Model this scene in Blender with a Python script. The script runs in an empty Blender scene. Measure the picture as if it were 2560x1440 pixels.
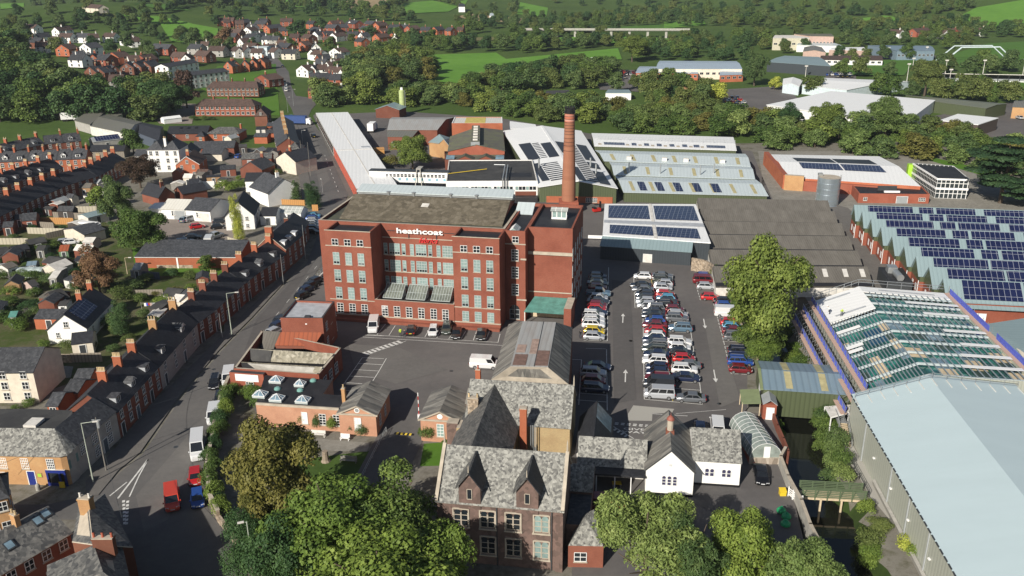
import bpy, bmesh, math, random
import numpy as np
from math import sin, cos, tan, pi, radians, sqrt, floor, atan2, hypot
from mathutils import Vector, Matrix
random.seed(7); RN = random.Random(11)
SC = bpy.context.scene; COL = SC.collection
# ------------------------------------------------------------- camera model
F = 2168.0; PITCH = radians(20.7); ROLL = radians(.58); H = 66.0
CROP = {'A':(0,0,2.8444),'B':(800,0,2.8444),'C':(1660,0,2.8444),'D':(0,400,2.8444),'E':(700,400,2.8444),'F':(1660,400,2.8444),
 'g':(0,850,2.441),'h':(800,850,2.441),'i':(1660,850,2.441),'j':(1400,600,2.88),'k':(560,720,5.5375),'l':(1200,760,6.),'m':(1240,280,5.1425),
 'n':(880,540,5.538),'o':(0,310,5.76),'p':(380,260,5.5386),'q':(560,20,4.129),'r':(0,520,5.1425),'s':(0,740,4.8),'t':(560,500,4.8),
 'u':(580,900,5.538),'v':(1020,920,5.5386),'w':(1420,980,4.5),'x':(1840,880,5.144),'y':(1900,700,3.8788),'z':(920,280,6.546)}
def px(p):
    if isinstance(p[0], str):
        o = CROP[p[0]]; return (o[0]+p[1]/o[2], o[1]+p[2]/o[2])
    return p
def ray(p):
    x, y = px(p); u = x-1280; v = 720-y
    u, v = u*cos(ROLL)+v*sin(ROLL), -u*sin(ROLL)+v*cos(ROLL)
    return (u, F*cos(PITCH)+v*sin(PITCH), -F*sin(PITCH)+v*cos(PITCH))
def G(p, z=0.0):                      # survey point: where a sight line meets the level z
    d = ray(p); t = (z-H)/d[2]
    return Vector((d[0]*t, d[1]*t, z))
def sstep(a, b, x):
    t = min(1, max(0, (x-a)/(b-a))); return t*t*(3-2*t)
LEAT = []                              # centre line of the mill leat, filled below
def gauss(x, y, cx, cy, s): return math.exp(-((x-cx)**2+(y-cy)**2)/(2*s*s))
def leat_depth(x, y):
    if not (20 < x < 75 and 40 < y < 215): return 0.0
    best = 1e9; wd = 3
    for (a, b) in zip(LEAT, LEAT[1:]):
        ax, ay, aw = a; bx, by, bw = b; dx, dy = bx-ax, by-ay
        t = max(0, min(1, ((x-ax)*dx+(y-ay)*dy)/(dx*dx+dy*dy)))
        d = hypot(x-ax-dx*t, y-ay-dy*t)-(aw+(bw-aw)*t)
        best = min(best, d)
    return 3.2*(1-sstep(-.2, 1.3, best))
def T(x, y):
    z = 0.0
    if y > 250:
        z += 16*gauss(x, y, -330, 520, 90)+26*gauss(x, y, -420, 900, 150)+10*gauss(x, y, -150, 1000, 120)
        z += 60*gauss(x, y, 720, 1350, 240)+45*gauss(x, y, -450, 1800, 330)+30*gauss(x, y, 100, 1700, 200)
        d = hypot(x, y)
        z += 70*sstep(1100, 2600, d)+4*sin(x*.011)*sin(y*.009)*sstep(600, 1200, d)
    return z-leat_depth(x, y)
def GT(p, dz=0.0):                     # same, on the terrain
    d = ray(p); n = hypot(d[0], d[1]); lo = 40.0; s = 40.0
    if d[2] < 0: 
        t0 = (0-H)/d[2]*n
        if t0 < 240: return G(p, dz)
    while s < 3200:
        t = s/n; x, y, z = d[0]*t, d[1]*t, H+d[2]*t
        if z < T(x, y)+dz: break
        lo = s; s += 6
    hi = s
    for _ in range(14):
        m = (lo+hi)/2; t = m/n
        if H+d[2]*t < T(d[0]*t, d[1]*t)+dz: hi = m
        else: lo = m
    t = hi/n; return Vector((d[0]*t, d[1]*t, H+d[2]*t))
for a in [(('i',1080,1760),-2.6,4.6),((2085,1440),-2.6,4.2),((2055,1300),-2.6,3.6),(('i',870,1010),-2.6,3.2),(('i',845,760),-2.6,2.9),(('i',810,470),-2.6,2.6),((1955,930),-2.6,2.5),((1905,810),-2.6,2.2),((1868,720),-2.6,2.0),((1840,650),-2.6,1.6)]:
    g = G(a[0], a[1]); LEAT.append((g.x, g.y, a[2]))
# ------------------------------------------------------------- materials
M = {}
def nt(name):
    m = bpy.data.materials.new(name); m.use_nodes = True
    n = m.node_tree.nodes; b = n['Principled BSDF']; M[name] = m
    return m, n, m.node_tree.links, b
def rgb(c): return (c[0], c[1], c[2], 1)
def ramp(n, l, fac, stops):
    r = n.new('ShaderNodeValToRGB'); e = r.color_ramp.elements
    while len(e) < len(stops): e.new(.5)
    for i, (p, c) in enumerate(stops): e[i].position = p; e[i].color = rgb(c)
    l.new(fac, r.inputs[0]); return r.outputs[0]
def noise(n, l, vec, scale, detail=4, rough=.6):
    t = n.new('ShaderNodeTexNoise'); t.inputs['Scale'].default_value = scale; t.inputs['Detail'].default_value = detail; t.inputs['Roughness'].default_value = rough
    if vec: l.new(vec, t.inputs['Vector'])
    return t.outputs['Fac']
def mixc(n, l, f, a, b, mode='MIX'):
    x = n.new('ShaderNodeMix'); x.data_type = 'RGBA'; x.blend_type = mode
    for s, v in ((0, f), (6, a), (7, b)):
        if hasattr(v, 'is_linked'): l.new(v, x.inputs[s])
        else: x.inputs[s].default_value = v if s == 0 else rgb(v)
    return x.outputs[2]
def maprange(n, l, v, a, b, c=0, d=1):
    x = n.new('ShaderNodeMapRange'); l.new(v, x.inputs[0])
    for i, k in enumerate((a, b, c, d)): x.inputs[i+1].default_value = k
    return x.outputs[0]
def coords(n, l, kind='UV', sx=1, sy=1, sz=1):
    t = n.new('ShaderNodeTexCoord'); mp = n.new('ShaderNodeMapping'); mp.inputs['Scale'].default_value = (sx, sy, sz)
    l.new(t.outputs[kind], mp.inputs[0]); return mp.outputs[0]
def bump(n, l, b, h, s=.3, d=.02):
    k = n.new('ShaderNodeBump'); k.inputs['Strength'].default_value = s; k.inputs['Distance'].default_value = d
    l.new(h, k.inputs['Height']); l.new(k.outputs[0], b.inputs['Normal'])
def vary(n, l, c, amt=.12):                       # slight tone change from one object to the next
    oi = n.new('ShaderNodeObjectInfo'); v = maprange(n, l, oi.outputs['Random'], 0, 1, 1-amt, 1+amt)
    hs = n.new('ShaderNodeHueSaturation'); l.new(v, hs.inputs['Value']); l.new(c, hs.inputs['Color']); return hs.outputs[0]
def plain(name, c, rough=.6, metal=0, var=.0, spec=.5, nz=.12, sc=.8):
    m, n, l, b = nt(name)
    f = noise(n, l, coords(n, l), sc, 5)
    o = ramp(n, l, f, [(.3, [x*(1-nz) for x in c]), (.7, [min(1, x*(1+nz)) for x in c])])
    if var: o = vary(n, l, o, var)
    l.new(o, b.inputs['Base Color']); b.inputs['Roughness'].default_value = rough; b.inputs['Metallic'].default_value = metal
    b.inputs['Specular IOR Level'].default_value = spec
    return m
def patchy(name, cols, cell=.45, big=.12, rough=.8, streak=1.0, var=.0, amt=.6, bmp=.25):   # slates, stone, weathered sheet
    m, n, l, b = nt(name)
    uv = coords(n, l)
    v = n.new('ShaderNodeTexVoronoi'); v.inputs['Scale'].default_value = 1/cell; l.new(coords(n, l, 'UV', 1, streak, 1), v.inputs['Vector'])
    sep = n.new('ShaderNodeSeparateColor'); l.new(v.outputs['Color'], sep.inputs[0])
    f2 = noise(n, l, uv, big, 6, .7)
    x = n.new('ShaderNodeMix'); x.data_type = 'FLOAT'; x.inputs[0].default_value = amt; l.new(f2, x.inputs[2]); l.new(sep.outputs[0], x.inputs[3])
    k = len(cols)
    o = ramp(n, l, x.outputs[0], [(.18+.64*i/(k-1), c) for i, c in enumerate(cols)])
    f3 = noise(n, l, coords(n, l, 'UV', 3, 1.2, 1), .9, 6, .75)
    o = mixc(n, l, maprange(n, l, f3, .35, .75, 0, .55), o, cols[0])
    if var: o = vary(n, l, o, var)
    l.new(o, b.inputs['Base Color']); b.inputs['Roughness'].default_value = rough
    bump(n, l, b, sep.outputs[1], bmp, .03); return m
def ribbed(name, c, per=.5, rough=.45, metal=0., c2=None, dark=.72, var=0, stain=.25):     # profiled sheet, ribs up the slope
    m, n, l, b = nt(name)
    w = n.new('ShaderNodeTexWave'); w.inputs['Scale'].default_value = 1/(per*3.2); w.bands_direction = 'X'; l.new(coords(n, l), w.inputs['Vector'])
    f = noise(n, l, coords(n, l, 'UV', 1, .25, 1), .5, 6, .7)
    o = mixc(n, l, maprange(n, l, w.outputs['Fac'], .0, .35, 0, 1), [x*dark for x in c], c)
    o = mixc(n, l, maprange(n, l, f, .4, .8, 0, stain), o, c2 or [x*.6 for x in c])
    if var: o = vary(n, l, o, var)
    l.new(o, b.inputs['Base Color']); b.inputs['Roughness'].default_value = rough; b.inputs['Metallic'].default_value = metal
    bump(n, l, b, w.outputs['Fac'], .4, .03); return m
def gridmat(name, c, line, w, h, lw=.03, rough=.15, spec=.6, c2=None, metal=0):        # panes or cells with lines between
    m, n, l, b = nt(name)
    t = n.new('ShaderNodeTexBrick'); t.offset = 0; t.squash = 1
    for k, v in (('Scale', 1), ('Mortar Size', lw), ('Brick Width', w), ('Row Height', h), ('Mortar Smooth', 0), ('Bias', 0)): t.inputs[k].default_value = v
    t.inputs['Color1'].default_value = rgb(c); t.inputs['Color2'].default_value = rgb(c2 or [x*.8 for x in c]); t.inputs['Mortar'].default_value = rgb(line)
    l.new(coords(n, l), t.inputs['Vector']); l.new(t.outputs['Color'], b.inputs['Base Color'])
    b.inputs['Roughness'].default_value = rough; b.inputs['Specular IOR Level'].default_value = spec; b.inputs['Metallic'].default_value = metal
    return m
def brickmat(name, c, var=.0, mort=.35, rough=.85):
    m, n, l, b = nt(name); uv = coords(n, l)
    f = noise(n, l, uv, .22, 6, .65); f2 = noise(n, l, coords(n, l, 'UV', 2.2, 7, 1), 1.1, 4, .8)
    o = ramp(n, l, f, [(.25, [c[0]*.72, c[1]*.66, c[2]*.66]), (.5, c), (.8, [c[0]*1.18, c[1]*1.35, c[2]*1.4])])
    o = mixc(n, l, maprange(n, l, f2, .42, .72, 0, mort), o, [c[0]*.55, c[1]*.6, c[2]*.65])
    if var: o = vary(n, l, o, var)
    l.new(o, b.inputs['Base Color']); b.inputs['Roughness'].default_value = rough; b.inputs['Specular IOR Level'].default_value = .2
    bump(n, l, b, f2, .25, .02); return m
def groundmat(name, stops, s1=.08, s2=.9, mixf=.5, rough=.95, bm=.3):
    m, n, l, b = nt(name); uv = coords(n, l, 'Object')
    f = noise(n, l, uv, s1, 6, .6); g = noise(n, l, uv, s2, 6, .75)
    x = n.new('ShaderNodeMix'); x.data_type = 'FLOAT'; x.inputs[0].default_value = mixf; l.new(f, x.inputs[2]); l.new(g, x.inputs[3])
    o = ramp(n, l, x.outputs[0], stops)
    l.new(o, b.inputs['Base Color']); b.inputs['Roughness'].default_value = rough; b.inputs['Specular IOR Level'].default_value = .15
    bump(n, l, b, g, bm, .08); return m
def leafmat(name, c1, c2, c3, hv=.012, trans=.22):
    m, n, l, b = nt(name)
    geo = n.new('ShaderNodeTexCoord'); f = noise(n, l, geo.outputs['Object'], 9, 3, .6)
    o = ramp(n, l, f, [(.28, c1), (.5, c2), (.74, c3)])
    oi = n.new('ShaderNodeObjectInfo'); hs = n.new('ShaderNodeHueSaturation')
    l.new(maprange(n, l, oi.outputs['Random'], 0, 1, .5-hv, .5+hv), hs.inputs['Hue']); l.new(maprange(n, l, oi.outputs['Random'], 0, 1, 2.25, 1.55), hs.inputs['Value'])
    l.new(o, hs.inputs['Color']); hs.inputs['Saturation'].default_value = .92; c = hs.outputs[0]
    l.new(c, b.inputs['Base Color']); b.inputs['Roughness'].default_value = .6; b.inputs['Specular IOR Level'].default_value = .25
    t = n.new('ShaderNodeBsdfTranslucent'); l.new(mixc(n, l, .5, c, (.12, .2, .02)), t.inputs[0])
    ms = n.new('ShaderNodeMixShader'); ms.inputs[0].default_value = trans
    l.new(b.outputs[0], ms.inputs[1]); l.new(t.outputs[0], ms.inputs[2]); l.new(ms.outputs[0], n['Material Output'].inputs[0]); return m

brickmat('mill_brick', (.262, .088, .058), mort=.65); brickmat('brick', (.29, .092, .058), var=.18); brickmat('orange_brick', (.40, .13, .068), var=.12)
brickmat('brown_brick', (.20, .085, .055), var=.15); brickmat('buff_brick', (.46, .27, .13), var=.1); brickmat('dull_brick', (.21, .078, .052), var=.2)
brickmat('peach_render', (.48, .26, .17)); brickmat('yellow_stone', (.42, .31, .17), mort=.6); patchy('red_stone', [(.095,.065,.055),(.15,.10,.085),(.20,.13,.11)], .55, .3, var=0)
patchy('rubble', [(.16,.13,.10),(.36,.28,.2),(.5,.42,.33)], .3, .3)
plain('white_render', (.80, .80, .78), .8, nz=.05); plain('cream_render', (.66, .60, .50), .85, var=.12); plain('grey_render', (.34, .33, .31), .85, nz=.15); plain('white', (.82, .82, .82), .5, nz=.04)
plain('old_white', (.62, .60, .56), .8, nz=.2); plain('stone_trim', (.42, .37, .30), .85, nz=.2); plain('concrete', (.36, .35, .32), .9, nz=.22); plain('dark_concrete', (.10, .10, .095), .9, nz=.3, sc=.3)
plain('salmon', (.80, .22, .15), .7, nz=.06); plain('cad_grey', (.30, .32, .33), .5); plain('dark_grey', (.045, .05, .055), .5); plain('black', (.012, .012, .014), .4)
plain('glass', (.015, .02, .025), .08, spec=.8, var=.3); plain('glass_pale', (.23, .32, .31), .25, spec=.7, var=.15, nz=.25, sc=1.6); plain('glass_sky', (.16, .24, .30), .15, spec=.8, nz=.4, sc=.6)
plain('frame_white', (.74, .75, .74), .5); plain('frame_grey', (.42, .47, .47), .5); plain('door', (.05, .07, .09), .4, var=.6); plain('blue_paint', (.015, .03, .20), .4); plain('bright_blue', (.02, .08, .55), .45)
plain('wood', (.33, .20, .10), .8, nz=.25, sc=2); plain('orange_wood', (.52, .27, .09), .8, nz=.2, sc=2); plain('grey_wood', (.24, .23, .21), .85, nz=.25, sc=2); plain('pale_wood', (.55, .45, .31), .8, nz=.2, sc=2)
plain('bark', (.10, .075, .055), .9, nz=.4, sc=3); plain('red_paint', (.45, .025, .02), .4); plain('yellow', (.70, .50, .03), .5); plain('green_plastic', (.015, .30, .12), .5); plain('pot', (.50, .38, .22), .8, var=.2); plain('red_pot', (.36, .09, .05), .8)
plain('galv', (.42, .44, .45), .4, .6); plain('steel', (.50, .55, .58), .35, .5); plain('teal_roof', (.09, .24, .21), .5, nz=.3); plain('lead', (.40, .42, .45), .45, nz=.2); plain('net_blue', (.10, .14, .60), .7, nz=.25, sc=2)
plain('hivis', (.55, .75, .05), .7); plain('cloth_dark', (.02, .025, .04), .8); plain('skin', (.45, .26, .19), .6); plain('line_white', (.62, .62, .60), .8, nz=.2, sc=2); plain('line_yellow', (.50, .42, .12), .8, nz=.2)
plain('tyre', (.012, .012, .012), .8); plain('alloy', (.40, .41, .43), .35, .7); plain('lamp_glass', (.65, .67, .70), .15); plain('tail_red', (.30, .01, .01), .2); plain('plate_yellow', (.75, .55, .05), .5)
patchy('slate', [(.030,.032,.036),(.050,.053,.06),(.085,.088,.095)], .35, .2, .62, var=.25); patchy('dark_slate', [(.016,.017,.022),(.024,.026,.033),(.036,.039,.047)], .35, .2, .65, var=.2)
patchy('lichen_slate', [(.085,.085,.083),(.19,.19,.175),(.30,.30,.275),(.40,.40,.365)], .26, 1.1, .8, amt=.6)
patchy('old_slate', [(.05,.052,.055),(.12,.12,.115),(.22,.215,.20)], .35, .3, .7, var=.15); patchy('brown_tile', [(.05,.032,.025),(.09,.055,.045),(.13,.085,.07)], .35, .25, .8, var=.2)
patchy('streaky_slate', [(.07,.072,.072),(.19,.18,.16),(.32,.31,.28)], .5, .3, .75, streak=.15, amt=.5)
patchy('moss_roof', [(.06,.05,.035),(.14,.12,.085),(.24,.21,.16)], .9, .9, .95, amt=.35, bmp=.6); patchy('lichen_felt', [(.08,.08,.075),(.26,.24,.18),(.42,.39,.31),(.50,.47,.40)], .5, .5, .9, amt=.35)
patchy('felt', [(.030,.030,.032),(.05,.05,.05),(.085,.085,.08)], 1.6, .12, .8, amt=.3, bmp=.05); patchy('dark_felt', [(.012,.012,.014),(.02,.02,.023),(.045,.045,.05)], 2, .14, .6, amt=.25, bmp=.05); patchy('green_felt', [(.05,.05,.045),(.075,.08,.06),(.10,.125,.055)], 1.2, .12, .9, amt=.25)
patchy('brown_felt', [(.07,.065,.058),(.12,.115,.10),(.15,.16,.09),(.17,.16,.13)], 2, .1, .9, amt=.25)
ribbed('white_roof', (.83,.84,.84), 1.2, dark=.95, stain=.12); ribbed('cream_roof', (.66,.65,.60), .9, dark=.9, stain=.25, c2=(.42,.38,.28)); ribbed('pale_roof', (.53,.60,.62), 1.0, dark=.92, stain=.2); ribbed('ice_roof', (.49,.60,.635), 6.0, dark=.993, stain=.35, c2=(.42,.52,.54))
ribbed('teal_grey_roof', (.23,.31,.33), .8, dark=.88); ribbed('blue_roof', (.17,.24,.30), 1.0, dark=.8, stain=.35, c2=(.27,.33,.37)); ribbed('olive_clad', (.085,.105,.055), .7, dark=.75); ribbed('dark_clad', (.045,.055,.065), .6, dark=.8); ribbed('pale_clad', (.44,.46,.40), .7, dark=.85, stain=.2, c2=(.35,.35,.28))
ribbed('asbestos', (.125,.115,.10), .5, .95, c2=(.23,.215,.19), dark=.75, stain=.6); ribbed('rust_roof', (.30,.075,.03), .8, .8, c2=(.13,.05,.03), stain=.6); ribbed('grey_sheet', (.34,.35,.35), .8, .7, c2=(.22,.15,.11), dark=.85, stain=.5); ribbed('brown_roof', (.17,.165,.15), 1, c2=(.2,.21,.1), stain=.4)
ribbed('timber_fence', (.25,.22,.18), .6, .9, dark=.6); ribbed('orange_fence', (.50,.26,.09), .6, .9, dark=.7); ribbed('pale_fence', (.46,.42,.33), .9, .9, dark=.7); ribbed('olive_roof', (.16,.17,.12), 1, dark=.85)
gridmat('pv', (.012,.017,.060), (.23,.25,.30), 1.05, 1.7, .04); gridmat('pv_dark', (.022,.024,.032), (.035,.038,.046), 1.05, 1.7, .03, rough=.45); gridmat('wall_glass', (.03,.04,.045), (.72,.73,.72), 1.2, 1.5, .1); gridmat('poly_glass', (.42,.45,.43), (.70,.70,.68), 1.2, 1.0, .06, .3)
gridmat('void_windows', (.02,.02,.022), (.45,.46,.45), .9, .9, .08)
groundmat('turf', [(.3,(.035,.062,.014)),(.5,(.060,.105,.022)),(.7,(.10,.135,.036))], .02, .5, .5); groundmat('lawn', [(.3,(.06,.14,.016)),(.7,(.10,.20,.028))], .03, .7, .4); groundmat('meadow', [(.3,(.085,.20,.028)),(.5,(.115,.255,.036)),(.7,(.15,.30,.05))], .015, .12, .5, bm=.05)
groundmat('dark_meadow', [(.3,(.055,.13,.022)),(.7,(.09,.19,.034))], .012, .08, .4, bm=.05); groundmat('stubble', [(.3,(.26,.20,.11)),(.7,(.36,.28,.17))], .01, .1, .4, bm=.05); groundmat('rough_grass', [(.3,(.11,.115,.045)),(.7,(.17,.16,.075))], .02, .3, .5)
groundmat('asphalt', [(.28,(.088,.087,.088)),(.5,(.122,.118,.116)),(.74,(.165,.158,.15))], .06, .9, .4, .85, .08); groundmat('yard', [(.27,(.090,.085,.086)),(.5,(.128,.121,.119)),(.74,(.175,.163,.155))], .05, .7, .35, .85, .08)
groundmat('town_ground', [(.3,(.06,.075,.03)),(.42,(.12,.115,.085)),(.52,(.20,.19,.165)),(.62,(.13,.12,.10)),(.75,(.065,.10,.03))], .12, .6, .45); groundmat('garden', [(.28,(.035,.06,.015)),(.45,(.06,.085,.022)),(.58,(.11,.10,.06)),(.75,(.075,.11,.03))], .1, .5, .5, bm=.8)
groundmat('pavement_mat', [(.3,(.11,.105,.10)),(.7,(.17,.16,.15))], .1, 1., .5); groundmat('paving', [(.3,(.17,.16,.14)),(.7,(.30,.29,.26))], .3, 1.2, .5); groundmat('gravel_mat', [(.3,(.20,.17,.15)),(.7,(.30,.26,.23))], .2, 2, .5); groundmat('mud', [(.3,(.07,.055,.035)),(.7,(.16,.13,.09))], .2, 1.2, .5)
groundmat('bank', [(.3,(.02,.035,.01)),(.7,(.05,.08,.02))], .3, 1.5, .5, bm=.9)
m, n, l, b = nt('leat_water'); b.inputs['Base Color'].default_value = (.010,.011,.008,1); b.inputs['Roughness'].default_value = .06; bump(n, l, b, noise(n, l, coords(n, l, 'Object'), 1.2, 4), .08, .05)
m, n, l, b = nt('teal_glass'); f = noise(n, l, coords(n, l, 'Object', .16, .16, .16), 1, 2)
l.new(ramp(n, l, f, [(.3,(.008,.05,.05)),(.45,(.012,.09,.075)),(.52,(.03,.20,.17)),(.6,(.01,.06,.065)),(.7,(.02,.13,.10))]), b.inputs['Base Color']); b.inputs['Roughness'].default_value = .12
leafmat('leaf_green', (.018,.038,.007), (.045,.078,.013), (.088,.128,.022)); leafmat('leaf_bright', (.028,.052,.006), (.068,.108,.012), (.12,.165,.024)); leafmat('leaf_dark', (.010,.028,.008), (.022,.052,.014), (.045,.085,.022))
leafmat('leaf_olive', (.027,.042,.009), (.058,.080,.017), (.10,.12,.028)); leafmat('leaf_autumn', (.034,.038,.007), (.075,.074,.013), (.115,.105,.022)); leafmat('leaf_rust', (.05,.028,.014), (.10,.055,.025), (.15,.09,.04)); leafmat('leaf_yellow', (.09,.12,.01), (.19,.22,.02), (.30,.30,.04)); leafmat('leaf_cedar', (.008,.022,.010), (.018,.042,.016), (.04,.075,.026))
leafmat('leaf_pale_olive', (.034,.055,.008), (.074,.105,.015), (.13,.165,.028)); leafmat('leaf_red', (.25,.02,.005), (.4,.04,.01), (.5,.08,.02)); leafmat('leaf_purple', (.025,.014,.012), (.05,.028,.02), (.075,.045,.028)); leafmat('leaf_silver', (.036,.060,.013), (.080,.118,.026), (.14,.18,.05)); leafmat('leaf_mid', (.020,.040,.011), (.045,.076,.020), (.085,.118,.032)); leafmat('leaf_pink', (.16,.09,.04), (.26,.15,.07), (.33,.21,.1))  # first foliage on this line is a paler olive green leaf colour
CARP = {}
def carpaint(c):
    k = 'car_paint_'+'_'.join('%d' % (x*1000) for x in c)
    if k not in CARP:
        m, n, l, b = nt(k); b.inputs['Base Color'].default_value = rgb(c); b.inputs['Roughness'].default_value = .28; b.inputs['Metallic'].default_value = .15
        b.inputs['Coat Weight'].default_value = .6; b.inputs['Coat Roughness'].default_value = .06; CARP[k] = m
    return CARP[k]
plain('car_glass', (.012,.014,.017), .06, spec=.9)
plain('sign_red', (.62,.035,.035), .5)
patchy('brick_pale', [(.42,.12,.06),(.40,.13,.08),(.6,.45,.4)], .5, .5, .9, amt=.5, bmp=0)
plain('panel_blue', (.22,.42,.52), .5)
plain('silo_green', (.42,.50,.22), .5)
plain('tank_steel', (.50,.58,.64), .3, .75, nz=.1, sc=.25)
plain('lime', (.35,.62,.05), .5)
ribbed('pale_board', (.52,.36,.28), .3, .9, dark=.8)
plain('pool_blue', (.01,.06,.12), .15)
plain('deck', (.03,.06,.05), .4)
plain('dome_green', (.16,.33,.30), .25)
plain('school_glass', (.05,.05,.10), .15)
plain('dome_red', (.27,.085,.06), .6)
plain('poly_glass2', (.24,.28,.26), .12, spec=.8, nz=.3)
patchy('stained_wall', [(.18,.15,.12),(.42,.36,.30),(.52,.47,.40)], .8, .4, .9, streak=.15)
plain('bridge_green', (.085,.12,.065), .7, nz=.2)
plain('cream_old', (.40,.36,.20), .7, nz=.2)
plain('olive_light', (.19,.23,.12), .7)
plain('pale_bark', (.26,.21,.16), .9, nz=.35, sc=4)
plain('lamp_green', (.42,.47,.40), .5)
plain('grey_pole', (.20,.19,.17), .9)
plain('rust_patch', (.17,.105,.085), .8, nz=.3, sc=1.5); plain('rust_pale', (.33,.24,.20), .8, nz=.3, sc=1.2)
plain('teal_panel', (.10,.20,.20), .5)
ribbed('slate_clad', (.10,.12,.16), .6)
plain('green_shed', (.13,.22,.13), .8)
plain('pink_shed', (.45,.34,.31), .8)
plain('timber_dark', (.06,.05,.045), .9, nz=.3)
plain('poly_film', (.36,.42,.42), .2, nz=.4, sc=.7)
plain('ice_clad', (.55,.64,.68), .7)
plain('pinkish', (.45,.32,.27), .8)
plain('brown_clad', (.075,.055,.045), .8)
plain('pale_yellow', (.52,.49,.38), .8)
ribbed('ice_blue', (.36,.44,.52), 1.2, dark=.93)
plain('blue_box', (.03,.07,.22), .5)
brickmat('chimney_brick', (.33, .145, .088), mort=.5); plain('purlin', (.22,.27,.30), .5)
groundmat('tarmac_a', [(.3,(.115,.11,.107)),(.55,(.15,.144,.138)),(.75,(.19,.18,.172))], .12, 1.1, .5, .85, .08); groundmat('tarmac_b', [(.3,(.082,.079,.08)),(.55,(.108,.103,.102)),(.75,(.145,.138,.133))], .12, 1.1, .5, .85, .08)
plain('sky_pane', (.17,.19,.165), .2, spec=.7, nz=.4, sc=.5)
# ------------------------------------------------------------- mesh builder
class MB:
    def __init__(s): s.v = []; s.f = []; s.m = []; s.names = []
    def mi(s, n):
        if n not in s.names: s.names.append(n)
        return s.names.index(n)
    def face(s, pts, mat):
        i = len(s.v); s.v += [tuple(p) for p in pts]; s.f.append(tuple(range(i, i+len(pts)))); s.m.append(s.mi(mat))
    def box(s, x0, x1, y0, y1, z0, z1, mat, top=None, bottom=True):
        a = [(x0,y0),(x1,y0),(x1,y1),(x0,y1)]
        for i in range(4):
            p, q = a[i], a[(i+1) % 4]; s.face([(*p,z0),(*q,z0),(*q,z1),(*p,z1)], mat)
        s.face([(*p, z1) for p in a], top or mat)
        if bottom: s.face([(*p, z0) for p in a[::-1]], mat)
    def prism(s, poly, z0, z1, mat, top=None, bottom=True):
        k = len(poly)
        ar = sum(poly[i][0]*poly[(i+1)%k][1]-poly[(i+1)%k][0]*poly[i][1] for i in range(k))
        if ar < 0: poly = poly[::-1]
        for i in range(k):
            p, q = poly[i], poly[(i+1) % k]; s.face([(p[0],p[1],z0),(q[0],q[1],z0),(q[0],q[1],z1),(p[0],p[1],z1)], mat)
        s.face([(p[0],p[1],z1) for p in poly], top or mat)
        if bottom: s.face([(p[0],p[1],z0) for p in poly[::-1]], mat)
    def slab(s, pts, th, mat, side=None):                # a sloped sheet with thickness th below the given face
        n = (Vector(pts[1])-Vector(pts[0])).cross(Vector(pts[2])-Vector(pts[0])).normalized()
        if n.z < 0: pts = pts[::-1]; n = -n
        lo = [tuple(Vector(p)-n*th) for p in pts]; k = len(pts)
        s.face(pts, mat); s.face(lo[::-1], side or mat)
        for i in range(k): s.face([lo[i], lo[(i+1)%k], pts[(i+1)%k], pts[i]], side or mat)
    def bar(s, a, b, r, mat, k=4, r2=None):
        a = Vector(a); b = Vector(b); d = (b-a).normalized(); t = Vector((0,0,1)) if abs(d.z) < .9 else Vector((1,0,0))
        u = d.cross(t).normalized(); w = d.cross(u); r2 = r if r2 is None else r2; o = pi/4 if k == 4 else 0
        A = [a+(u*cos(o+2*pi*i/k)+w*sin(o+2*pi*i/k))*r for i in range(k)]; B = [b+(u*cos(o+2*pi*i/k)+w*sin(o+2*pi*i/k))*r2 for i in range(k)]
        for i in range(k): s.face([A[i], B[i], B[(i+1)%k], A[(i+1)%k]], mat)
        s.face(A, mat); s.face(B[::-1], mat)
    def lathe(s, prof, mat, k=24, c=(0,0), cap=None):    # prof: (radius, z)
        for (r0, z0), (r1, z1) in zip(prof, prof[1:]):
            for i in range(k):
                a, b = 2*pi*i/k, 2*pi*(i+1)/k
                q = [(c[0]+r0*cos(a), c[1]+r0*sin(a), z0),(c[0]+r0*cos(b), c[1]+r0*sin(b), z0),(c[0]+r1*cos(b), c[1]+r1*sin(b), z1),(c[0]+r1*cos(a), c[1]+r1*sin(a), z1)]
                if r1 < 1e-4: q = q[:3]
                elif r0 < 1e-4: q = [q[0], q[2], q[3]]
                s.face(q, mat)
        r, z = prof[-1]
        if r > 1e-4: s.face([(c[0]+r*cos(2*pi*i/k), c[1]+r*sin(2*pi*i/k), z) for i in range(k)], cap or mat)
    def mesh(s, name, smooth=False):
        me = bpy.data.meshes.new(name); me.from_pydata(s.v, [], s.f)
        for n in s.names: me.materials.append(n if not isinstance(n, str) else M[n])
        me.polygons.foreach_set('material_index', s.m)
        uv = me.uv_layers.new(name='UVMap'); out = np.zeros((len(me.loops), 2), dtype=np.float32); li = 0
        for f in s.f:
            p = [Vector(s.v[i]) for i in f]; nn = Vector((0,0,0))
            for i in range(1, len(p)-1): nn += (p[i]-p[0]).cross(p[i+1]-p[0])
            if nn.length < 1e-12: li += len(f); continue
            nn.normalize()
            if abs(nn.z) > .999: t = Vector((1,0,0)); w = Vector((0,1,0))
            else: t = Vector((-nn.y, nn.x, 0)).normalized(); w = nn.cross(t)
            for q in p: out[li] = (q.dot(t), q.dot(w)); li += 1
        uv.data.foreach_set('uv', out.ravel())
        if smooth: me.polygons.foreach_set('use_smooth', [True]*len(me.polygons))
        me.update(); return me
    def obj(s, name, parent=None, smooth=False, loc=None):
        o = bpy.data.objects.new(name, s.mesh(name, smooth)); COL.objects.link(o)
        if parent: o.parent = parent
        if loc is not None: o.location = loc
        return o
def tag(o, label=None, cat=None, group=None, kind=None):
    if label: o['label'] = label
    if cat: o['category'] = cat
    if group: o['group'] = group
    if kind: o['kind'] = kind
    return o
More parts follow.
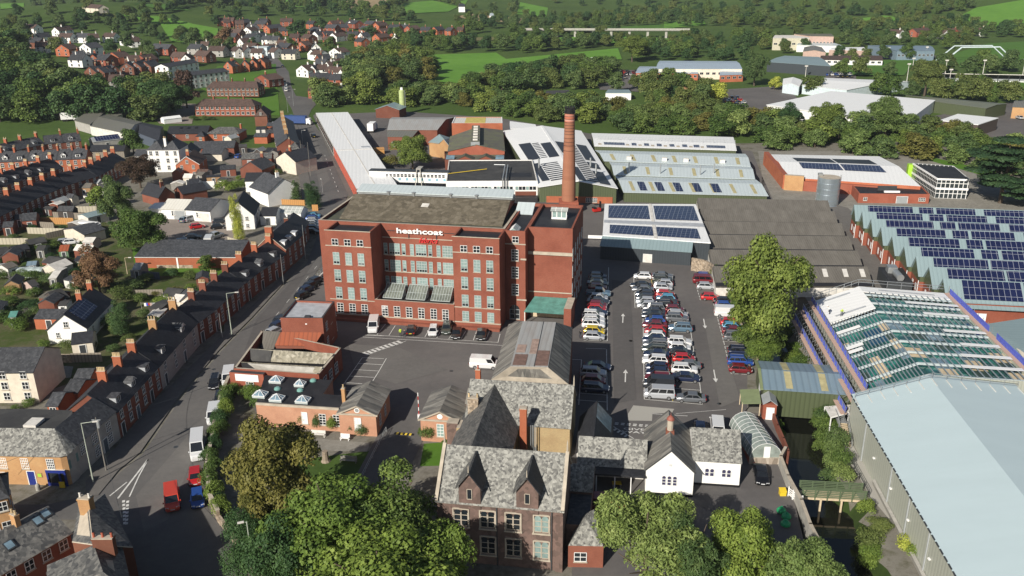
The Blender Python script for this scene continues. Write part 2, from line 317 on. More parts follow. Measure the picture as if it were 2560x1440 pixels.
def thing(name, label, cat, loc, yaw=0, group=None):
    o = bpy.data.objects.new(name, None); COL.objects.link(o); o.location = loc; o.rotation_euler = (0,0,yaw); o.empty_display_size = .3
    return tag(o, label, cat, group)
def mesh_obj(name, me, parent=None, loc=(0,0,0), rot=(0,0,0), scale=None):
    o = bpy.data.objects.new(name, me); COL.objects.link(o); o.location = loc; o.rotation_euler = rot
    if parent: o.parent = parent
    if scale: o.scale = scale
    return o
def copy_tree(o, parent=None):
    c = o.copy(); COL.objects.link(c); c.parent = parent
    for ch in o.children: copy_tree(ch, c)
    return c
# ------------------------------------------------------------- ground sheets
def drape(name, pts, mat, off=.02, sub=None, kind='structure', world=False, zmin=None):
    P = [(p if world else GT(p)) for p in pts]
    bm = bmesh.new(); vs = [bm.verts.new((p[0], p[1], 0)) for p in P]
    es = [bm.edges.new((vs[i], vs[(i+1) % len(vs)])) for i in range(len(vs))]
    bmesh.ops.triangle_fill(bm, use_beauty=True, use_dissolve=False, edges=es)
    if sub:
        for _ in range(7):
            lg = [e for e in bm.edges if e.calc_length() > sub]
            if not lg: break
            bmesh.ops.subdivide_edges(bm, edges=lg, cuts=1); bmesh.ops.triangulate(bm, faces=[f for f in bm.faces if len(f.verts) > 3])
    for f in bm.faces:
        f.normal_update()
        if f.normal.z < 0: f.normal_flip()
    for v in bm.verts: v.co.z = T(v.co.x, v.co.y)+off if sub or v.co.y > 240 else off
    me = bpy.data.meshes.new(name); bm.to_mesh(me); bm.free(); me.materials.append(M[mat])
    o = bpy.data.objects.new(name, me); COL.objects.link(o); o['kind'] = kind; return o
def strip(pts, w):                                    # polyline (world xy) to a ribbon outline
    L, R = [], []
    for i, p in enumerate(pts):
        a = pts[max(0, i-1)]; b = pts[min(len(pts)-1, i+1)]; dx, dy = b[0]-a[0], b[1]-a[1]; k = hypot(dx, dy); nx, ny = -dy/k, dx/k
        ww = w[i] if isinstance(w, (list, tuple)) else w
        L.append((p[0]+nx*ww/2, p[1]+ny*ww/2)); R.append((p[0]-nx*ww/2, p[1]-ny*ww/2))
    return L+R[::-1]
# ------------------------------------------------------------- parts library
WC = {}
def win_mesh(w, h, nx, ny, glass='glass', frame='frame_white', sill=True, bar=.07, arch=False, open_=0):
    k = (round(w,2), round(h,2), nx, ny, glass, frame, sill, arch, open_)
    if k in WC: return WC[k]
    b = MB(); y = -.03
    if arch:
        n = 10; pts = [(-w/2,y,0),(w/2,y,0)]+[(w/2*cos(pi*i/n), y, h-w/2+w/2*sin(pi*i/n)) for i in range(n+1)]
        b.face(pts, glass)
    else: b.face([(-w/2,y,0),(w/2,y,0),(w/2,y,h),(-w/2,y,h)], glass)
    if open_: b.face([(-w/2+.08,y-.01,.12),(w/2-.08,y-.01,.12),(w/2-.08,y-.01,.12+h*open_),(-w/2+.08,y-.01,.12+h*open_)], 'glass')
    if frame:
        t = bar
        for i in range(nx+1):
            x = -w/2+w*i/nx; hh = h if not arch or 0 < i < nx else h-w/2
            b.box(x-t/2, x+t/2, y-.045, y-.005, 0, hh, frame)
        for j in range(ny+1):
            z = h*j/ny
            if arch and j == ny: continue
            b.box(-w/2, w/2, y-.05, y-.008, z-t/2, z+t/2, frame)
    if sill: b.box(-w/2-.12, w/2+.12, y-.14, y+.02, -.16, -.06, 'stone_trim' if sill is True else sill)
    WC[k] = b.mesh('window'); return WC[k]
DC = {}
def door_mesh(w=.95, h=2.05, mat='door', frame='frame_white'):
    k = (w, h, mat, frame)
    if k not in DC:
        b = MB(); b.box(-w/2, w/2, -.05, 0, 0, h, mat); b.box(-w/2-.1, -w/2, -.08, 0, 0, h+.1, frame); b.box(w/2, w/2+.1, -.08, 0, 0, h+.1, frame); b.box(-w/2, w/2, -.08, 0, h, h+.1, frame)
        b.box(w/2-.15, w/2-.08, -.09, -.05, h*.48, h*.52, 'alloy'); DC[k] = b.mesh('door')
    return DC[k]
PC = {}; POT = {}
def chimney_mesh(w, d, h, pots, mat, pot='pot'):
    k = (round(w,2), round(d,2), round(h,2), pots, mat, pot)
    if k in PC: return PC[k]
    b = MB(); b.box(-w/2, w/2, -d/2, d/2, 0, h-.25, mat); b.box(-w/2-.06, w/2+.06, -d/2-.06, d/2+.06, h-.25, h-.1, mat); b.box(-w/2, w/2, -d/2, d/2, h-.1, h, 'stone_trim')
    s = b.mesh('chimney'); p = []; L = max(w, d)-.3
    if pot not in POT: q_ = MB(); q_.lathe([(.15,0), (.12,.45), (.16,.5), (.13,.6)], pot, 8, (0,0), 'black'); POT[pot] = q_.mesh('chimney_pot')
    for i in range(pots):
        t = 0 if pots == 1 else (i/(pots-1)-.5)*L
        p.append((t, 0) if w >= d else (0, t))
    PC[k] = (s, p); return PC[k]
class Bld:
    """A building: origin on the ground below its near left corner, x along the sighted edge a-b, y away from it."""
    def __init__(s, name, label, cat, a, b, z=0, z0=None, group=None, yaw=None, at=None, W=None):
        if at is not None:
            s.W = W or 1; s.yaw = yaw or 0; s.z0 = T(at[0], at[1]) if at[1] > 250 else 0; s.o = Vector((at[0], at[1], s.z0)); s.root = thing(name, label, cat, s.o, s.yaw, group); s.w = MB(); s.r = MB(); s.t = MB(); return
        if z0 is None:
            g = GT(a, z); z0 = T(g.x, g.y) if g.y > 250 else 0.0
            if z0 > .5: g = GT(a, z); z0 = g.z-z
        A, B = G(a, z0+z), G(b, z0+z)
        if yaw is None: yaw = atan2(B.y-A.y, B.x-A.x)
        s.W = (B-A).length; s.yaw = yaw; s.o = Vector((A.x, A.y, z0)); s.z0 = z0
        s.root = thing(name, label, cat, s.o, yaw, group); s.w = MB(); s.r = MB(); s.t = MB()
    def L(s, p, z=0):                  # sighted point at height z in the building's own frame
        g = G(p, s.z0+z)-s.o; c, q = cos(s.yaw), sin(s.yaw); return (g.x*c+g.y*q, -g.x*q+g.y*c)
    def box(s, x0, x1, y0, y1, z0, z1, mat, top=None): s.w.box(x0, x1, y0, y1, z0, z1, mat, top)
    def flat(s, x0, x1, y0, y1, h, wall, roof, par=.5, t=.35, cap=None, z=0):
        cap = cap or wall
        a = [(x0,y0),(x1,y0),(x1,y1),(x0,y1)]; q = [(x0+t,y0+t),(x1-t,y0+t),(x1-t,y1-t),(x0+t,y1-t)]
        for i in range(4):
            k = (i+1) % 4
            s.w.face([(*a[i],z),(*a[k],z),(*a[k],h+par),(*a[i],h+par)], wall)
            s.w.face([(*q[k],h),(*q[i],h),(*q[i],h+par),(*q[k],h+par)], wall)
            s.w.face([(*a[i],h+par),(*a[k],h+par),(*q[k],h+par),(*q[i],h+par)], cap)
        s.r.face([(*p, h) for p in q], roof)
    def gable(s, x0, x1, y0, y1, h, rise, axis='u', wall='brick', roof='slate', ov=.3, th=.14, z=0, hip0=0, hip1=0, ridge=.5, fascia=None):
        f = fascia or roof
        if axis == 'u':
            ym = y0+(y1-y0)*ridge; c0, c1 = (y0, y1); P = lambda u, v, zz: (u, v, zz); u0, u1, vm = x0, x1, ym
        else:
            ym = x0+(x1-x0)*ridge; c0, c1 = (x0, x1); P = lambda u, v, zz: (v, u, zz); u0, u1, vm = y0, y1, ym
        def wf(pts):
            n = (Vector(pts[1])-Vector(pts[0])).cross(Vector(pts[2])-Vector(pts[0])); c = Vector(((x0+x1)/2, (y0+y1)/2, 0)); m = sum((Vector(p) for p in pts), Vector())/len(pts)
            if n.dot(Vector((m.x-c.x, m.y-c.y, 0))) < 0: pts = pts[::-1]
            s.w.face(pts, wall)
        wf([P(u0,c0,z),P(u1,c0,z),P(u1,c0,h),P(u0,c0,h)]); wf([P(u0,c1,z),P(u1,c1,z),P(u1,c1,h),P(u0,c1,h)])
        for u, hp in ((u0, hip0), (u1, hip1)):
            wf([P(u,c0,z),P(u,c1,z),P(u,c1,h)]+([] if hp else [P(u,vm,h+rise)])+[P(u,c0,h)])
        sl0 = rise/max(.01, vm-c0) if vm > c0 else 0; sl1 = rise/max(.01, c1-vm)
        e0, e1 = h-ov*sl0, h-ov*sl1; o0 = ov if hip0 else ov*.6; o1 = ov if hip1 else ov*.6; zt = h+rise+.02; e0 += .02; e1 += .02
        a0, a1 = u0-o0, u1+o1; r0 = u0+hip0 if hip0 else a0; r1 = u1-hip1 if hip1 else a1
        if vm > c0+.01: s.r.slab([P(a0,c0-ov,e0),P(a1,c0-ov,e0),P(r1,vm,zt),P(r0,vm,zt)], th, roof, f)
        s.r.slab([P(a0,c1+ov,e1),P(a1,c1+ov,e1),P(r1,vm,zt),P(r0,vm,zt)], th, roof, f)
        if hip0: s.r.slab([P(a0,c0-ov,e0),P(a0,c1+ov,e1),P(r0,vm,zt)], th, roof, f)
        if hip1: s.r.slab([P(a1,c0-ov,e0),P(a1,c1+ov,e1),P(r1,vm,zt)], th, roof, f)
    def win(s, face, x, z, w=1.0, h=1.4, nx=2, ny=2, glass='glass', frame='frame_white', y=None, sill=True, arch=False, open_=0, label=None):
        me = win_mesh(w, h, nx, ny, glass, frame, sill, arch=arch, open_=open_); off = .004
        loc, rz = {'f': ((x, (y or 0)-off, z), 0), 'b': ((x, (y or 0)+off, z), pi), 'l': (((y or 0)-off, x, z), -pi/2), 'r': (((y or 0)+off, x, z), pi/2)}[face]
        o = mesh_obj('window', me, s.root, loc, (0,0,rz))
        if label: o['label'] = label
        return o
    def wins(s, face, xs, zs, **k):
        for z in zs:
            for x in xs: s.win(face, x, z, **k)
    def door(s, face, x, z=0, y=None, w=.95, h=2.05, mat='door', frame='frame_white'):
        loc, rz = {'f': ((x, (y or 0)-.004, z), 0), 'b': ((x, (y or 0)+.004, z), pi), 'l': (((y or 0)-.004, x, z), -pi/2), 'r': (((y or 0)+.004, x, z), pi/2)}[face]
        return mesh_obj('door', door_mesh(w, h, mat, frame), s.root, loc, (0,0,rz))
    def chim(s, x, y, zb, zt, w=.9, d=.5, pots=3, mat='brick', pot='pot'):
        a, b = chimney_mesh(w, d, zt-zb, pots, mat, pot); o = mesh_obj('chimney', a, s.root, (x, y, zb))
        for c in b: mesh_obj('chimney_pot', POT[pot], o, (c[0], c[1], zt-zb))
        return o
    def part(s, name, mb, loc=None): return mb.obj(name, s.root, loc=loc)
    def end(s):
        w = s.w.obj('wall', s.root) if s.w.f else None
        r = s.r.obj('roof', s.root) if s.r.f else None
        if s.t.f: s.t.obj('trim', s.root)
        return s
def dormer(B, x, y, z, w=1.4, h=1.3, d=1.8, rise=.7, wall='white', roof='dark_slate', flatroof=False, face='f', glass='glass', kind='v'):
    m = MB()
    if flatroof:
        m.box(-w/2, w/2, 0, d, 0, h, wall); m.box(-w/2-.15, w/2+.15, -.2, d, h, h+.12, roof)
    else:
        m.box(-w/2, w/2, 0, d, 0, h, wall); m.face([(-w/2,0,h),(w/2,0,h),(0,0,h+rise)], wall)
        m.slab([(-w/2-.2,-.2,h-.2),(0,-.2,h+rise+.05),(0,d+1,h+rise+.05),(-w/2-.2,d+.4,h-.2)], .08, roof, 'frame_white'); m.slab([(w/2+.2,-.2,h-.2),(0,-.2,h+rise+.05),(0,d+1,h+rise+.05),(w/2+.2,d+.4,h-.2)], .08, roof, 'frame_white')
    o = m.obj('dormer', B.root); o.location = (x, y, z); o.rotation_euler = (0,0,{'f':0,'r':pi/2,'b':pi,'l':-pi/2}[face])
    mesh_obj('window', win_mesh(w*.7, h*.75, 2, 1, glass, 'frame_white', False), o, (0, -.005, h*.15)); return o
def house(label, a, b, d, h=5, rise=2.4, z=None, wall='brick', roof='slate', axis='u', name='house', cat='house', group=None, cols=3, rows=2, chims=None, hip=0, z0=None, cw='frame_white', side=2, doorx=None, ov=.3, glass='glass', wn=(1.0,1.25,2,2), fascia=None, cm=None, solar=None, cpots=3, ext=None):
    """Sighted eaves edge a-b (near side) gives place, width and turn; d is the depth, h the eaves height."""
    B = Bld(name, label, cat, a, b, h if z is None else z, z0, group); W = B.W
    B.gable(0, W, 0, d, h, rise, axis, wall, roof, ov, hip0=hip, hip1=hip, fascia=fascia)
    if rows:
        zs = [h*(i+.32)/rows if rows > 1 else h*.4 for i in range(rows)]
        for z_ in zs:
            for i in range(cols): B.win('f', W*(i+.5)/cols, z_, *wn, glass=glass, frame=cw)
            for i in range(side):
                B.win('r', d*(i+.7)/(side+.4), z_, *wn, y=W, frame=cw); B.win('l', d*(i+.7)/(side+.4), z_, *wn, y=0, frame=cw)
    if axis == 'v' and rows and rise > 2.5: B.win('f', W/2, h+.2, .8, 1.1, 2, 2, frame=cw)
    if doorx is not None: B.door('f', W*doorx)
    ym = d/2 if axis == 'u' else W/2
    for c in (chims if chims is not None else [.92]):
        if axis == 'u': B.chim(W*c, ym, h+rise-.7, h+rise+1.3, .55, .95, cpots, cm or wall)
        else: B.chim(ym, d*c, h+rise-.7, h+rise+1.3, .95, .55, cpots, cm or wall)
    if solar:
        x0, x1, v0, v1 = solar; m = MB()
        if axis == 'u':
            f = lambda u, v: (W*u, d/2*v-.0, h+rise*v+.16); m.slab([f(x0,v0), f(x1,v0), f(x1,v1), f(x0,v1)], .05, 'pv')
        else:
            f = lambda u, v: (W-W/2*v, d*u, h+rise*v+.16); m.slab([f(x0,v0), f(x1,v0), f(x1,v1), f(x0,v1)], .05, 'pv')
        m.obj('solar_panel', B.root)
    B.end(); return B
def shed(label, a, b, d, h=3, rise=1.2, z=None, wall='grey_wood', roof='felt', axis='u', name='shed', cat='shed', flat=False, group=None, z0=None, doorm='dark_grey', ridge=.5, ov=.15, hip=0):
    B = Bld(name, label, cat, a, b, h if z is None else z, z0, group)
    if flat: B.flat(0, B.W, 0, d, h, wall, roof, .12, .15)
    else: B.gable(0, B.W, 0, d, h, rise, axis, wall, roof, ov, .08, ridge=ridge, hip0=hip, hip1=hip)
    if doorm: B.door('f', B.W*.5, w=min(1.0, B.W*.4), h=min(2.0, h*.85), mat=doorm)
    B.end(); return B
def wallrun(name, label, cat, pts, h, th, mat, cap=None, z=0, world=False, group=None, bars=None):
    P = [p if world else GT(p) for p in pts]; o = P[0]; m = MB(); c = MB()
    for p, q in zip(P, P[1:]):
        d = Vector((q[0]-p[0], q[1]-p[1], 0)); d.normalize(); n = Vector((-d.y, d.x, 0))*th/2
        a, b = Vector((p[0]-o[0], p[1]-o[1], 0)), Vector((q[0]-o[0], q[1]-o[1], 0)); a -= d*th*.35; b += d*th*.35
        quad = [(a-n).to_2d(), (b-n).to_2d(), (b+n).to_2d(), (a+n).to_2d()]
        m.prism([tuple(v) for v in quad], z, h, mat)
        if cap:
            n2 = n*1.3; quad = [(a-n2).to_2d(), (b-n2).to_2d(), (b+n2).to_2d(), (a+n2).to_2d()]; c.prism([tuple(v) for v in quad], h, h+.1, cap)
    r = thing(name, label, cat, (o[0], o[1], T(o[0], o[1]) if o[1] > 250 else 0), 0, group); m.obj('panel' if cat == 'fence' else 'wall', r)
    if cap: c.obj('coping', r)
    return r
# ------------------------------------------------------------- cars
def car_meshes(kind):
    # sections along x (front = +x): (x, half width, z bottom, z belt)
    S = {'hatch': dict(L=4.0, W=1.74, belt=.92, roof=1.46, hood=.86, cab=(-1.92,-1.35,.55,1.25), tail=.92),
         'saloon': dict(L=4.7, W=1.82, belt=.92, roof=1.44, hood=.86, cab=(-1.75,-.95,.45,1.25), tail=.95),
         'suv': dict(L=4.5, W=1.86, belt=1.06, roof=1.66, hood=1.0, cab=(-2.15,-1.75,.55,1.2), tail=1.06),
         'estate': dict(L=4.7, W=1.80, belt=.94, roof=1.48, hood=.88, cab=(-2.25,-1.85,.5,1.3), tail=.94),
         'mpv': dict(L=5.0, W=1.92, belt=1.15, roof=1.96, hood=1.12, cab=(-2.45,-2.3,1.15,1.85), tail=1.15),
         'van': dict(L=5.2, W=1.98, belt=1.2, roof=2.1, hood=1.2, cab=(-2.55,-2.45,1.2,1.9), tail=1.2),
         'bigvan': dict(L=6.0, W=2.0, belt=1.35, roof=2.6, hood=1.3, cab=(-2.95,-2.85,1.5,2.3), tail=1.35),
         'pickup': dict(L=5.2, W=1.85, belt=1.08, roof=1.78, hood=1.06, cab=(-.95,-.7,.75,1.35), tail=1.06)}[kind]
    L, W, bt, rf = S['L'], S['W'], S['belt'], S['roof']; h = L/2; hw = W/2; c0, c1, c2, c3 = S['cab']; cl = .22
    body = MB()
    st = [(-h, hw*.86, cl+.18, S['tail']*.82), (-h+.12, hw*.95, cl+.05, S['tail']*.98), (-h+.5, hw, cl, S['tail']), (c2*.3, hw, cl, bt), (c3, hw, cl, bt*.99), (h-.75, hw*.985, cl, S['hood']), (h-.25, hw*.92, cl+.03, S['hood']*.90), (h-.05, hw*.80, cl+.08, S['hood']*.74), (h, hw*.74, cl+.2, S['hood']*.58)]
    def ring(x, w, a, b): return [(x, -w*.9, a), (x, -w, a+.14), (x, -w, b-.16), (x, -w*.9, b), (x, w*.9, b), (x, w, b-.16), (x, w, a+.14), (x, w*.9, a)]
    R = [ring(*t) for t in st]
    for p, q in zip(R, R[1:]):
        for i in range(8): body.face([p[i], q[i], q[(i+1)%8], p[(i+1)%8]][::-1], '_paint')
    body.face(R[0], '_paint'); body.face(R[-1][::-1], '_paint')
    # roof panel and pillars
    tw = hw*.74 if kind not in ('van','bigvan','mpv') else hw*.88; bw = hw*.93
    body.face([(c1,-tw,rf),(c2,-tw,rf),(c2,tw,rf),(c1,tw,rf)], '_paint')
    g = MB(); B0, B1 = (c0, bw), (c3, bw); T0, T1 = (c1, tw), (c2, tw); zb, zt = bt-.03, rf
    solid = kind in ('van','bigvan')
    for sg in (-1, 1):
        q = [(B0[0], sg*bw, zb), (B1[0], sg*bw, zb), (T1[0], sg*tw, zt), (T0[0], sg*tw, zt)]
        body.face(q if sg < 0 else q[::-1], '_paint')
        def lp(u, v, sg=sg):
            xb = B0[0]+(B1[0]-B0[0])*u; xt = T0[0]+(T1[0]-T0[0])*u; y = bw+(tw-bw)*v
            return (xb+(xt-xb)*v, sg*(y+.012), zb+(zt-zb)*v)
        spans = [(.74,.97)] if solid else ([(.04,.30),(.33,.62),(.65,.95)] if kind in ('mpv','estate','suv') else [(.08,.50),(.53,.94)])
        for a, b in spans:
            q = [lp(a,.12), lp(b,.12), lp(b,.86), lp(a,.86)]; g.face(q if sg < 0 else q[::-1], 'car_glass')
    for e, (bx, tx) in ((1, (B1[0], T1[0])), (-1, (B0[0], T0[0]))):
        q = [(bx,-bw,zb),(bx,bw,zb),(tx,tw,zt),(tx,-tw,zt)]; body.face(q if e > 0 else q[::-1], '_paint')
        if e < 0 and solid: continue
        s2 = lambda u, v: (bx+(tx-bx)*v+e*.015, (bw+(tw-bw)*v)*(2*u-1), zb+(zt-zb)*v+.006)
        q = [s2(.06,.10), s2(.94,.10), s2(.92,.92), s2(.08,.92)]; g.face(q if e > 0 else q[::-1], 'car_glass')
    body.face([(h+.004,-.26,.5),(h+.004,.26,.5),(h+.004,.26,.62),(h+.004,-.26,.62)], 'lamp_glass'); body.face([(-h-.004,.26,.6),(-h-.004,-.26,.6),(-h-.004,-.26,.72),(-h-.004,.26,.72)], 'plate_yellow')
    if kind == 'pickup': body.face([(-h+.15,-hw*.8,bt+.004),(-1.0,-hw*.8,bt+.004),(-1.0,hw*.8,bt+.004),(-h+.15,hw*.8,bt+.004)], 'black')
    for sg in (-1, 1): body.box(c3-.35, c3-.15, sg*(hw+.07)-.07, sg*(hw+.07)+.07, bt-.02, bt+.12, '_paint')
    if kind == 'estate' or kind == 'suv':
        for sg in (-1, 1): body.box(c1+.1, c2-.1, sg*tw*.86-.03, sg*tw*.86+.03, rf+.01, rf+.06, 'alloy')
    wh = MB(); r = .31 if kind in ('hatch','saloon','estate') else .35; k = 12
    ri = [(cos(2*pi*i/k), sin(2*pi*i/k)) for i in range(k)]
    for y0, y1 in ((-.09, .09),):
        for i in range(k):
            a, b = ri[i], ri[(i+1)%k]; wh.face([(a[0]*r,y0,a[1]*r),(b[0]*r,y0,b[1]*r),(b[0]*r,y1,b[1]*r),(a[0]*r,y1,a[1]*r)], 'tyre')
        for y, f in ((y0, 1), (y1, -1)):
            wh.face([(a[0]*r,y,a[1]*r) for a in ri][::f], 'tyre'); wh.face([(a[0]*r*.66,y-.006*f,a[1]*r*.66) for a in ri][::f], 'alloy')
    hl = MB(); tl = MB()
    hl.box(-.06, .05, -.2, .2, -.07, .08, 'lamp_glass'); tl.box(-.05, .06, -.14, .14, -.1, .12, 'tail_red')
    return dict(body=body, glass=g.mesh('windows'), wheel=wh.mesh('wheel'), head=hl.mesh('headlight'), tail=tl.mesh('tail_light'), L=L, hw=hw, r=r, S=S)
CARM = {}
def make_car(kind, color, loc, yaw, label, group=None, detail=2, name=None, cat=None):
    if kind not in CARM:
        d = car_meshes(kind); b = d['body']; CARM[kind] = d
        i = b.names.index('_paint'); b.names[i] = carpaint((.5,.5,.5)); d['bm'] = b.mesh('car_body')
        d['pi'] = i
    d = CARM[kind]; nm = name or ('parked_van' if kind in ('van','bigvan') else 'parked_pickup' if kind == 'pickup' else 'parked_car')
    r = thing(nm, label, cat or ('van' if 'van' in kind else 'pickup truck' if kind == 'pickup' else 'car'), loc, yaw, group)
    bo = mesh_obj('body', d['bm'], r); bo.material_slots[d['pi']].link = 'OBJECT'; bo.material_slots[d['pi']].material = carpaint(color)
    mesh_obj('windows', d['glass'], r)
    if detail:
        f = d['L']/2*.62
        for x in (f, -f*.98):
            for sg in (-1, 1): mesh_obj('wheel', d['wheel'], r, (x, sg*(d['hw']-.07), d['r']))
    if detail > 1:
        h = d['L']/2; S = d['S']
        for sg in (-1, 1):
            mesh_obj('headlight', d['head'], r, (h-.14, sg*d['hw']*.68, S['hood']*.72), (0,0,sg*.35)); mesh_obj('tail_light', d['tail'], r, (-h+.01, sg*d['hw']*.72, S['tail']*.78))
    return r
# ------------------------------------------------------------- trees
def crown_mesh(name, n, leaf, mat, seed, kind='broad'):
    g = np.random.default_rng(seed); P = []; Nn = []
    if kind == 'broad':
        nl = 24; lobes = []
        for i in range(nl):
            a = g.uniform(0, 2*pi); zz = g.uniform(.22, .82); rr = .30*sqrt(max(.05, 1-((zz-.48)/.52)**2))*g.uniform(.55, 1.25)
            lobes.append((rr*cos(a), rr*sin(a), zz, g.uniform(.07, .19)))
        lobes.append((0,0,.6,.27)); lobes.append((0,0,.42,.27))
    elif kind == 'tall':
        lobes = [(g.uniform(-.07,.07), g.uniform(-.07,.07), .08+.84*i/13, .17-.11*(i/13)**1.4) for i in range(14)]
        lobes = [(x*2.2, y*2.2, z, r*1.9) for x, y, z, r in lobes]
    elif kind == 'bush':
        lobes = [(.33*cos(a), .33*sin(a), g.uniform(.25,.5), g.uniform(.18,.3)) for a in g.uniform(0, 2*pi, 9)]+[(0,0,.5,.35)]
    elif kind == 'cedar':
        lobes = []
        for i in range(30):
            zz = g.uniform(.16, .95); a = g.uniform(0, 2*pi); R = .5*(1.05-zz)**.55*g.uniform(.35, 1.); lobes.append((R*cos(a), R*sin(a), zz, g.uniform(.10, .17)))
    elif kind == 'feather':
        lobes = [(g.uniform(-.33,.33), g.uniform(-.33,.33), g.uniform(.3,.85), g.uniform(.10,.2)) for _ in range(24)]
    elif kind == 'hedge':
        lobes = [(-.42+.84*i/9, g.uniform(-.04,.04), .5, g.uniform(.11,.15)) for i in range(10)]
    w = np.array([l[3]**2 for l in lobes]); w /= w.sum(); idx = g.choice(len(lobes), n, p=w); Lb = np.array(lobes)[idx]
    d = g.normal(size=(n,3)); d /= np.linalg.norm(d, axis=1)[:,None]
    bias = d[:,2] < -.35; d[bias,2] *= -1
    rad = Lb[:,3]*g.uniform(.62, 1.12, n)
    sq = np.array([1,1,.85]) if kind != 'cedar' else np.array([1.1,1.1,.20])
    if kind == 'hedge': sq = np.array([1,1,3.2])
    C = Lb[:,:3]+d*rad[:,None]*sq
    C[:,2] = np.maximum(C[:,2], .02)
    nr = d*np.array([1,1,1.15])+g.normal(size=(n,3))*(.55 if kind != 'feather' else .9)+np.array([0,0,.25 if kind != 'cedar' else 1.2]); nr /= np.linalg.norm(nr, axis=1)[:,None]
    t = np.cross(nr, g.normal(size=(n,3))); t /= np.linalg.norm(t, axis=1)[:,None]; b = np.cross(nr, t)
    s = leaf*g.uniform(.6, 1.35, n)[:,None]; asp = g.uniform(.55, 1., n)[:,None]
    if kind == 'feather': asp *= .45; s *= 1.35
    V = np.stack([C-t*s-b*s*asp*.5, C+t*s*.35-b*s*asp, C+t*s+b*s*asp*.4, C-t*s*.4+b*s*asp], 1).reshape(-1,3)
    me = bpy.data.meshes.new(name); me.vertices.add(4*n); me.vertices.foreach_set('co', V.astype(np.float32).ravel())
    me.loops.add(4*n); me.loops.foreach_set('vertex_index', np.arange(4*n, dtype=np.int32)); me.polygons.add(n)
    me.polygons.foreach_set('loop_start', np.arange(0, 4*n, 4, dtype=np.int32)); me.polygons.foreach_set('loop_total', np.full(n, 4, dtype=np.int32))
    me.materials.append(M[mat]); me.update(); me.validate(); return me
CRM = {}
LOD = {'near':(24000,.0115), 'mid':(4600,.024)}
def crown(kind, lod, mat, var):
    k = (kind, lod, mat, var)
    if k not in CRM:
        base = (kind, lod, var)
        if base in CRM: me = CRM[base].copy(); me.materials.clear(); me.materials.append(M[mat])
        else:
            n, lf = LOD[lod]
            if kind == 'feather': lf *= 1.1
            if kind in ('tall','bush','hedge'): n = int(n*.6)
            me = crown_mesh('crown', n, lf, mat, hash(base) % 1000 if False else (len(CRM)*17+3), kind); CRM[base] = me
        CRM[k] = me
    return CRM[k]
def trunk_mesh(seed, kind='broad'):
    g = random.Random(seed); m = MB(); p = [(0,0,-.02), (g.uniform(-.01,.01), g.uniform(-.01,.01), .22), (g.uniform(-.03,.03), g.uniform(-.03,.03), .5), (g.uniform(-.03,.03), g.uniform(-.03,.03), .82)]
    r = [.034, .026, .018, .006]
    for i in range(3): m.bar(p[i], p[i+1], r[i], 'bark', 7, r[i+1])
    for i in range(7):
        a = g.uniform(0, 2*pi); z0 = g.uniform(.2, .6); m.bar((p[1][0], p[1][1], z0), (.3*cos(a), .3*sin(a), z0+g.uniform(.12,.3)), .012, 'bark', 5, .004)
    return m.mesh('trunk')
TRK = []
def tree(p, w, h, mat='leaf_green', kind='broad', lod='mid', label='tree', group=None, name='tree', cat='tree', var=None, yaw=None, world=None, low=0):
    if not TRK: TRK.extend(trunk_mesh(i) for i in range(4))
    g = world if world is not None else GT(p); z = T(g[0], g[1])
    nv = 2 if lod == 'near' else 3
    v = RN.randrange(nv) if var is None else var
    r = thing(name, label, cat, (g[0], g[1], z-.1-low), RN.uniform(0, 2*pi) if yaw is None else yaw, group)
    c = mesh_obj('crown', crown(kind, lod, mat, v), r, (0,0,0), (0,0,0), (w, w*RN.uniform(.9,1.1) if yaw is None else w, h))
    if kind not in ('bush', 'hedge'): mesh_obj('trunk', TRK[RN.randrange(4)], r, (0,0,0), (0,0,0), ((w+h)/2*.8, (w+h)/2*.8, h))
    return r
def tpx(base, top, wpx, **k):          # tree sighted by its foot, its top and its width in the photo
    g = GT(base); dep = g.y*cos(PITCH)+(H-g.z)*sin(PITCH); r = ray((base[0] if not isinstance(base[0], str) else px(base)[0], px(top)[1]))
    t = g.y/r[1]; hh = H+r[2]*t-g.z; return tree(base, wpx*dep/F/ .92, max(1.5, hh/.97), **k)
def inpoly(x, y, P):
    c = False; j = len(P)-1
    for i in range(len(P)):
        if (P[i][1] > y) != (P[j][1] > y) and x < (P[j][0]-P[i][0])*(y-P[i][1])/(P[j][1]-P[i][1])+P[i][0]: c = not c
        j = i
    return c
def scatter(poly, sp, seed=1, tries=30, px_poly=True):      # blue-noise points on the ground inside a sighted outline
    P = [tuple(GT(p))[:2] for p in poly] if px_poly else poly; g = random.Random(seed); out = []
    x0, x1 = min(p[0] for p in P), max(p[0] for p in P); y0, y1 = min(p[1] for p in P), max(p[1] for p in P)
    n = int((x1-x0)*(y1-y0)/(sp*sp)*3)+5; cell = {}
    for _ in range(min(n, 60000)):
        x, y = g.uniform(x0, x1), g.uniform(y0, y1)
        if not inpoly(x, y, P): continue
        i, j = int(x//sp), int(y//sp)
        if any(hypot(x-a, y-b) < sp*.8 for u in (i-1,i,i+1) for w in (j-1,j,j+1) for a, b in cell.get((u,w), ())): continue
        cell.setdefault((i,j), []).append((x,y)); out.append((x,y))
    return out
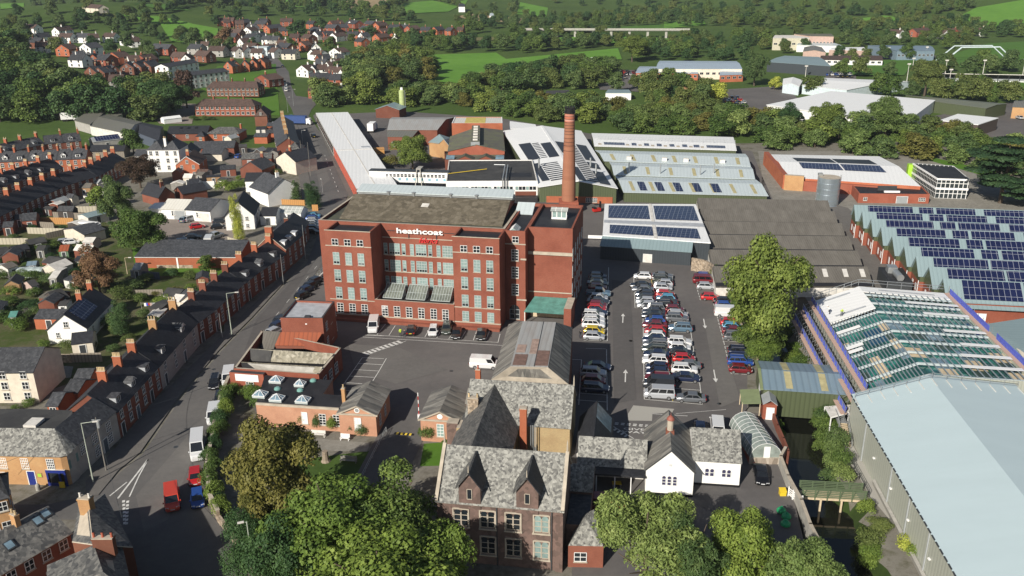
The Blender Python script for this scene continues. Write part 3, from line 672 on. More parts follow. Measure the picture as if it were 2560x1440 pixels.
# ------------------------------------------------------------- the ground
def ground():
    xs = sorted(set([round(x, 2) for x in np.arange(22, 76, 1.1)]+list(range(-120, 22, 9))+list(range(78, 160, 9))+[int(150+22*i+1.6*i*i) for i in range(1, 34)]+[-int(120+20*i+1.6*i*i) for i in range(1, 36)]))
    ys = sorted(set([round(y, 2) for y in np.arange(44, 212, 1.4)]+[-150, -80, -30, 0, 20, 36]+list(range(220, 420, 12))+[int(420+16*i+.5*i*i) for i in range(0, 66)]))
    nx = len(xs); v = [(x, y, T(x, y)) for y in ys for x in xs]; f = []; mi = []
    for j in range(len(ys)-1):
        for i in range(nx-1):
            a = j*nx+i; f.append((a, a+1, a+nx+1, a+nx)); cx, cy = (xs[i]+xs[i+1])/2, (ys[j]+ys[j+1])/2
            mi.append(2 if leat_depth(cx, cy) > .25 else 0 if cy > 330 or cx < -330 else 1)
    me = bpy.data.meshes.new('ground'); me.from_pydata(v, [], f)
    for k in ('turf', 'town_ground', 'bank'): me.materials.append(M[k])
    me.polygons.foreach_set('material_index', mi); me.polygons.foreach_set('use_smooth', [True]*len(f)); me.update()
    o = bpy.data.objects.new('ground', me); COL.objects.link(o); o['kind'] = 'structure'
ground()
W = MB(); pts = [(a[0], a[1]) for a in LEAT]; W.face([(x, y, -2.3) for x, y in strip(pts, [w*2+2.4 for _, _, w in LEAT])], 'leat_water'); o = W.obj('water'); o['kind'] = 'structure'
drape('yard', [(640,1034),(600,960),(640,850),(800,700),(800,640),(882,500),(815,330),(870,284),(1000,278),(1255,296),(1480,335),(1880,378),(1905,440),(1935,505),(1760,600),(1790,690),(1800,760),(1835,850),(1868,925),(1868,1030),(1945,1040),(1962,1140),(1985,1250),(2030,1440),(1430,1440),(1428,1120),(1060,1100),(1050,1040),(970,1040),(930,1050)], 'yard', .03)
drape('drive', [(970,1040),(1060,1040),(1058,1100),(1030,1160),(985,1215),(900,1215),(890,1190)], 'asphalt', .06)
drape('works_yard', [(2145,545),(2062,505),(1900,500),(1905,440),(1895,378),(2240,378),(2460,440),(2560,470),(2560,900),(2400,760),(2330,760),(2250,700)], 'paving', .03)
drape('alley', [(2062,505),(2120,520),(2330,730),(2390,800),(2200,740),(2182,705)], 'pavement_mat', .06)
drape('path', [('i',1080,600),('i',1150,640),('i',1260,830),('i',1390,1030),('i',1480,1180),('i',1500,1330),('i',1420,1150),('i',1260,960),('i',1180,820),('i',1060,640)], 'concrete', .05)
drape('site_ground', [(1905,770),(1960,760),(2010,740),(2180,985),(2100,930),(2000,830)], 'mud', .05)
# streets
def wp(p): g = GT(p); return (g.x, g.y)
drape('road', [(300,1440),(265,1300),(250,1232),(300,1182),(356,1137),(450,1001),(552,880),(633,798),(710,714),(766,660),(790,600),(800,560),(797,520),(778,470),(765,400),(752,340),(738,300),(772,290),(800,330),(838,420),(870,488),(838,560),(826,600),(818,640),(752,738),(690,800),(640,850),(598,905),(575,950),(548,1005),(522,1085),(508,1180),(512,1270),(548,1310),(612,1440)], 'asphalt', .06)
drape('side_road', [(0,1262),(120,1262),(250,1232),(265,1300),(150,1300),(0,1350)], 'asphalt', .055)
drape('pavement', [(246,1240),(296,1178),(350,1134),(445,998),(548,877),(630,795),(707,711),(762,656),(735,662),(664,735),(612,783),(487,908),(403,990),(301,1108),(215,1205),(215,1240)], 'pavement_mat', .16)
drape('pavement', [(512,1270),(548,1310),(612,1440),(650,1440),(575,1320),(535,1265)], 'pavement_mat', .16)
drape('pavement', [(870,488),(838,420),(800,330),(783,290),(790,284),(893,480),(882,500)], 'pavement_mat', .15)
drape('pavement', [(778,470),(765,400),(752,340),(738,300),(728,300),(740,400),(752,470)], 'pavement_mat', .15)
drape('road', [(738,300),(730,275),(716,250),(705,220),(697,195),(690,175),(660,150),(640,130),(660,124),(690,140),(722,180),(728,215),(740,240),(780,245),(790,262),(778,275),(772,290)], 'asphalt', .09, 25)
drape('road', [(1000,285),(930,286),(870,290),(930,420),(985,460),(1010,480),(980,420),(945,350),(960,320)], 'yard', .06)
# painted markings
LN = MB()
def line(a, b, w=.12, m='line_white', z=.09, dash=None):
    A, B = G(a), G(b); A.z = B.z = 0; d = (B-A).normalized(); n = Vector((-d.y, d.x, 0))*w/2; L = (B-A).length; t = 0
    while t < L-.01:
        e = min(L, t+(dash[0] if dash else L)); p, q = A+d*t, A+d*e
        LN.face([(v.x, v.y, z) for v in (p-n, q-n, q+n, p+n)], m); t = e+(dash[1] if dash else 1)
def lines(ps, **k):
    for a, b in zip(ps, ps[1:]): line(a, b, **k)
# car park bays
lines([('j',350,200),('j',340,730),('j',170,725)]); lines([('j',335,790),('j',340,1230)]); lines([('j',80,862),('j',155,865),('j',135,1190)])
lines([('j',530,250),('j',540,490),('j',597,492),('j',607,1150),('j',1025,1187),('j',1000,990),('j',965,820),('j',920,520)]); lines([('j',655,270),('j',688,470),('j',757,520),('j',780,800),('j',812,1165)], m='line_yellow')
lines([('j',985,345),('j',1010,435)], dash=(1,.6)); lines([('j',1100,440),('j',1130,550),('j',1180,740),('j',1232,965),('j',1345,972)], dash=(1.2,.5))
for a, b in [((768,663),(940,670)),((770,705),(950,712)),((815,1020),(1005,1032)),((830,1072),(1010,1085)),((1170,732),(1360,737)),((1185,768),(1360,772)),((1120,445),(1240,450)),((995,360),(1120,362)),((1140,560),(1270,562)),((185,783),(330,787)),((140,1105),(335,1120)),((125,1155),(340,1170))]: line(('j',)+a, ('j',)+b)
for k in range(14): line(('j', 225-2.5*k, 275+32*k), ('j', 346-.6*k, 277+32*k), w=.09)
line(('w',950,250), ('w',1345,275)); line((1815,1025),(1690,1035), w=.08)
# court bays
lines([('k',1960,660),('k',2215,668)]); lines([('E',590,1262),('E',1590,1322)]); lines([('E',620,1245),('E',1550,1300),('E',1565,1240)])
for a, b in [((690,1245),(750,1170)),((775,1250),(820,1180)),((945,1255),(985,1190)),((1030,1262),(1065,1205)),((1115,1268),(1150,1205)),((1200,1275),(1235,1225)),((1285,1280),(1320,1220)),((1375,1285),(1400,1215)),((1460,1292),(1490,1220))]: line(('E',)+a, ('E',)+b)
for a, b in [((1915,970),(2215,985)),((1860,1050),(2200,1068)),((1800,1135),(2140,1155)),((1735,1225),(2085,1243)),((1670,1315),(1935,1332)),((1600,1420),(1830,1430))]: line(('k',)+a, ('k',)+b)
lines([('k',1915,970),('k',1600,1420)]); lines([(966,897),(948,928),(930,957)])
for i in range(9):
    t = i/9; a = (905+115*t*1.0+2, 884-33*t); b = (922+100*t, 887.5-37*t+1)
    A = (905+95*t, 883-32*t); B_ = (917+95*t, 888.5-32*t); LN.face([(*wp(p), .09) for p in (A, (A[0]+5.5, A[1]-1.9), (B_[0]+7, B_[1]-2.2), B_)], 'line_white')
lines([(905,883),(1000,851)], w=.1); lines([(917,889),(1016,853)], w=.1)
def arrow(x, y, up=1):
    c = G(('j', x, y)); ang = radians(8); u = Vector((sin(ang), cos(ang), 0))*up; n = Vector((u.y, -u.x, 0)); P = lambda a, b: tuple(c+u*a+n*b+Vector((0,0,.09)))
    LN.face([P(-2.4,-.1), P(-2.4,.1), P(1,.1), P(1,-.1)][::-1], 'line_white'); LN.face([P(1,-.42), P(1,.42), P(2.4,0)], 'line_white')
arrow(453,565); arrow(471,980); arrow(1040,605,-1); arrow(1115,982,-1)
# junction and street lines
lines([('g',905,730),('g',720,970)], w=.25); lines([('g',905,730),('g',850,830),('g',790,960)], w=.18); lines([('g',775,870),('g',670,955)], w=.18)
for k in range(7):
    line((309.5+.6*k-1.2*(k>3), 1252+9*k), (308.8+.6*k, 1257.5+9*k), w=.35); line((320-.5*k, 1253+9*k), (319-.5*k, 1258.5+9*k), w=.35)
line((846,480), (790,330), w=.14, dash=(2,4)); line((690,790), (797,660), w=.1, dash=(2,5), m='line_white')
for k in range(9): line((757+4.2*k, 279.5-.3*k), (759.2+4.2*k, 279.4-.3*k), w=2.2)
for k in range(6): line(('w', 530+68*k, 352+5*k), ('w', 570+68*k, 355+5*k), w=.25); line(('w', 525+68*k, 366+5*k), ('w', 565+68*k, 370+5*k), w=.25)
for k in range(4):
    q = [('w', 506+40*k, 432+24*k), ('w', 538+40*k, 410+24*k), ('w', 556+40*k, 421+24*k), ('w', 524+40*k, 443+24*k)]
    LN.face([(*wp(p), .09) for p in q], 'line_white')
lines([('w',497,385),('w',740,530)])
for q in [('u',2235,1020),('u',2265,1022)]: pass
for k in range(5): line((1441+1*0, 617+5*k), (1452, 617+5*k), w=.5)
LN2 = LN.obj('road_markings'); LN2['kind'] = 'structure'
def text_obj(name, s, size, mat, parent=None, extrude=.01, font_scale=(1,1), align='CENTER', shear=0, bold=0):
    c = bpy.data.curves.new(name, 'FONT'); c.body = s; c.size = size; c.extrude = extrude; c.align_x = align; c.shear = shear; c.offset = bold
    c.materials.append(M[mat]); o = bpy.data.objects.new(name, c); COL.objects.link(o)
    dg = bpy.context.evaluated_depsgraph_get(); me = bpy.data.meshes.new_from_object(o.evaluated_get(dg)); bpy.data.objects.remove(o)
    o = bpy.data.objects.new(name, me); COL.objects.link(o); me.materials.clear(); me.materials.append(M[mat]); o.scale = (*font_scale, 1)
    if parent: o.parent = parent
    return o
for s, p in (('GIVE', ('w',745,434)), ('WAY', ('w',742,468))):
    o = text_obj('road_lettering', s, .82, 'line_white', extrude=.002, font_scale=(1.9,1), bold=.01); g = G(p); o.location = (g.x, g.y, .095); o.rotation_euler = (0,0,radians(-8)); o['kind'] = 'structure'
pg = [wp(p) for p in [('w',675,250),('w',735,155),('w',1195,195),('w',1170,240),('w',950,245),('w',945,330),('w',672,325)]]
drape('concrete_patch', [(a, b, 0) for a, b in pg], 'concrete', .075, world=True)
for i, p in enumerate(([(870,860),(1000,870),(1120,925),(990,960),(890,930)],[(1530,700),(1575,705),(1590,1000),(1535,1010)],[(1760,800),(1790,790),(1850,1000),(1800,1020)],[('w',1450,560),('w',1900,1120),('w',1750,1400),('w',1400,1250)],[(340,1240),(470,1090),(500,1100),(420,1300),(360,1330)],[(640,800),(760,670),(790,650),(700,780),(610,880)],[(800,470),(770,340),(785,335),(825,450)])): drape('tarmac_patch', p, 'tarmac_b' if i % 2 else 'tarmac_a', .068)
m_ = MB()
for p in [(1648,845),(1577,853),(1736,875),(1798,1010),(1128,928),(535,924),(440,1118)]:
    g = G(p); m_.lathe([(.35, .062), (.35, .068)], 'dark_grey', 10, (g.x, g.y))
o = m_.obj('manhole_covers'); o['kind'] = 'structure'
# gardens, lawns, paving in front of the works
drape('lawn', [(740,1150),(925,1128),(890,1200),(800,1260),(730,1230)], 'turf', .05)
drape('lawn', [(1060,1110),(1112,1106),(1104,1165),(1050,1166)], 'lawn', .05); drape('terrace_paving', [(765,1095),(925,1108),(918,1130),(790,1128)], 'paving', .06)
drape('garden_ground', [(-40,560),(210,520),(300,580),(460,610),(560,690),(560,830),(420,800),(250,930),(60,1000),(-60,1000)], 'garden', .03)
drape('garden_ground', [(330,620),(340,690),(560,690),(600,640)], 'lawn', .04)
drape('garage_yard', [(385,520),(575,540),(600,600),(610,615),(440,615),(400,580)], 'gravel_mat', .05)
drape('verge', [(1870,520),(1905,440),(2240,372),(2490,430),(2490,480),(2330,470)], 'lawn', .02)
drape('verge', [(1020,478),(1078,478),(1083,494),(1035,494)], 'lawn', .07)
# meadows and fields beyond
def field(p, m, n='field', off=.5): drape(n, p, m, off, 40)
field([(1068,140),(1085,138),(1240,133),(1300,170),(1330,185),(1150,210),(1080,205)], 'meadow'); field([(1255,150),(1545,122),(1555,150),(1300,165)], 'meadow'); field([(1310,98),(1560,88),(1700,100),(1660,112),(1440,108),(1330,106)], 'meadow')
field([(1270,250),(1400,243),(1480,250),(1440,268),(1300,268)], 'lawn', 'verge'); field([(1050,92),(1110,90),(1125,100),(1060,103)], 'meadow'); field([(1130,96),(1300,92),(1330,100),(1130,104)], 'rough_grass')
field([(395,50),(450,55),(545,72),(545,92),(470,108),(430,106)], 'meadow'); field([(300,38),(400,42),(480,60),(390,62)], 'meadow'); field([(0,10),(60,8),(50,20),(0,24)], 'meadow'); field([(330,10),(420,12),(480,28),(400,25)], 'dark_meadow')
field([(640,2),(800,-2),(830,12),(770,20),(660,14)], 'meadow'); field([(850,8),(900,-6),(990,-4),(1010,10),(930,22),(870,22)], 'stubble'); field([(960,30),(1010,8),(1080,2),(1150,14),(1120,30),(1010,36)], 'meadow'); field([(1110,10),(1170,0),(1160,16)], 'meadow')
field([(1140,42),(1180,36),(1320,48),(1310,58),(1180,52)], 'stubble'); field([(1290,36),(1300,6),(1370,20),(1365,44)], 'meadow'); field([(1400,75),(1660,62),(1700,75),(1440,82)], 'dark_meadow'); field([(1660,55),(1760,52),(1765,64),(1660,72)], 'meadow')
field([(2140,48),(2210,40),(2250,45),(2220,60),(2150,60)], 'meadow'); field([(2350,60),(2440,20),(2560,0),(2640,0),(2640,45),(2560,60),(2460,72)], 'meadow'); field([(2370,140),(2470,110),(2560,105),(2560,150),(2400,170)], 'dark_meadow', 'playing_field'); field([(2360,200),(2560,195),(2560,225),(2380,228)], 'lawn', 'football_pitch')
field([(2100,150),(2290,152),(2260,190),(2110,190)], 'dark_meadow', 'playing_field'); field([(545,165),(640,165),(690,180),(700,290),(620,285),(500,220)], 'lawn', 'lawn', .12); field([(570,165),(690,160),(690,180),(560,186)], 'dark_meadow', 'lawn', .14)
field([(1480,180),(1590,175),(1660,200),(1600,230),(1500,225)], 'yard', 'car_park', .15); field([(1800,225),(1960,215),(2010,260),(1860,300),(1800,270)], 'yard', 'car_park', .15); field([(2280,300),(2560,250),(2560,360),(2440,350),(2330,330)], 'yard', 'car_park', .12); field([(330,255),(490,260),(480,310),(400,310)], 'gravel_mat', 'yard', .1)
field([(2060,185),(2140,175),(2140,200),(2070,205)], 'yard', 'car_park', .15); field([(2130,140),(2330,138),(2380,146),(2160,152)], 'yard', 'road', .15)
field([(150,186),(330,180),(380,205),(250,222)], 'pavement_mat', 'road', .12)
for i, p in enumerate(([('r',560,640),('r',720,650),('r',700,700),('r',540,690)],[('r',880,880),('r',1230,890),('r',1180,960),('r',700,1010)],[('r',350,280),('r',520,300),('r',480,330),('r',330,310)],[('s',640,830),('s',880,850),('s',850,980),('s',680,1000)],[('r',200,1330),('r',420,1260),('r',460,1300),('r',240,1370)],[('p',1000,790),('p',1230,700),('p',1240,860),('p',1130,870)],[(600,380),(700,370),(720,400),(610,420)],[('o',700,1250),('o',1100,1200),('o',1000,1300),('o',720,1330)])): drape('yard_paving', p, ('paving','pavement_mat','gravel_mat')[i % 3], .06)
# ------------------------------------------------------------- the mill and works
def mill():
    B = Bld('brick_mill', 'tall red brick mill with white rooftop lettering facing the court', 'mill building', (811,575), (1251.5,597), 18.3)
    bk = 'mill_brick'; h = 17.7
    B.flat(-3.9, 33.8, 6.3, 25.5, h, bk, 'green_felt', .6, .45, 'stone_trim')
    B.flat(0, 9.1, 0, 6.28, h, bk, 'dark_felt', .6, .35); B.flat(25.1, 34.0, 0, 6.28, h, bk, 'dark_felt', .6, .35)
    B.flat(9.14, 25.06, -.15, 6.28, 4.1, bk, 'dark_felt', .65, .35, 'stone_trim')
    B.flat(34.02, 37.9, 5.3, 25.5, h, bk, 'dark_felt', .6, .3); B.flat(37.92, 46.5, 8.3, 25.5, h, bk, 'dark_felt', .6, .35)
    t = B.t
    for x0, x1, y in ((-.05, 9.15, -.06), (25.05, 34.05, -.06)):
        for z in (15.2, 4.2): t.box(x0, x1, y, y+.25, z, z+.16, 'stone_trim')
        t.box(x0-.05, x1+.05, y-.03, y+.2, 1.15, 1.35, 'stone_trim'); t.box(x0-.02, x1+.02, y-.04, y+.1, 18.28, 18.4, 'stone_trim')
    t.box(9.2, 25.0, -.25, -.1, 1.15, 1.35, 'stone_trim'); t.box(9.2, 25.0, 6.2, 6.29, 15.4, 15.55, 'stone_trim')
    for z in (11.75, 8.3, 4.95): t.box(9.6, 24.9, 6.15, 6.28, z, z+.16, 'stone_trim')
    t.box(34.0, 38.0, 5.2, 5.3, 15.6, 15.8, 'stone_trim'); t.box(36.2, 38.1, 5.15, 5.3, 4.3, 4.55, 'stone_trim'); t.box(37, 38.1, 5.1, 5.3, 12.6, 12.9, 'stone_trim')
    t.box(37.95, 46.6, 8.0, 8.28, 12.9, 13.5, 'stone_trim'); t.box(37.95, 46.5, 8.15, 8.28, 5.1, 5.3, 'stone_trim')
    B.wins('f', [1.95, 4.45, 6.95], [15.4], w=1.25, h=1.25, nx=2, ny=2, glass='glass'); B.wins('f', [27.25, 29.7, 32.15], [15.4], w=1.25, h=1.25, nx=2, ny=2, glass='glass')
    g = 'glass_pale'; k = 0
    for xs in ([1.95, 4.45, 6.95], [27.25, 29.7, 32.15]):
        for z in (11.6, 8.1, 4.5):
            for x in xs: B.win('f', x, z, 1.25, 2.35, 2, 4, g, 'frame_grey', open_=(.22, 0, .12, .25, .0, .3)[k % 6]); k += 1
        for x in xs: B.win('f', x, 1.5, 1.25, 2.0, 2, 4, 'glass' if x < 20 else g, 'frame_white' if x < 20 else 'frame_grey')
    for z in (12.0, 8.55, 5.1):
        for xc in (11.6, 17.0, 22.4):
            B.win('f', xc, z, 2.1, 2.25, 4, 4, g, 'frame_grey', y=6.3, open_=(.2 if int(xc+z) % 2 else 0))
            for s in (-1.85, 1.85): B.win('f', xc+s, z, .72, 2.25, 1, 4, g, 'frame_grey', y=6.3, open_=(.25 if int(xc*2+z+s) % 2 else 0))
    B.wins('f', [11.15, 13.6, 16.05, 18.5, 20.95, 23.3], [1.5], w=1.2, h=2.1, nx=2, ny=4, glass='glass', y=-.15)
    B.win('f', 36.0, 16.0, 1.2, 1.2, 2, 2, y=5.3); 
    for z in (12.4, 8.9, 5.4): B.win('f', 35.9, z, 1.3, 2.2, 2, 4, y=5.3)
    B.win('f', 35.75, .4, 1.9, 2.9, 2, 3, 'glass', 'frame_grey', y=5.3, arch=True, label='tall arched doorway glazing of the stair tower')
    for z in (12, 8.6, 5, 1.6):
        for y in (9, 12.5, 16, 19.5, 23): B.win('r', y, z, 1.25, 2.2, 2, 4, g, y=46.5); B.win('l', y, z, 1.25, 2.2, 2, 4, g, y=-3.9)
    # mossy gabled roof with ridge light
    m = MB(); m.slab([(-.8,9.6,h+.2),(32.6,9.6,h+.2),(32.3,19.5,h+2.6),(-1.3,19.5,h+2.6)], .2, 'moss_roof'); m.slab([(-1.3,24.6,h+1.4),(32.2,24.6,h+1.4),(32.3,19.5,h+2.6),(-1.3,19.5,h+2.6)], .2, 'moss_roof')
    m.face([(32.3,9.6,h+.2),(32.3,24.6,h+1.2),(32.3,19.5,h+2.45)], bk); m.face([(-.8,9.6,h+.2),(-1.3,19.5,h+2.45),(-1.3,24.6,h+1.2)], bk); B.part('mossy_roof', m)
    m = MB(); m.slab([(-2.6,24.4,h+2.0),(31.8,24.4,h+2.0),(31.4,28.6,h+2.6),(-2.9,28.6,h+2.6)], .25, 'pale_roof'); m.box(-2.4, 31.6, 24.7, 28, h-.3, h+1.7, 'cad_grey'); B.part('ridge_roof', m)
    for x in (6, 11.5, 19.5, 25): 
        m = MB(); m.lathe([(.28,0),(.28,.5),(.5,.62),(.5,.75),(0,.9)], 'galv', 10); B.part('roof_vent', m, (x, 20.6, h+2.4))
    m = MB(); m.slab([(14.5,15.4,h+1.66),(16,15.4,h+1.66),(16,16.8,h+2.0),(14.5,16.8,h+2.0)], .06, 'old_white'); B.part('hatch', m)
    m = MB(); m.slab([(33.4,18.3,h+.2),(37,18.3,h+.2),(37,22,h+1.7),(33.4,22,h+1.7)], .15, 'pale_roof'); m.box(33.5, 36.9, 19.5, 21.9, h, h+.7, 'cad_grey'); B.part('roof_housing', m)
    m = MB(); m.box(41.2, 44.2, 16.4, 18.6, h, h+.35, 'white'); m.box(41.3, 44.1, 16.5, 18.5, h+.35, h+1.7, 'glass_pale'); 
    for i in range(4): m.box(41.25+.95*i, 41.4+.95*i, 16.4, 16.5, h+.35, h+1.7, 'white')
    m.slab([(41,16.2,h+1.7),(44.4,16.2,h+1.7),(44.4,17.5,h+2.2),(41,17.5,h+2.2)], .06, 'poly_glass'); m.slab([(41,18.8,h+1.7),(44.4,18.8,h+1.7),(44.4,17.5,h+2.2),(41,17.5,h+2.2)], .06, 'poly_glass'); B.part('roof_lantern', m)
    m = MB(); m.slab([(34.4,6.2,h+.1),(35.4,6.2,h+.9),(35.4,9.4,h+.9),(34.4,9.4,h+.1)], .06, 'white'); m.slab([(36.4,6.2,h+.1),(35.4,6.2,h+.9),(35.4,9.4,h+.9),(36.4,9.4,h+.1)], .06, 'poly_glass'); m.face([(34.4,6.2,h),(36.4,6.2,h),(35.4,6.2,h+.85)], 'glass_pale'); B.part('roof_lantern', m)
    for x in (12.0, 16.7, 21.7):
        m = MB(); x0, x1 = x-1.9, x+1.9
        m.slab([(x0,2.0,4.35),(x1,2.0,4.35),(x1,4.9,6.3),(x0,4.9,6.3)], .1, 'sky_pane')
        for i in range(8): u = x0+(x1-x0)*i/7; m.bar((u,1.95,4.4),(u,4.95,6.42), .05, 'frame_grey')
        for v in (0, .45, 1): m.bar((x0,1.98+2.95*v,4.42+2*v),(x1,1.98+2.95*v,4.42+2*v), .07 if v != .45 else .04, 'frame_grey')
        for u, q in ((x0, -1), (x1, 1)): m.face([(u,2,4.1),(u,4.9,4.1),(u,4.9,6.25),(u,2,4.3)][::q], 'cad_grey')
        m.face([(x1,4.9,4.1),(x0,4.9,4.1),(x0,4.9,6.25),(x1,4.9,6.25)], 'cad_grey'); B.part('skylight', m)
    # canopy over the yard entrance
    m = MB(); m.slab([(37.95,3.2,2.9),(45.8,3.2,2.9),(45.8,8.2,4.2),(39.2,8.2,4.2)], .15, 'teal_roof'); m.box(45.8, 47.2, 2.2, 8.2, 0, 4.4, bk, 'stone_trim'); m.box(38, 38.15, 3.3, 3.45, 0, 2.8, 'old_white'); m.box(38.5, 45.8, 7.9, 8.2, 0, 1.0, 'pale_wood'); m.box(40, 45, 8.05, 8.2, 1.2, 2.4, 'glass'); B.part('canopy', m)
    # lettering on its frame
    fr = MB()
    for x in (14.6, 20.2): fr.box(x, x+.12, 6.1, 6.2, 15.5, 16.6, 'dark_grey')
    fr.box(10.3, 12.0, 6.12, 6.24, 16.85, 16.92, 'dark_grey'); fr.box(21.8, 24.9, 6.12, 6.24, 16.85, 16.92, 'dark_grey'); fr.box(12.2, 21.6, 6.12, 6.22, 16.55, 16.62, 'dark_grey'); sg = B.part('sign_frame', fr)
    s = text_obj('lettering', 'heathcoat', 1.42, 'white', sg, .09, (1.38,1), bold=.035); s.location = (16.9, 6.0, 16.55); s.rotation_euler = (pi/2,0,0); s['label'] = 'white lowercase lettering reading heathcoat'
    bpy.context.view_layer.update(); sx = 9.3/max(.1, s.dimensions.x); s.scale = (s.scale[0]*sx, s.scale[1], 1)
    s = text_obj('script_lettering', 'fabrics', 1.35, 'sign_red', sg, .05, (1.,1.15), shear=.45, bold=.012); s.location = (18.5, 6.08, 14.75); s.rotation_euler = (pi/2,0,0); s['label'] = 'red slanting script lettering under the white word'
    bpy.context.view_layer.update(); sx = 3.9/max(.1, s.dimensions.x); s.scale = (s.scale[0]*sx, s.scale[1], 1)
    B.part('basement_wall', (lambda q: (q.box(1, 34, -.9, -.05, 0, .55, bk), q)[1])(MB()))
    B.end()
mill()
def chimney():
    g = G((1421,528)); r = thing('factory_chimney', 'tall round brick factory chimney with dark iron bands above the works', 'chimney', g)
    m = MB(); m.lathe([(1.95,0),(1.9,8),(1.58,17),(1.32,27.4)], 'chimney_brick', 28); m.obj('shaft', r, True)
    m = MB(); m.box(-2.6, 2.6, -2.6, 2.6, 0, 3.2, 'brick'); m.obj('plinth', r)
    b = MB()
    for z in (17.3,18.7,19.7,20.7,21.8,22.6,23.4,24.2,25.0,25.9,26.6): rr = np.interp(z, [17, 27.4], [1.58, 1.32])+.035; b.lathe([(rr-.04, z-.05),(rr, z-.05),(rr, z+.05),(rr-.04, z+.05)], 'black', 28)
    b.obj('iron_bands', r)
    c = MB(); c.lathe([(1.35,27.3),(1.55,27.4),(1.55,27.8),(1.3,27.9),(1.3,28.6),(1.0,28.6),(1.0,28)], 'black', 20)
    for i in range(10): a = 2*pi*i/10; c.box(1.2*cos(a)-.18, 1.2*cos(a)+.18, 1.2*sin(a)-.18, 1.2*sin(a)+.18, 28.5, 29.1, 'black')
    c.obj('cap', r); w = MB(); w.lathe([(1.385,25.0),(1.375,26.5),(1.345,27.2)], 'brick_pale', 28); w.obj('pale_patch', r)
chimney()
def quadb(name, label, cat, pts, h, wall, roof, rise=0, axis='u', par=.3, z=None, ov=.2, fascia=None, gablem=None, group=None, z0=None):
    """Four sighted roof corners (near left, near right, far right, far left)."""
    B = Bld(name, label, cat, pts[0], pts[1], h if z is None else z, z0, group); zz = h if z is None else z
    q = [B.L(p, zz) for p in pts]; q[0] = (0,0); w = B.w
    for i in range(4):
        a, b = q[i], q[(i+1)%4]; w.face([(*a,0),(*b,0),(*b,h+(par if not rise else 0)),(*a,h+(par if not rise else 0))], wall)
    if not rise:
        c = (sum(p[0] for p in q)/4, sum(p[1] for p in q)/4); n = []
        for p in q: d = hypot(c[0]-p[0], c[1]-p[1]); n.append((p[0]+(c[0]-p[0])*.45/d, p[1]+(c[1]-p[1])*.45/d))
        if par > 0:
            for i in range(4):
                k = (i+1)%4; w.face([(*n[k],h),(*n[i],h),(*n[i],h+par),(*n[k],h+par)], wall); w.face([(*q[i],h+par),(*q[k],h+par),(*n[k],h+par),(*n[i],h+par)], fascia or wall)
            B.r.face([(*p,h) for p in n], roof)
        else:
            e = [(p[0]+(p[0]-c[0])*.012, p[1]+(p[1]-c[1])*.012) for p in q]; B.r.slab([(*p,h+.02) for p in e], .25, roof, fascia or roof)
    else:
        v = [Vector((*p,h)) for p in q]; g = gablem or wall
        if axis == 'u': r0, r1 = (v[0]+v[3])/2, (v[1]+v[2])/2; S = [(v[0],v[1],r1,r0),(v[2],v[3],r0,r1)]; E = [(v[3],v[0],r0),(v[1],v[2],r1)]
        else: r0, r1 = (v[0]+v[1])/2, (v[3]+v[2])/2; S = [(v[3],v[0],r0,r1),(v[1],v[2],r1,r0)]; E = [(v[0],v[1],r0),(v[2],v[3],r1)]
        up = Vector((0,0,rise)); r0 = r0.copy(); 
        for a, b, c_, d in S:
            o = ((a-d)+(b-c_)).normalized()*ov; al = (b-a).normalized()*ov; dz = Vector((0,0,-rise*ov/max(.5,((a-d)+(b-c_)).length/2)+.03))
            B.r.slab([a+o-al+dz, b+o+al+dz, c_+up+al+Vector((0,0,.03)), d+up-al+Vector((0,0,.03))], .12, roof, fascia or roof)
        for a, b, r in E: w.face([a, b, r+up], g)
    B.q = q; return B
def onroof(B, q, u0, u1, v0, v1, z0, z1, mat, lift=.12, th=.06):
    """A thin panel on a slope: u across, v up, between the slope's lower edge q0-q1 (height z0) and upper edge q3-q2 (height z1)."""
    def P(u, v):
        a = Vector(q[0]).lerp(Vector(q[1]), u); b = Vector(q[3]).lerp(Vector(q[2]), u); p = a.lerp(b, v); return (p[0], p[1], z0+(z1-z0)*v+lift)
    m = MB(); m.slab([P(u0,v0),P(u1,v0),P(u1,v1),P(u0,v1)], th, mat); return m
def panel(B, name, *a, **k): return B.part(name, onroof(B, *a, **k))
# long range beside the street
B = quadb('weaving_range', 'long low building with flat white roof and salmon end beside the street', 'factory building', [(891,470),(994,465),(870,281),(790,283)], 4.2, 'dark_concrete', 'white_roof', 0, par=0, fascia='concrete')
q = B.q; d0 = Vector((*q[3],0))-Vector((*q[0],0)); n = Vector((-d0.y, d0.x, 0)).normalized()*.06
if n.x > 0: n = -n
def lw(B, a, b, z0, z1, mat, name, off=1): 
    p, r = d0*a+n*off, d0*b+n*off; m = MB(); m.face([(p.x,p.y,z0),(r.x,r.y,z0),(r.x,r.y,z1),(p.x,p.y,z1)][::-1], mat); m.face([(p.x,p.y,z0),(r.x,r.y,z0),(r.x,r.y,z1),(p.x,p.y,z1)], mat); B.part(name, m)
lw(B, 0, .47, 0, 3.9, 'salmon', 'salmon_cladding'); lw(B, .47, 1, 0, 3.9, 'white_render', 'white_cladding'); lw(B, .48, .99, .6, 1.6, 'void_windows', 'window_strip', 1.6); lw(B, .48, .99, 2.3, 3.5, 'void_windows', 'window_strip', 1.6); lw(B, .48, .99, 1.75, 2.15, 'dull_brick', 'brick_band', 1.5)
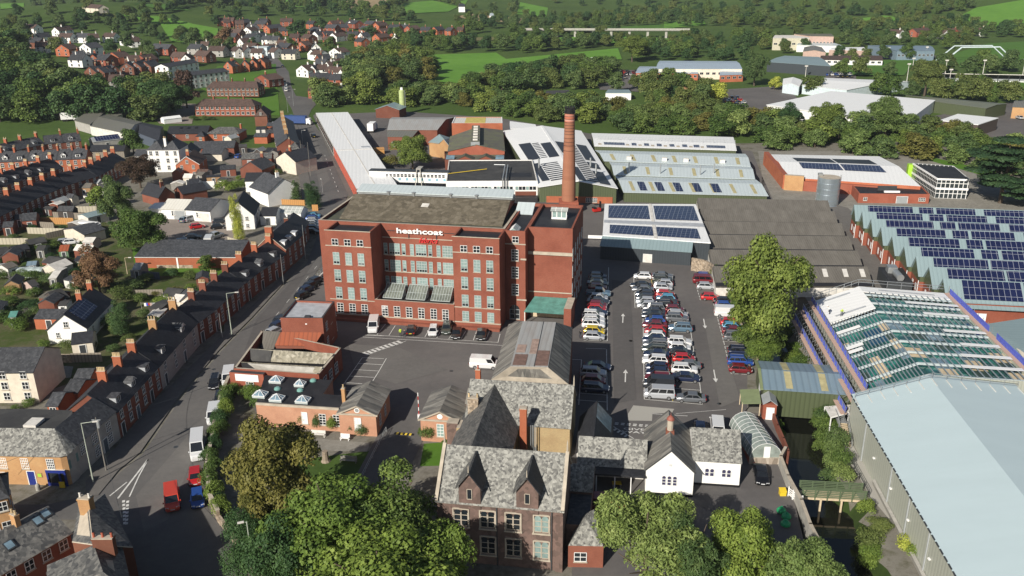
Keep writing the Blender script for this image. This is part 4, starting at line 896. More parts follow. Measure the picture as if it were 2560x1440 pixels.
panel(B, 'roof_seam', [q[0],q[1],q[2],q[3]], 0, 1, .40, .407, 4.2, 4.2, 'old_white', .08); panel(B, 'roof_seam', [q[0],q[1],q[2],q[3]], .47, .50, .0, 1, 4.2, 4.2, 'old_white', .07); panel(B, 'rooflight', [q[0],q[1],q[2],q[3]], .72, .95, .42, .44, 4.2, 4.2, 'lead', .2, .2); B.end()
# covered footbridge
B = Bld('footbridge', 'white covered footbridge with a window strip and pale blue panels', 'footbridge', (970,427), (1117,430.5), 5.9)
W = B.W; B.box(-6, W+.5, 0, 2.6, 2.4, 5.7, 'white_render', 'dark_felt'); B.box(-6.1, W+.5, -.15, 2.7, 5.72, 5.95, 'dark_grey')
for i in range(16): B.win('f', -1+(W+.5)*(i+.5)/16, 4.1, .85, .95, 1, 2, 'glass', 'white', sill=False)
for i in range(8): x = 1.2+(W-2)*i/7; m = MB(); m.box(x-.4, x+.4, -.03, 0, 3.0, 3.8, 'panel_blue'); B.part('blue_panel', m)
m = MB(); xa = B.L((1049,476),0)[0]
for s in (-1, 1):
    m.bar((xa+s*1.15,-1.2,0),(xa+s*.5,-.3,6.9), .17, 'concrete'); m.bar((xa+s*1.15,3.6,0),(xa+s*.5,2.8,6.9), .17, 'concrete')
m.box(xa-.75, xa+.75, -.5, 3.0, 6.6, 6.9, 'concrete'); B.part('trestle', m); B.end()
# office block
B = quadb('office_block', 'flat roofed office block with white bands, brick panels and ribbon windows', 'office building', [(1115,455),(1344,454),(1331,401),(1122,402)], 5.4, 'white_render', 'felt', 0, par=.25, fascia='old_white')
W = B.W; 
for x0, x1 in ((.02,.245),(.27,.495),(.52,.73),(.755,.985)):
    m = MB(); m.box(W*x0, W*x1, -.05, 0, .7, 2.5, 'dull_brick'); B.part('brick_panel', m); n = 6
    for i in range(n): B.win('f', W*(x0+(x1-x0)*(i+.5)/n), 2.9, W*(x1-x0)/n*.94, 1.1, 1, 1, 'glass' if (i*7+int(x0*40)) % 3 else 'glass_pale', 'white', sill=False)
m = MB(); m.bar((W*.62,-.8,0),(W*.62,-.8,6.4), .18, 'galv', 6); m.bar((W*.655,-.8,0),(W*.655,-.8,6.4), .18, 'galv', 6); m.bar((W*.62,-.8,6.4),(W*.63,17,6.6), .2, 'galv', 6); m.bar((W*.655,-.8,6.4),(W*.66,17,6.6), .2, 'galv', 6); m.bar((W*.63,17,6.6),(W*.5,17.4,6.6), .15, 'galv', 6); B.part('roof_pipes', m)
m = MB(); m.box(W*.1, W*1.0, -3.2, -.1, 0, 1.3, 'dark_felt'); B.part('lean_to', m); m = MB(); m.bar((0,9,5.8),(W*.42,15,5.8), .12, 'yellow', 5); B.part('gas_pipe', m)
qq = [(1,1),(W-1,1),(W-1,14),(1,14)]; panel(B, 'felt_patch', qq, .6, .97, .35, .8, 5.4, 5.4, 'dark_felt', .04, .03); B.end()
# white shed with solar panels
B = quadb('solar_shed', 'wide white gabled shed with striped dark solar panels and green gable', 'factory shed', [(1349,467),(1541,470),(1451,327),(1259,327)], 4.6, 'olive_clad', 'white_roof', 1.9, 'v', ov=.4)
q = B.q; mid0 = ((q[0][0]+q[1][0])/2, (q[0][1]+q[1][1])/2); mid1 = ((q[3][0]+q[2][0])/2, (q[3][1]+q[2][1])/2)
LS = [q[3], q[0], mid0, mid1]; RS = [q[1], q[2], mid1, mid0]
for u0, u1, v0, v1 in ((.32,.62,.14,.45),(.68,.94,.14,.34),(.36,.62,.68,.94)): panel(B, 'solar_array', LS, u0, u1, v0, v1, 4.6, 6.5, 'pv_dark', .18)
m_ = MB()
for k in range(10):
    for (a, b, v0, v1) in ((.34,.6,.47,.64),(.70,.94,.36,.8)):
        u = a+(b-a)*k/9; panel(B, 'solar_strip', LS, u, u+.012, v0, v1, 4.6, 6.5, 'pv_dark', .18)
for k in range(20):
    u = .03+.6*k/19; panel(B, 'solar_strip', RS, u, u+.012, .42, .72, 4.6, 6.5, 'pv_dark', .18)
for u0, u1, v0, v1 in ((.02,.2,.12,.4),(.25,.34,.12,.4),(.38,.66,.12,.38),(.02,.22,.75,.95),(.45,.66,.66,.92)): panel(B, 'solar_array', RS, u0, u1, v0, v1, 4.6, 6.5, 'pv_dark', .18)
m_ = MB(); m_.slab([(mid0[0]-.5,mid0[1],6.62),(mid0[0]+.5,mid0[1],6.62),(mid1[0]+.5,mid1[1],6.62),(mid1[0]-.5,mid1[1],6.62)], .1, 'white_roof'); B.part('ridge_cap', m_)
B.box(2, B.W-1, -.25, -.02, 0, 1.9, 'orange_brick'); B.win('f', B.W*.68, .4, 3.2, 1.2, 6, 3, 'glass', y=-.25)
for p in (('m',552,480,720),('m',1213,560,710),('m',1284,650,795)):
    x, y = B.L((p[0],p[1],p[3]), 5.2); m_ = MB(); m_.bar((x,y,4.6),(x,y,8.2), .28, 'galv', 10); B.part('flue', m_)
B.end()
B = quadb('white_annex', 'small white clad plant building with four square windows', 'outbuilding', [('m',175,215),('m',520,200),('m',505,160),('m',180,118)], 4.5, 'white_render', 'white_roof', 0, par=0)
for i in range(4): B.win('f', B.W*(.12+.16*i), 2.6, .8, .9, 1, 1, 'glass_sky', sill=False)
B.end()
# pale sheds in a row
def palesh(label, pts, h, rise, cols, roof='pale_roof', wall='olive_clad', sky=5, pv=()):
    B = quadb('factory_shed', label, 'factory shed', pts, h, wall, roof, rise, 'u', ov=.3); q = B.q
    f0 = ((q[0][0]+q[3][0])/2, (q[0][1]+q[3][1])/2); f1 = ((q[1][0]+q[2][0])/2, (q[1][1]+q[2][1])/2); S = [q[0], q[1], f1, f0]
    for i in range(sky): u = (i+.5)/sky; panel(B, 'rooflight', S, u-.012, u+.012, .12, .9, h, h+rise, 'cream_old', .1, .04)
    for u0, u1 in pv: panel(B, 'solar_array', S, u0, u1, .15, .88, h, h+rise, 'pv', .14)
    return B
B = palesh('pale sheeted shed with five solar panels on the near slope', [(1561,480),(1918,489),(1885,447),(1537,437)], 3.0, .9, 0, sky=7, pv=[(.12,.17),(.245,.295),(.375,.425),(.51,.56),(.64,.695)]); B.end()
B = palesh('pale sheeted shed between the two solar panel sheds, nearer one', [(1537,437),(1885,447),(1874,415),(1525,405)], 3.6, .9, 0, sky=6)
for x, y in ((.1,3),(.33,2.2),(.62,2),(.72,4)): m = MB(); m.bar((B.W*x,y,3.6),(B.W*x,y,7), .2, 'galv', 8); B.part('flue', m)
B.end()
B = palesh('pale sheeted shed with roof vents beside the white solar roof', [(1512,402),(1874,415),(1862,385),(1490,376)], 4.0, .8, 0, sky=7)
for x in (.15,.4,.55,.8): m = MB(); m.box(B.W*x, B.W*x+1.6, 2, 3.4, 4.2, 5.2, 'old_white'); B.part('roof_unit', m)
B.end()
B = quadb('solar_roof_shed', 'white roofed shed with alternating navy solar panels along one slope', 'factory shed', [(1487,365),(1840,376),(1832,343),(1480,333)], 4.6, 'olive_clad', 'white_roof', .5, 'u'); q = B.q; S = [q[0],q[1],q[2],q[3]]
for u0, u1 in ((.07,.22),(.27,.305),(.36,.395),(.45,.485),(.54,.575),(.63,.665),(.71,.75),(.80,.93)): panel(B, 'solar_array', S, u0, u1, .1, .46, 4.6, 5.1, 'pv', .16)
for u in (.04,.24,.33,.42,.51,.60,.69,.77): panel(B, 'rooflight', S, u-.012, u+.012, .08, .46, 4.6, 5.1, 'stone_trim', .12)
m = MB(); 
for i in range(14): m.bar((B.W*i/13,9.5,4.6),(B.W*i/13,9.5,6.2), .05, 'galv')
m.bar((0,9.5,6.2),(B.W,9.5,6.2), .05, 'galv'); m.bar((0,9.5,5.6),(B.W,9.5,5.6), .05, 'galv'); B.part('roof_rail', m); B.end()
# old brick ranges behind the bridge
B = quadb('moss_roof_hall', 'brick hall with moss green felt roof and raised vent along its ridge', 'factory hall', [('z',1310,640),('z',2235,635),('z',2200,295),('z',1350,400)], 5.5, 'brick', 'brown_felt', 2.2, 'v'); q = B.q
a = Vector(((q[0][0]+q[1][0])/2-.3, (q[0][1]+q[1][1])/2)); b_ = Vector(((q[3][0]+q[2][0])/2-.2, (q[3][1]+q[2][1])/2-1))
m = MB(); dd = (b_-a).normalized(); nn = Vector((dd.y, -dd.x))*1.5; m.prism([tuple(a-nn), tuple(a+nn), tuple(b_+nn), tuple(b_-nn)], 7.2, 8.6, 'cad_grey', 'brown_felt'); B.part('ridge_vent', m)
for i in range(6): c = a.lerp(b_, (i+.6)/6.4); m = MB(); m.box(-.8, .8, -.5, .5, 0, .5, 'old_white'); B.part('vent_cap', m, (c.x, c.y, 8.6))
B.end()
B = quadb('high_brick_wall_range', 'brick range with white parapet and ochre roof patch behind the mossy hall', 'factory building', [('z',1370,190),('z',2200,190),('z',2195,88),('z',1420,88)], 7.5, 'orange_brick', 'cream_roof', 0, par=.2, fascia='white'); panel(B, 'roof_patch', B.q, .25, .66, .1, .95, 7.5, 7.5, 'line_yellow', .06); B.end()
B = quadb('barrel_roof_shed', 'long shed with curved grey sheet roof behind the leafy yard tree', 'factory shed', [('z',325,290),('z',1130,290),('z',1400,90),('z',400,88)], 6.0, 'dull_brick', 'grey_sheet', 1.6, 'u'); B.end()
B = quadb('brick_workshop', 'low brick workshop with pale roof strip left of the yard tree', 'workshop', [('z',320,400),('z',720,405),('z',890,280),('z',330,280)], 5, 'dull_brick', 'brown_roof', .8, 'u'); B.wins('f', [2,4,6], [1.2], w=1.1, h=1.8, nx=3, ny=4); B.end()
B = quadb('blue_slate_shed', 'small blue grey hipped shed with rooflights beside the mossy hall', 'workshop', [('z',1160,510),('z',1330,560),('z',1350,420),('z',1000,490)], 5.2, 'buff_brick', 'teal_grey_roof', 2.0, 'v'); B.end()
B = quadb('twin_gable_range', 'low range with two mossy gables in front of the vented hall', 'workshop', [('z',1260,790),('z',2230,790),('z',2230,640),('z',1250,650)], 4.2, 'dull_brick', 'brown_felt', 0, par=.2)
for c in (.33,.68): B.gable(B.W*c-3.2, B.W*c+3.2, .5, 4.5, 4.2, 1.4, 'v', 'brick', 'green_felt', z=3.9)
for c in (.08,.92): m = MB(); m.slab([(B.W*c-1.4,.8,4.4),(B.W*c+1.4,.8,4.4),(B.W*c+1.4,3,5.2),(B.W*c-1.4,3,5.2)], .08, 'glass_sky'); B.part('skylight', m)
B.end()
# silo and pump house
g = G((1007,286)); r = thing('silo', 'tall pale green cylindrical silo beside the blue grey pump house', 'silo', g); m = MB(); m.lathe([(1.35,0),(1.35,10.6),(.9,11.1),(0,11.3)], 'silo_green', 20); m.obj('tank', r, True); m = MB(); m.box(-.5,.5,-.5,.5,11.0,12.2,'white'); m.obj('head_unit', r); m = MB(); m.bar((1.5,-.6,0),(1.5,-.6,11), .08, 'galv'); m.bar((1.5,-.2,0),(1.5,-.2,11), .08, 'galv'); m.obj('ladder', r)
house('brick pump house with blue grey hipped roof beside the silo', ('B',395,775), ('B',562,780), 9, 4, 1.8, wall='dull_brick', roof='teal_grey_roof', name='pump_house', cat='outbuilding', cols=0, rows=0, chims=[], axis='v')
# brick hall with rounded white roof
B = quadb('white_roof_hall', 'brick hall with shallow white roof and two long solar arrays', 'factory hall', [('C',885,1262),('C',1825,1325),('C',1530,1112),('C',745,1098)], 3.6, 'orange_brick', 'white_roof', 1.2, 'u', ov=.0, fascia='white'); q = B.q
f0 = ((q[0][0]+q[3][0])/2, (q[0][1]+q[3][1])/2); f1 = ((q[1][0]+q[2][0])/2, (q[1][1]+q[2][1])/2); S = [q[0], q[1], f1, f0]; S2 = [q[2], q[3], f0, f1]
for u0, u1 in ((.17,.5),(.515,.84)): panel(B, 'solar_array', S, u0, u1, .62, .98, 3.6, 4.8, 'pv', .14); panel(B, 'solar_array', S2, 1-u1, 1-u0, .45, .9, 3.6, 4.8, 'pv_dark', .14)
m = MB(); d = Vector((q[3][0], q[3][1])); nn = Vector((-d.y, d.x)).normalized()*.5; e = d*1.02; m.prism([tuple(nn*3), (0,-.4), tuple(e), tuple(e+nn*3)], 0, 4.4, 'orange_brick', 'brick'); B.part('parapet_wall', m)
m = MB(); m.box(-1, 4.5, -1.6, -.05, 0, 4.6, 'buff_brick', 'stone_trim'); m.box(4.5, B.W*.7, -1.2, -.05, 0, 3.0, 'brick'); B.part('front_range', m); B.end()
g = G((2066,511)); r = thing('storage_tank', 'large round galvanised metal tank beside the white roofed hall', 'storage tank', g); m = MB()
for i in range(5): m.lathe([(3.05,1.6*i),(3.1,1.6*i+.08),(3.05,1.6*i+.16),(3.05,1.6*i+1.6)], 'tank_steel', 36, cap='stone_trim')
m.obj('tank', r, True); m = MB()
for s in (-.3,.3): m.bar((3.2,s,0),(3.2,s,8.6), .06, 'galv'); m.bar((-3.2,s,0),(-3.2,s,8.6), .06, 'galv')
m.obj('ladder', r); m = MB(); m.box(-2.6,-1.4,1.5,2.4,8,8.7,'galv'); m.obj('hatch', r)
B = quadb('brick_annex', 'low brick annex with black flat roof and rooftop units near the tank', 'workshop', [('F',1385,243),('F',1890,248),('F',1825,185),('F',1335,182)], 2.6, 'brick', 'dark_felt', 0, par=.2); W = B.W; B.win('f', W*.1, .8, 1, .9); B.door('f', W*.62, w=3, h=2, mat='cad_grey'); B.win('f', W*.9, .8, 1.8, .9, 4, 2)
m = MB(); m.box(W*.38, W*.6, 1.2, 1.8, 2.8, 3.3, 'white'); m.box(W*.33, W*.6, 4, 4.5, 2.7, 4.0, 'dark_grey'); B.part('roof_unit', m); B.end()
B = quadb('glazed_block', 'white framed glazed two storey block below the dark cedar', 'office building', [('C',1945,1275),('C',2175,1282),('C',2060,1185),('C',1770,1165)], 5.6, 'wall_glass', 'dark_felt', 0, par=.25, fascia='white'); q = B.q; m = MB(); m.box(-.05, B.W, -.12, 0, 2.6, 3.2, 'white'); m.box(-.05, B.W, -.12, 0, 5.4, 5.9, 'white')
dl = Vector(q[3]); nl = Vector((-dl.y, dl.x)).normalized()*.12
for z0, z1 in ((2.6,3.2),(5.4,5.9)): m.prism([(0,0), tuple(nl), tuple(dl+nl), tuple(dl)], z0, z1, 'white')
B.part('white_bands', m); m = MB(); m.box(-1.2,1.0,0,2.0,0,5.4,'lime'); B.part('lime_stair', m, (q[3][0], q[3][1]-.4, 0)); B.end()
# sawtooth shed with solar roofs
def saw():
    B = Bld('sawtooth_shed', 'large sawtooth roofed shed with rows of navy solar panels', 'factory shed', (2402,752), (2560,760), 5.0)
    Y = [1.0,7.4,14.6,20.8,27.9,35.2,42,48.7,54.8,61]; xo = lambda y: -1.2-6.6*y/54; X1 = 46
    for i in range(9):
        y0, y1 = Y[i], Y[i+1]; x0 = xo(y0)-.6; k = 3 if i else 3.2; ym = y0+(y1-y0)*.62; zr = 7.6
        B.w.box(x0, X1, y0, y1, 0, 3.3, 'brick'); B.w.box(x0+.02, X1-.02, y0+.01, y1-.01, 3.3, 4.4, 'olive_clad')
        B.w.face([(x0+.02,y1,4.4),(x0+.02,y0,4.4),(x0+.02,ym,zr)], 'olive_clad'); B.w.face([(X1,y0,4.4),(X1,y1,4.4),(X1,ym,zr)], 'olive_clad')
        m = MB(); m.slab([(x0-.3,y0-.05,4.42),(X1+.3,y0-.05,4.42),(X1+.3,ym,zr),(x0-.3,ym,zr)], .12, 'teal_grey_roof'); m.slab([(x0-.3,y1+.05,4.42),(X1+.3,y1+.05,4.42),(X1+.3,ym,zr),(x0-.3,ym,zr)], .12, 'teal_grey_roof'); B.part('roof_bay', m)
        q = [(x0,y0),(X1,y0),(X1,ym),(x0,ym)]; Lx = X1-x0
        for a, b in ((3,13.5),(15,18.3),(19,28),(30,39.5)):
            if i < 3 and a > 3: a, b = {15:(14,24.5),19:(25,35.5),30:(36,44)}[a]
            panel(B, 'solar_array', q, a/Lx, b/Lx, .1, .93, 4.42, zr, 'pv', .16)
        m = MB()
        for t in (.3,.7): yy = y0+(y1-y0)*t; m.box(x0-.06, x0-.01, yy-.45, yy+.45, .9, 2.4, 'white')
        B.part('window', m); m = MB(); m.bar((x0-.15,y0,0),(x0-.15,y0,3.6), .08, 'white'); B.part('downpipe', m)
    B.w.box(-1.2, X1, .4, .98, 0, 4.3, 'brick'); B.r.slab([(-1.4,-.5,3.7),(X1,-.5,3.7),(X1,1.1,4.5),(-1.4,1.1,4.5)], .1, 'teal_grey_roof'); B.door('f', 4.2, y=.4, mat='white', w=1.6, h=2.4)
    m = MB(); m.box(-9.5, -4.6, 15, 24, 0, 3, 'dark_grey', 'dark_felt'); B.part('plant_room', m); m = MB(); m.box(-8.5, -6.6, 20, 22.2, 3, 4.3, 'galv'); B.part('roof_unit', m)
    m = MB(); m.bar((-7,15.5,3.6),(-7.2,19,3.6), .75, 'galv', 12); B.part('duct', m); B.end()
saw()
B = quadb('blue_grey_shed', 'blue grey roofed shed between the sawtooth shed and blue netting', 'factory shed', [(2560,930),(2720,930),(2700,800),(2462,812)], 3.6, 'olive_clad', 'teal_grey_roof', 1.0, 'v'); q = B.q
panel(B, 'rooflight', [q[3],q[0],((q[0][0]+q[1][0])/2,(q[0][1]+q[1][1])/2),((q[3][0]+q[2][0])/2,(q[3][1]+q[2][1])/2)], .35, .8, .25, .36, 3.6, 4.6, 'cream_render', .12); B.end()
# asbestos shed
B = quadb('corrugated_shed', 'wide shed with stepped dark grey corrugated roof behind the big tree', 'factory shed', [(1790,716),(2184,716),(2064,508),(1742,501)], 2.4, 'old_white', 'asbestos', 0, par=-.3); q = B.q; B.r = MB(); N = 6
A = [Vector(q[0]).lerp(Vector(q[3]), i/N) for i in range(N+1)]; C = [Vector(q[1]).lerp(Vector(q[2]), i/N) for i in range(N+1)]
for i in range(N):
    a, b, c, d = A[i], C[i], C[i+1], A[i+1]; m1, m2 = a.lerp(d,.72), b.lerp(c,.72); m = MB(); m.slab([(*a,2.42),(*b,2.42),(*m2,4.0),(*m1,4.0)], .1, 'asbestos'); m.slab([(*d,2.42),(*c,2.42),(*m2,4.0),(*m1,4.0)], .1, 'asbestos')
    m.slab([(*(a.lerp(d,.0)),2.5),(*(b.lerp(c,.0)),2.5),(*(b.lerp(c,.11)),2.78),(*(a.lerp(d,.11)),2.78)], .08, 'dark_felt'); m.face([(*d,2.4),(*a,2.4),(*m1,3.95)], 'asbestos'); m.face([(*b,2.4),(*c,2.4),(*m2,3.95)], 'asbestos'); B.part('roof_bay', m)
    if i == 0:
        for u in (.70,.83,.94): panel(B, 'rooflight', [tuple(a),tuple(b),tuple(m2),tuple(m1)], u, u+.03, .45, .85, 2.42, 4.0, 'old_white', .12)
B.end()
# solar roofed loading shed
B = quadb('loading_shed', 'white roofed loading shed with four solar arrays beside the car park', 'factory shed', [(1508,588),(1775,606),(1738,511),(1513,510)], 4.8, 'dark_clad', 'white_roof', 0, par=0); q = B.q
for u0, u1, v0, v1 in ((.04,.47,.52,.93),(.53,.97,.52,.93),(.06,.48,.06,.3),(.52,.92,.06,.3)): panel(B, 'solar_array', q, u0, u1, v0, v1, 4.8, 4.8, 'pv', .2)
panel(B, 'walkway', q, 0, 1, .36, .45, 4.8, 4.8, 'lead', .15); panel(B, 'walkway', q, .485, .515, 0, 1, 4.8, 4.8, 'old_white', .14); W = B.W*.84
yf = B.L((1727,674), 0)[1]; yl = -3.6
B.r.slab([(-.2,yl-.2,3.3),(W+.2,yl-.2,3.3),(W+.2,.05,4.75),(-.2,.05,4.75)], .12, 'teal_grey_roof'); B.box(0, W, yl, -.02, 0, 3.2, 'dark_clad'); B.door('f', W*.53, 0, yl, 1.9, 2.0, 'old_white'); B.end()
wallrun('stone_yard_wall', 'curved rubble stone wall at the head of the car park', 'wall', [(1730,676),(1760,682),(1778,692),(1790,715)], 3.0, .5, 'rubble')
# hall under re-roofing and the pale warehouse
def hall():
    B = Bld('scaffolded_hall', 'large hall being reroofed with exposed glazing bars and blue scaffold netting', 'hall', (2180,985), (2364,971), 6.2); 
    e1 = B.L((2029,741), 6.2); r0 = B.L((2364,971), 8.6); r1 = B.L((2199,724.5), 8.6); s1 = B.L((2377,750), 6.2); D = (e1[1]+r1[1])/2; sl = e1[0]/e1[1]
    hwd = r0[0]; hw2 = s1[0]-sl*s1[1]-hwd; X = lambda u, y: (u*hwd if u < 1 else hwd+(u-1)*hw2)+sl*y   # u 0 = left eave, 1 = ridge, 2 = right eave
    Z = lambda u: 6.2+2.4*(1-abs(1-u)); P = lambda u, y, dz=0: (X(u,y), y, Z(u)+dz)
    w = B.w
    for y, f in ((0,1),(D,-1)): w.face([(X(0,y),y,0),(X(2,y),y,0),P(2,y),P(1,y),P(0,y)][::f], 'pale_clad')
    for u, f in ((0,-1),(2,1)): w.face([(X(u,0),0,0),(X(u,D),D,0),P(u,D),P(u,0)][::f], 'pale_clad')
    yd = D*.70
    B.r.slab([P(.0,yd),P(1,yd+.5),P(1,D),P(0,D)], .2, 'white_roof'); B.r.slab([P(1,D*.93),P(2,D*.91),P(2,D),P(1,D)], .2, 'white_roof')
    m = MB(); 
    for i in range(20):
        for j in range(6):
            for u0 in (0, 1):
                ya, yb = D*.98*i/20, D*.98*(i+1)/20
                if u0 == 0 and yb > yd: continue
                if yb > D*.92: continue
                a, b = u0+j/6, u0+(j+1)/6; k = (i//2*7+j*5+u0*3+i//2*j) % 11
                mt = 'teal_glass' if k < 5 else 'pale_wood' if k in (6,8) and i < 13 else 'glass_sky' if k == 5 else 'deck' if k == 7 else 'teal_glass'
                if i in (8,9,10) and j in (3,4) and u0 == 0: mt = 'pool_blue'
                m.face([P(a,ya,-.45),P(b,ya,-.45),P(b,yb,-.45),P(a,yb,-.45)], mt)
    B.part('glazing', m); m = MB()
    nr = 9
    for i in range(nr):
        y = D*i/nr
        for u0, u1 in ((0,1),(1,2)):
            if u0 == 0 and y > yd: continue
            m.slab([P(u0,y,.02),P(u1,y,.02),P(u1,y+.35,.02),P(u0,y+.35,.02)], .3, 'pale_roof')
    B.part('rafters', m); m = MB()
    for k in range(1, 30):
        u = k/15
        if k == 15: continue
        y1 = yd if u < 1 else D*.92
        a = X(u,0)
        m.bar(P(u,0,.1), P(u,y1,.1), .095, 'purlin')
    B.part('purlins', m); m = MB()
    for (i, u0, u1) in ((3,1.5,2),(6,0,.35),(7,1.55,2),(8.5,0,.5),(10,1.5,2),(10.6,0,.55),(12,1.4,2),(1.3,1.4,2),(4.8,1.6,2),(5.4,.0,.3)):
        y = D*i/15; m = MB(); m.slab([P(u0,y,.2),P(u1,y,.2),P(u1,y+.9,.2),P(u0,y+.9,.2)], .06, 'white_roof'); B.part('roof_strip', m)
    m = MB()
    for a, b, u0, u1 in ((.75,.765,.2,.85),(.95,.965,.2,.75)): m.slab([P(u0,D*a,.1),P(u1,D*a,.1),P(u1,D*b,.1),P(u0,D*b,.1)], .05, 'lead')
    m.slab([P(1.2,D*.955,.1),P(1.85,D*.945,.1),P(1.85,D*.957,.1),P(1.2,D*.967,.1)], .05, 'lead'); B.part('rooflight', m); B.end()
    # scaffold with netting, along both eaves
    sc = thing('scaffold', 'scaffold with stepped blue debris netting along the near hall eaves', 'scaffold', B.o, B.yaw); m = MB(); n_ = MB(); bd = MB()
    for k, (off, z) in enumerate(((.5,6.4),(1.9,4.6),(3.3,2.8))):
        n_.slab([(X(0,1)-off,1,z+.9),(X(0,D)-off,D,z+.9),(X(0,D)-off-.15,D,z),(X(0,1)-off-.15,1,z)], .03, 'net_blue'); bd.slab([(X(0,1)-off+.3,1,z-.15),(X(0,D)-off+.3,D,z-.15),(X(0,D)-off-.8,D,z-.15),(X(0,1)-off-.8,1,z-.15)], .08, 'pale_board')
        for i in range(24): y = 1+(D-1)*i/23; m.bar((X(0,y)-off-.2,y,0),(X(0,y)-off-.2,y,z+1.2), .05, 'galv'); m.bar((X(0,y)-off+.4,y,z-.1),(X(0,y)-off-1.2,y,z-.9), .04, 'galv')
        m.bar((X(0,1)-off-.2,1,z+1.1),(X(0,D)-off-.2,D,z+1.1), .05, 'galv')
    m.obj('poles', sc); n_.obj('netting', sc); bd.obj('boards', sc)
    sc = thing('scaffold', 'scaffold with blue netting along the far eaves beside the sawtooth shed', 'scaffold', B.o, B.yaw); m = MB(); n_ = MB(); bd = MB()
    for a, b in ((.02,.42),(.5,.98)): n_.slab([(X(2,D*a)+.9,D*a,7.3),(X(2,D*b)+.9,D*b,7.3),(X(2,D*b)+1,D*b,5.9),(X(2,D*a)+1,D*a,5.9)], .03, 'net_blue')
    bd.slab([(X(2,0)+.1,0,6.2),(X(2,D)+.1,D,6.2),(X(2,D)+1.2,D,6.2),(X(2,0)+1.2,0,6.2)], .08, 'pale_board')
    for i in range(20): y = D*i/19; m.bar((X(2,y)+1,y,0),(X(2,y)+1,y,7.6), .05, 'galv')
    m.obj('poles', sc); n_.obj('netting', sc); bd.obj('boards', sc)
    sc = thing('edge_rail', 'metal edge rail across the far gable of the reroofed hall', 'guard rail', B.o, B.yaw); m = MB()
    for u0 in range(12): u = u0/6; m.bar(P(u,D+.4), P(u,D+.4,1.3), .05, 'galv')
    for dz in (.7,1.25): m.bar(P(0,D+.4,dz), P(1,D+.4,dz), .05, 'galv'); m.bar(P(1,D+.4,dz), P(2,D+.4,dz), .05, 'galv')
    m.obj('rails', sc)
    # workers
    return B, P, D, yd, X, Z
pass; pass
HB, HP, HD, HYD, HX, HZ = hall()
def warehouse():
    B = Bld('pale_warehouse', 'pale blue roofed warehouse with ribbed cream wall along the leat', 'warehouse', (2129.5,985), (2364,970), 6.2)
    e1 = B.L((2387,1430), 6.2); r0 = B.L((2364,972), 8.6); D = 48.0; sl = e1[0]/e1[1]; hw = r0[0]; hw2 = hw*1.22; X = lambda u, y: (u*hw if u < 1 else hw+(u-1)*hw2)+sl*y; y0 = -D; y1 = -.3; Z = lambda u: 6.2+2.4*(1-abs(1-u))
    w = B.w; 
    for u, f in ((0,-1),(2,1)): w.face([(X(u,y0),y0,0),(X(u,y1),y1,0),(X(u,y1),y1,6.2),(X(u,y0),y0,6.2)][::f], 'pale_clad')
    for y, f in ((y0,1),(y1,-1)): w.face([(X(0,y),y,0),(X(2,y),y,0),(X(2,y),y,6.2),(X(1,y),y,8.6),(X(0,y),y,6.2)][::f], 'pale_clad')
    for u0, u1 in ((0,1),(1,2)):
        du = .02 if u0 == 0 else 0
        B.r.slab([(X(u0,y0)-(.25 if not u0 else 0),y0-.2,Z(u0)+.05),(X(u1,y0)+(.25 if u0 else 0),y0-.2,Z(u1)+.05),(X(u1,y1)+(.25 if u0 else 0),y1+.1,Z(u1)+.05),(X(u0,y1)-(.25 if not u0 else 0),y1+.1,Z(u0)+.05)], .15, 'ice_roof')
    for y in (-8,-19,-25.5,-32): m = MB(); m.bar((X(0,y)-.12,y,0),(X(0,y)-.12,y,6.1), .11, 'cad_grey', 6); B.part('downpipe', m)
    g = MB()
    for i in range(40): a, b = y0+D*i/40, y0+D*(i+.75)/40; g.slab([(X(0,a)-.3,a,6.28),(X(0,b)-.3,b,6.28),(X(0,b)-.12,b,6.3),(X(0,a)-.12,a,6.3)], .08, 'dark_grey')
    B.part('gutter', g); m = MB()
    for i in range(13): u = i/6; m.bar((X(u,y1-1.2),y1-1.2,Z(u)),(X(u,y1-1.2),y1-1.2,Z(u)+1.1), .04, 'galv'); m.bar((X(u,y1-1.2),y1-1.2,Z(u)+.15),(X(u,y1-3.4),y1-3.4,Z(u)+.12), .06, 'old_white')
    for dz in (.55,1.05): m.bar((X(0,y1-1.2),y1-1.2,Z(0)+dz),(X(1,y1-1.2),y1-1.2,Z(1)+dz), .04, 'galv'); m.bar((X(1,y1-1.2),y1-1.2,Z(1)+dz),(X(2,y1-1.2),y1-1.2,Z(2)+dz), .04, 'galv')
    B.part('edge_rail', m); m = MB(); m.slab([(X(0,y0)-.5,y0,0.9),(X(0,-14)-.5,-14,.9),(X(0,-14)-.1,-14,1.0),(X(0,y0)-.1,y0,1.0)], .9, 'concrete'); B.part('plinth', m)
    for y in (-12.5,-19.5,-26,-33): m = MB(); m.box(-.2,0,-.15,.15,0,.2,'white'); B.part('wall_lamp', m, (X(0,y)-.05, y, 3.2))
    B.end(); return B
warehouse()
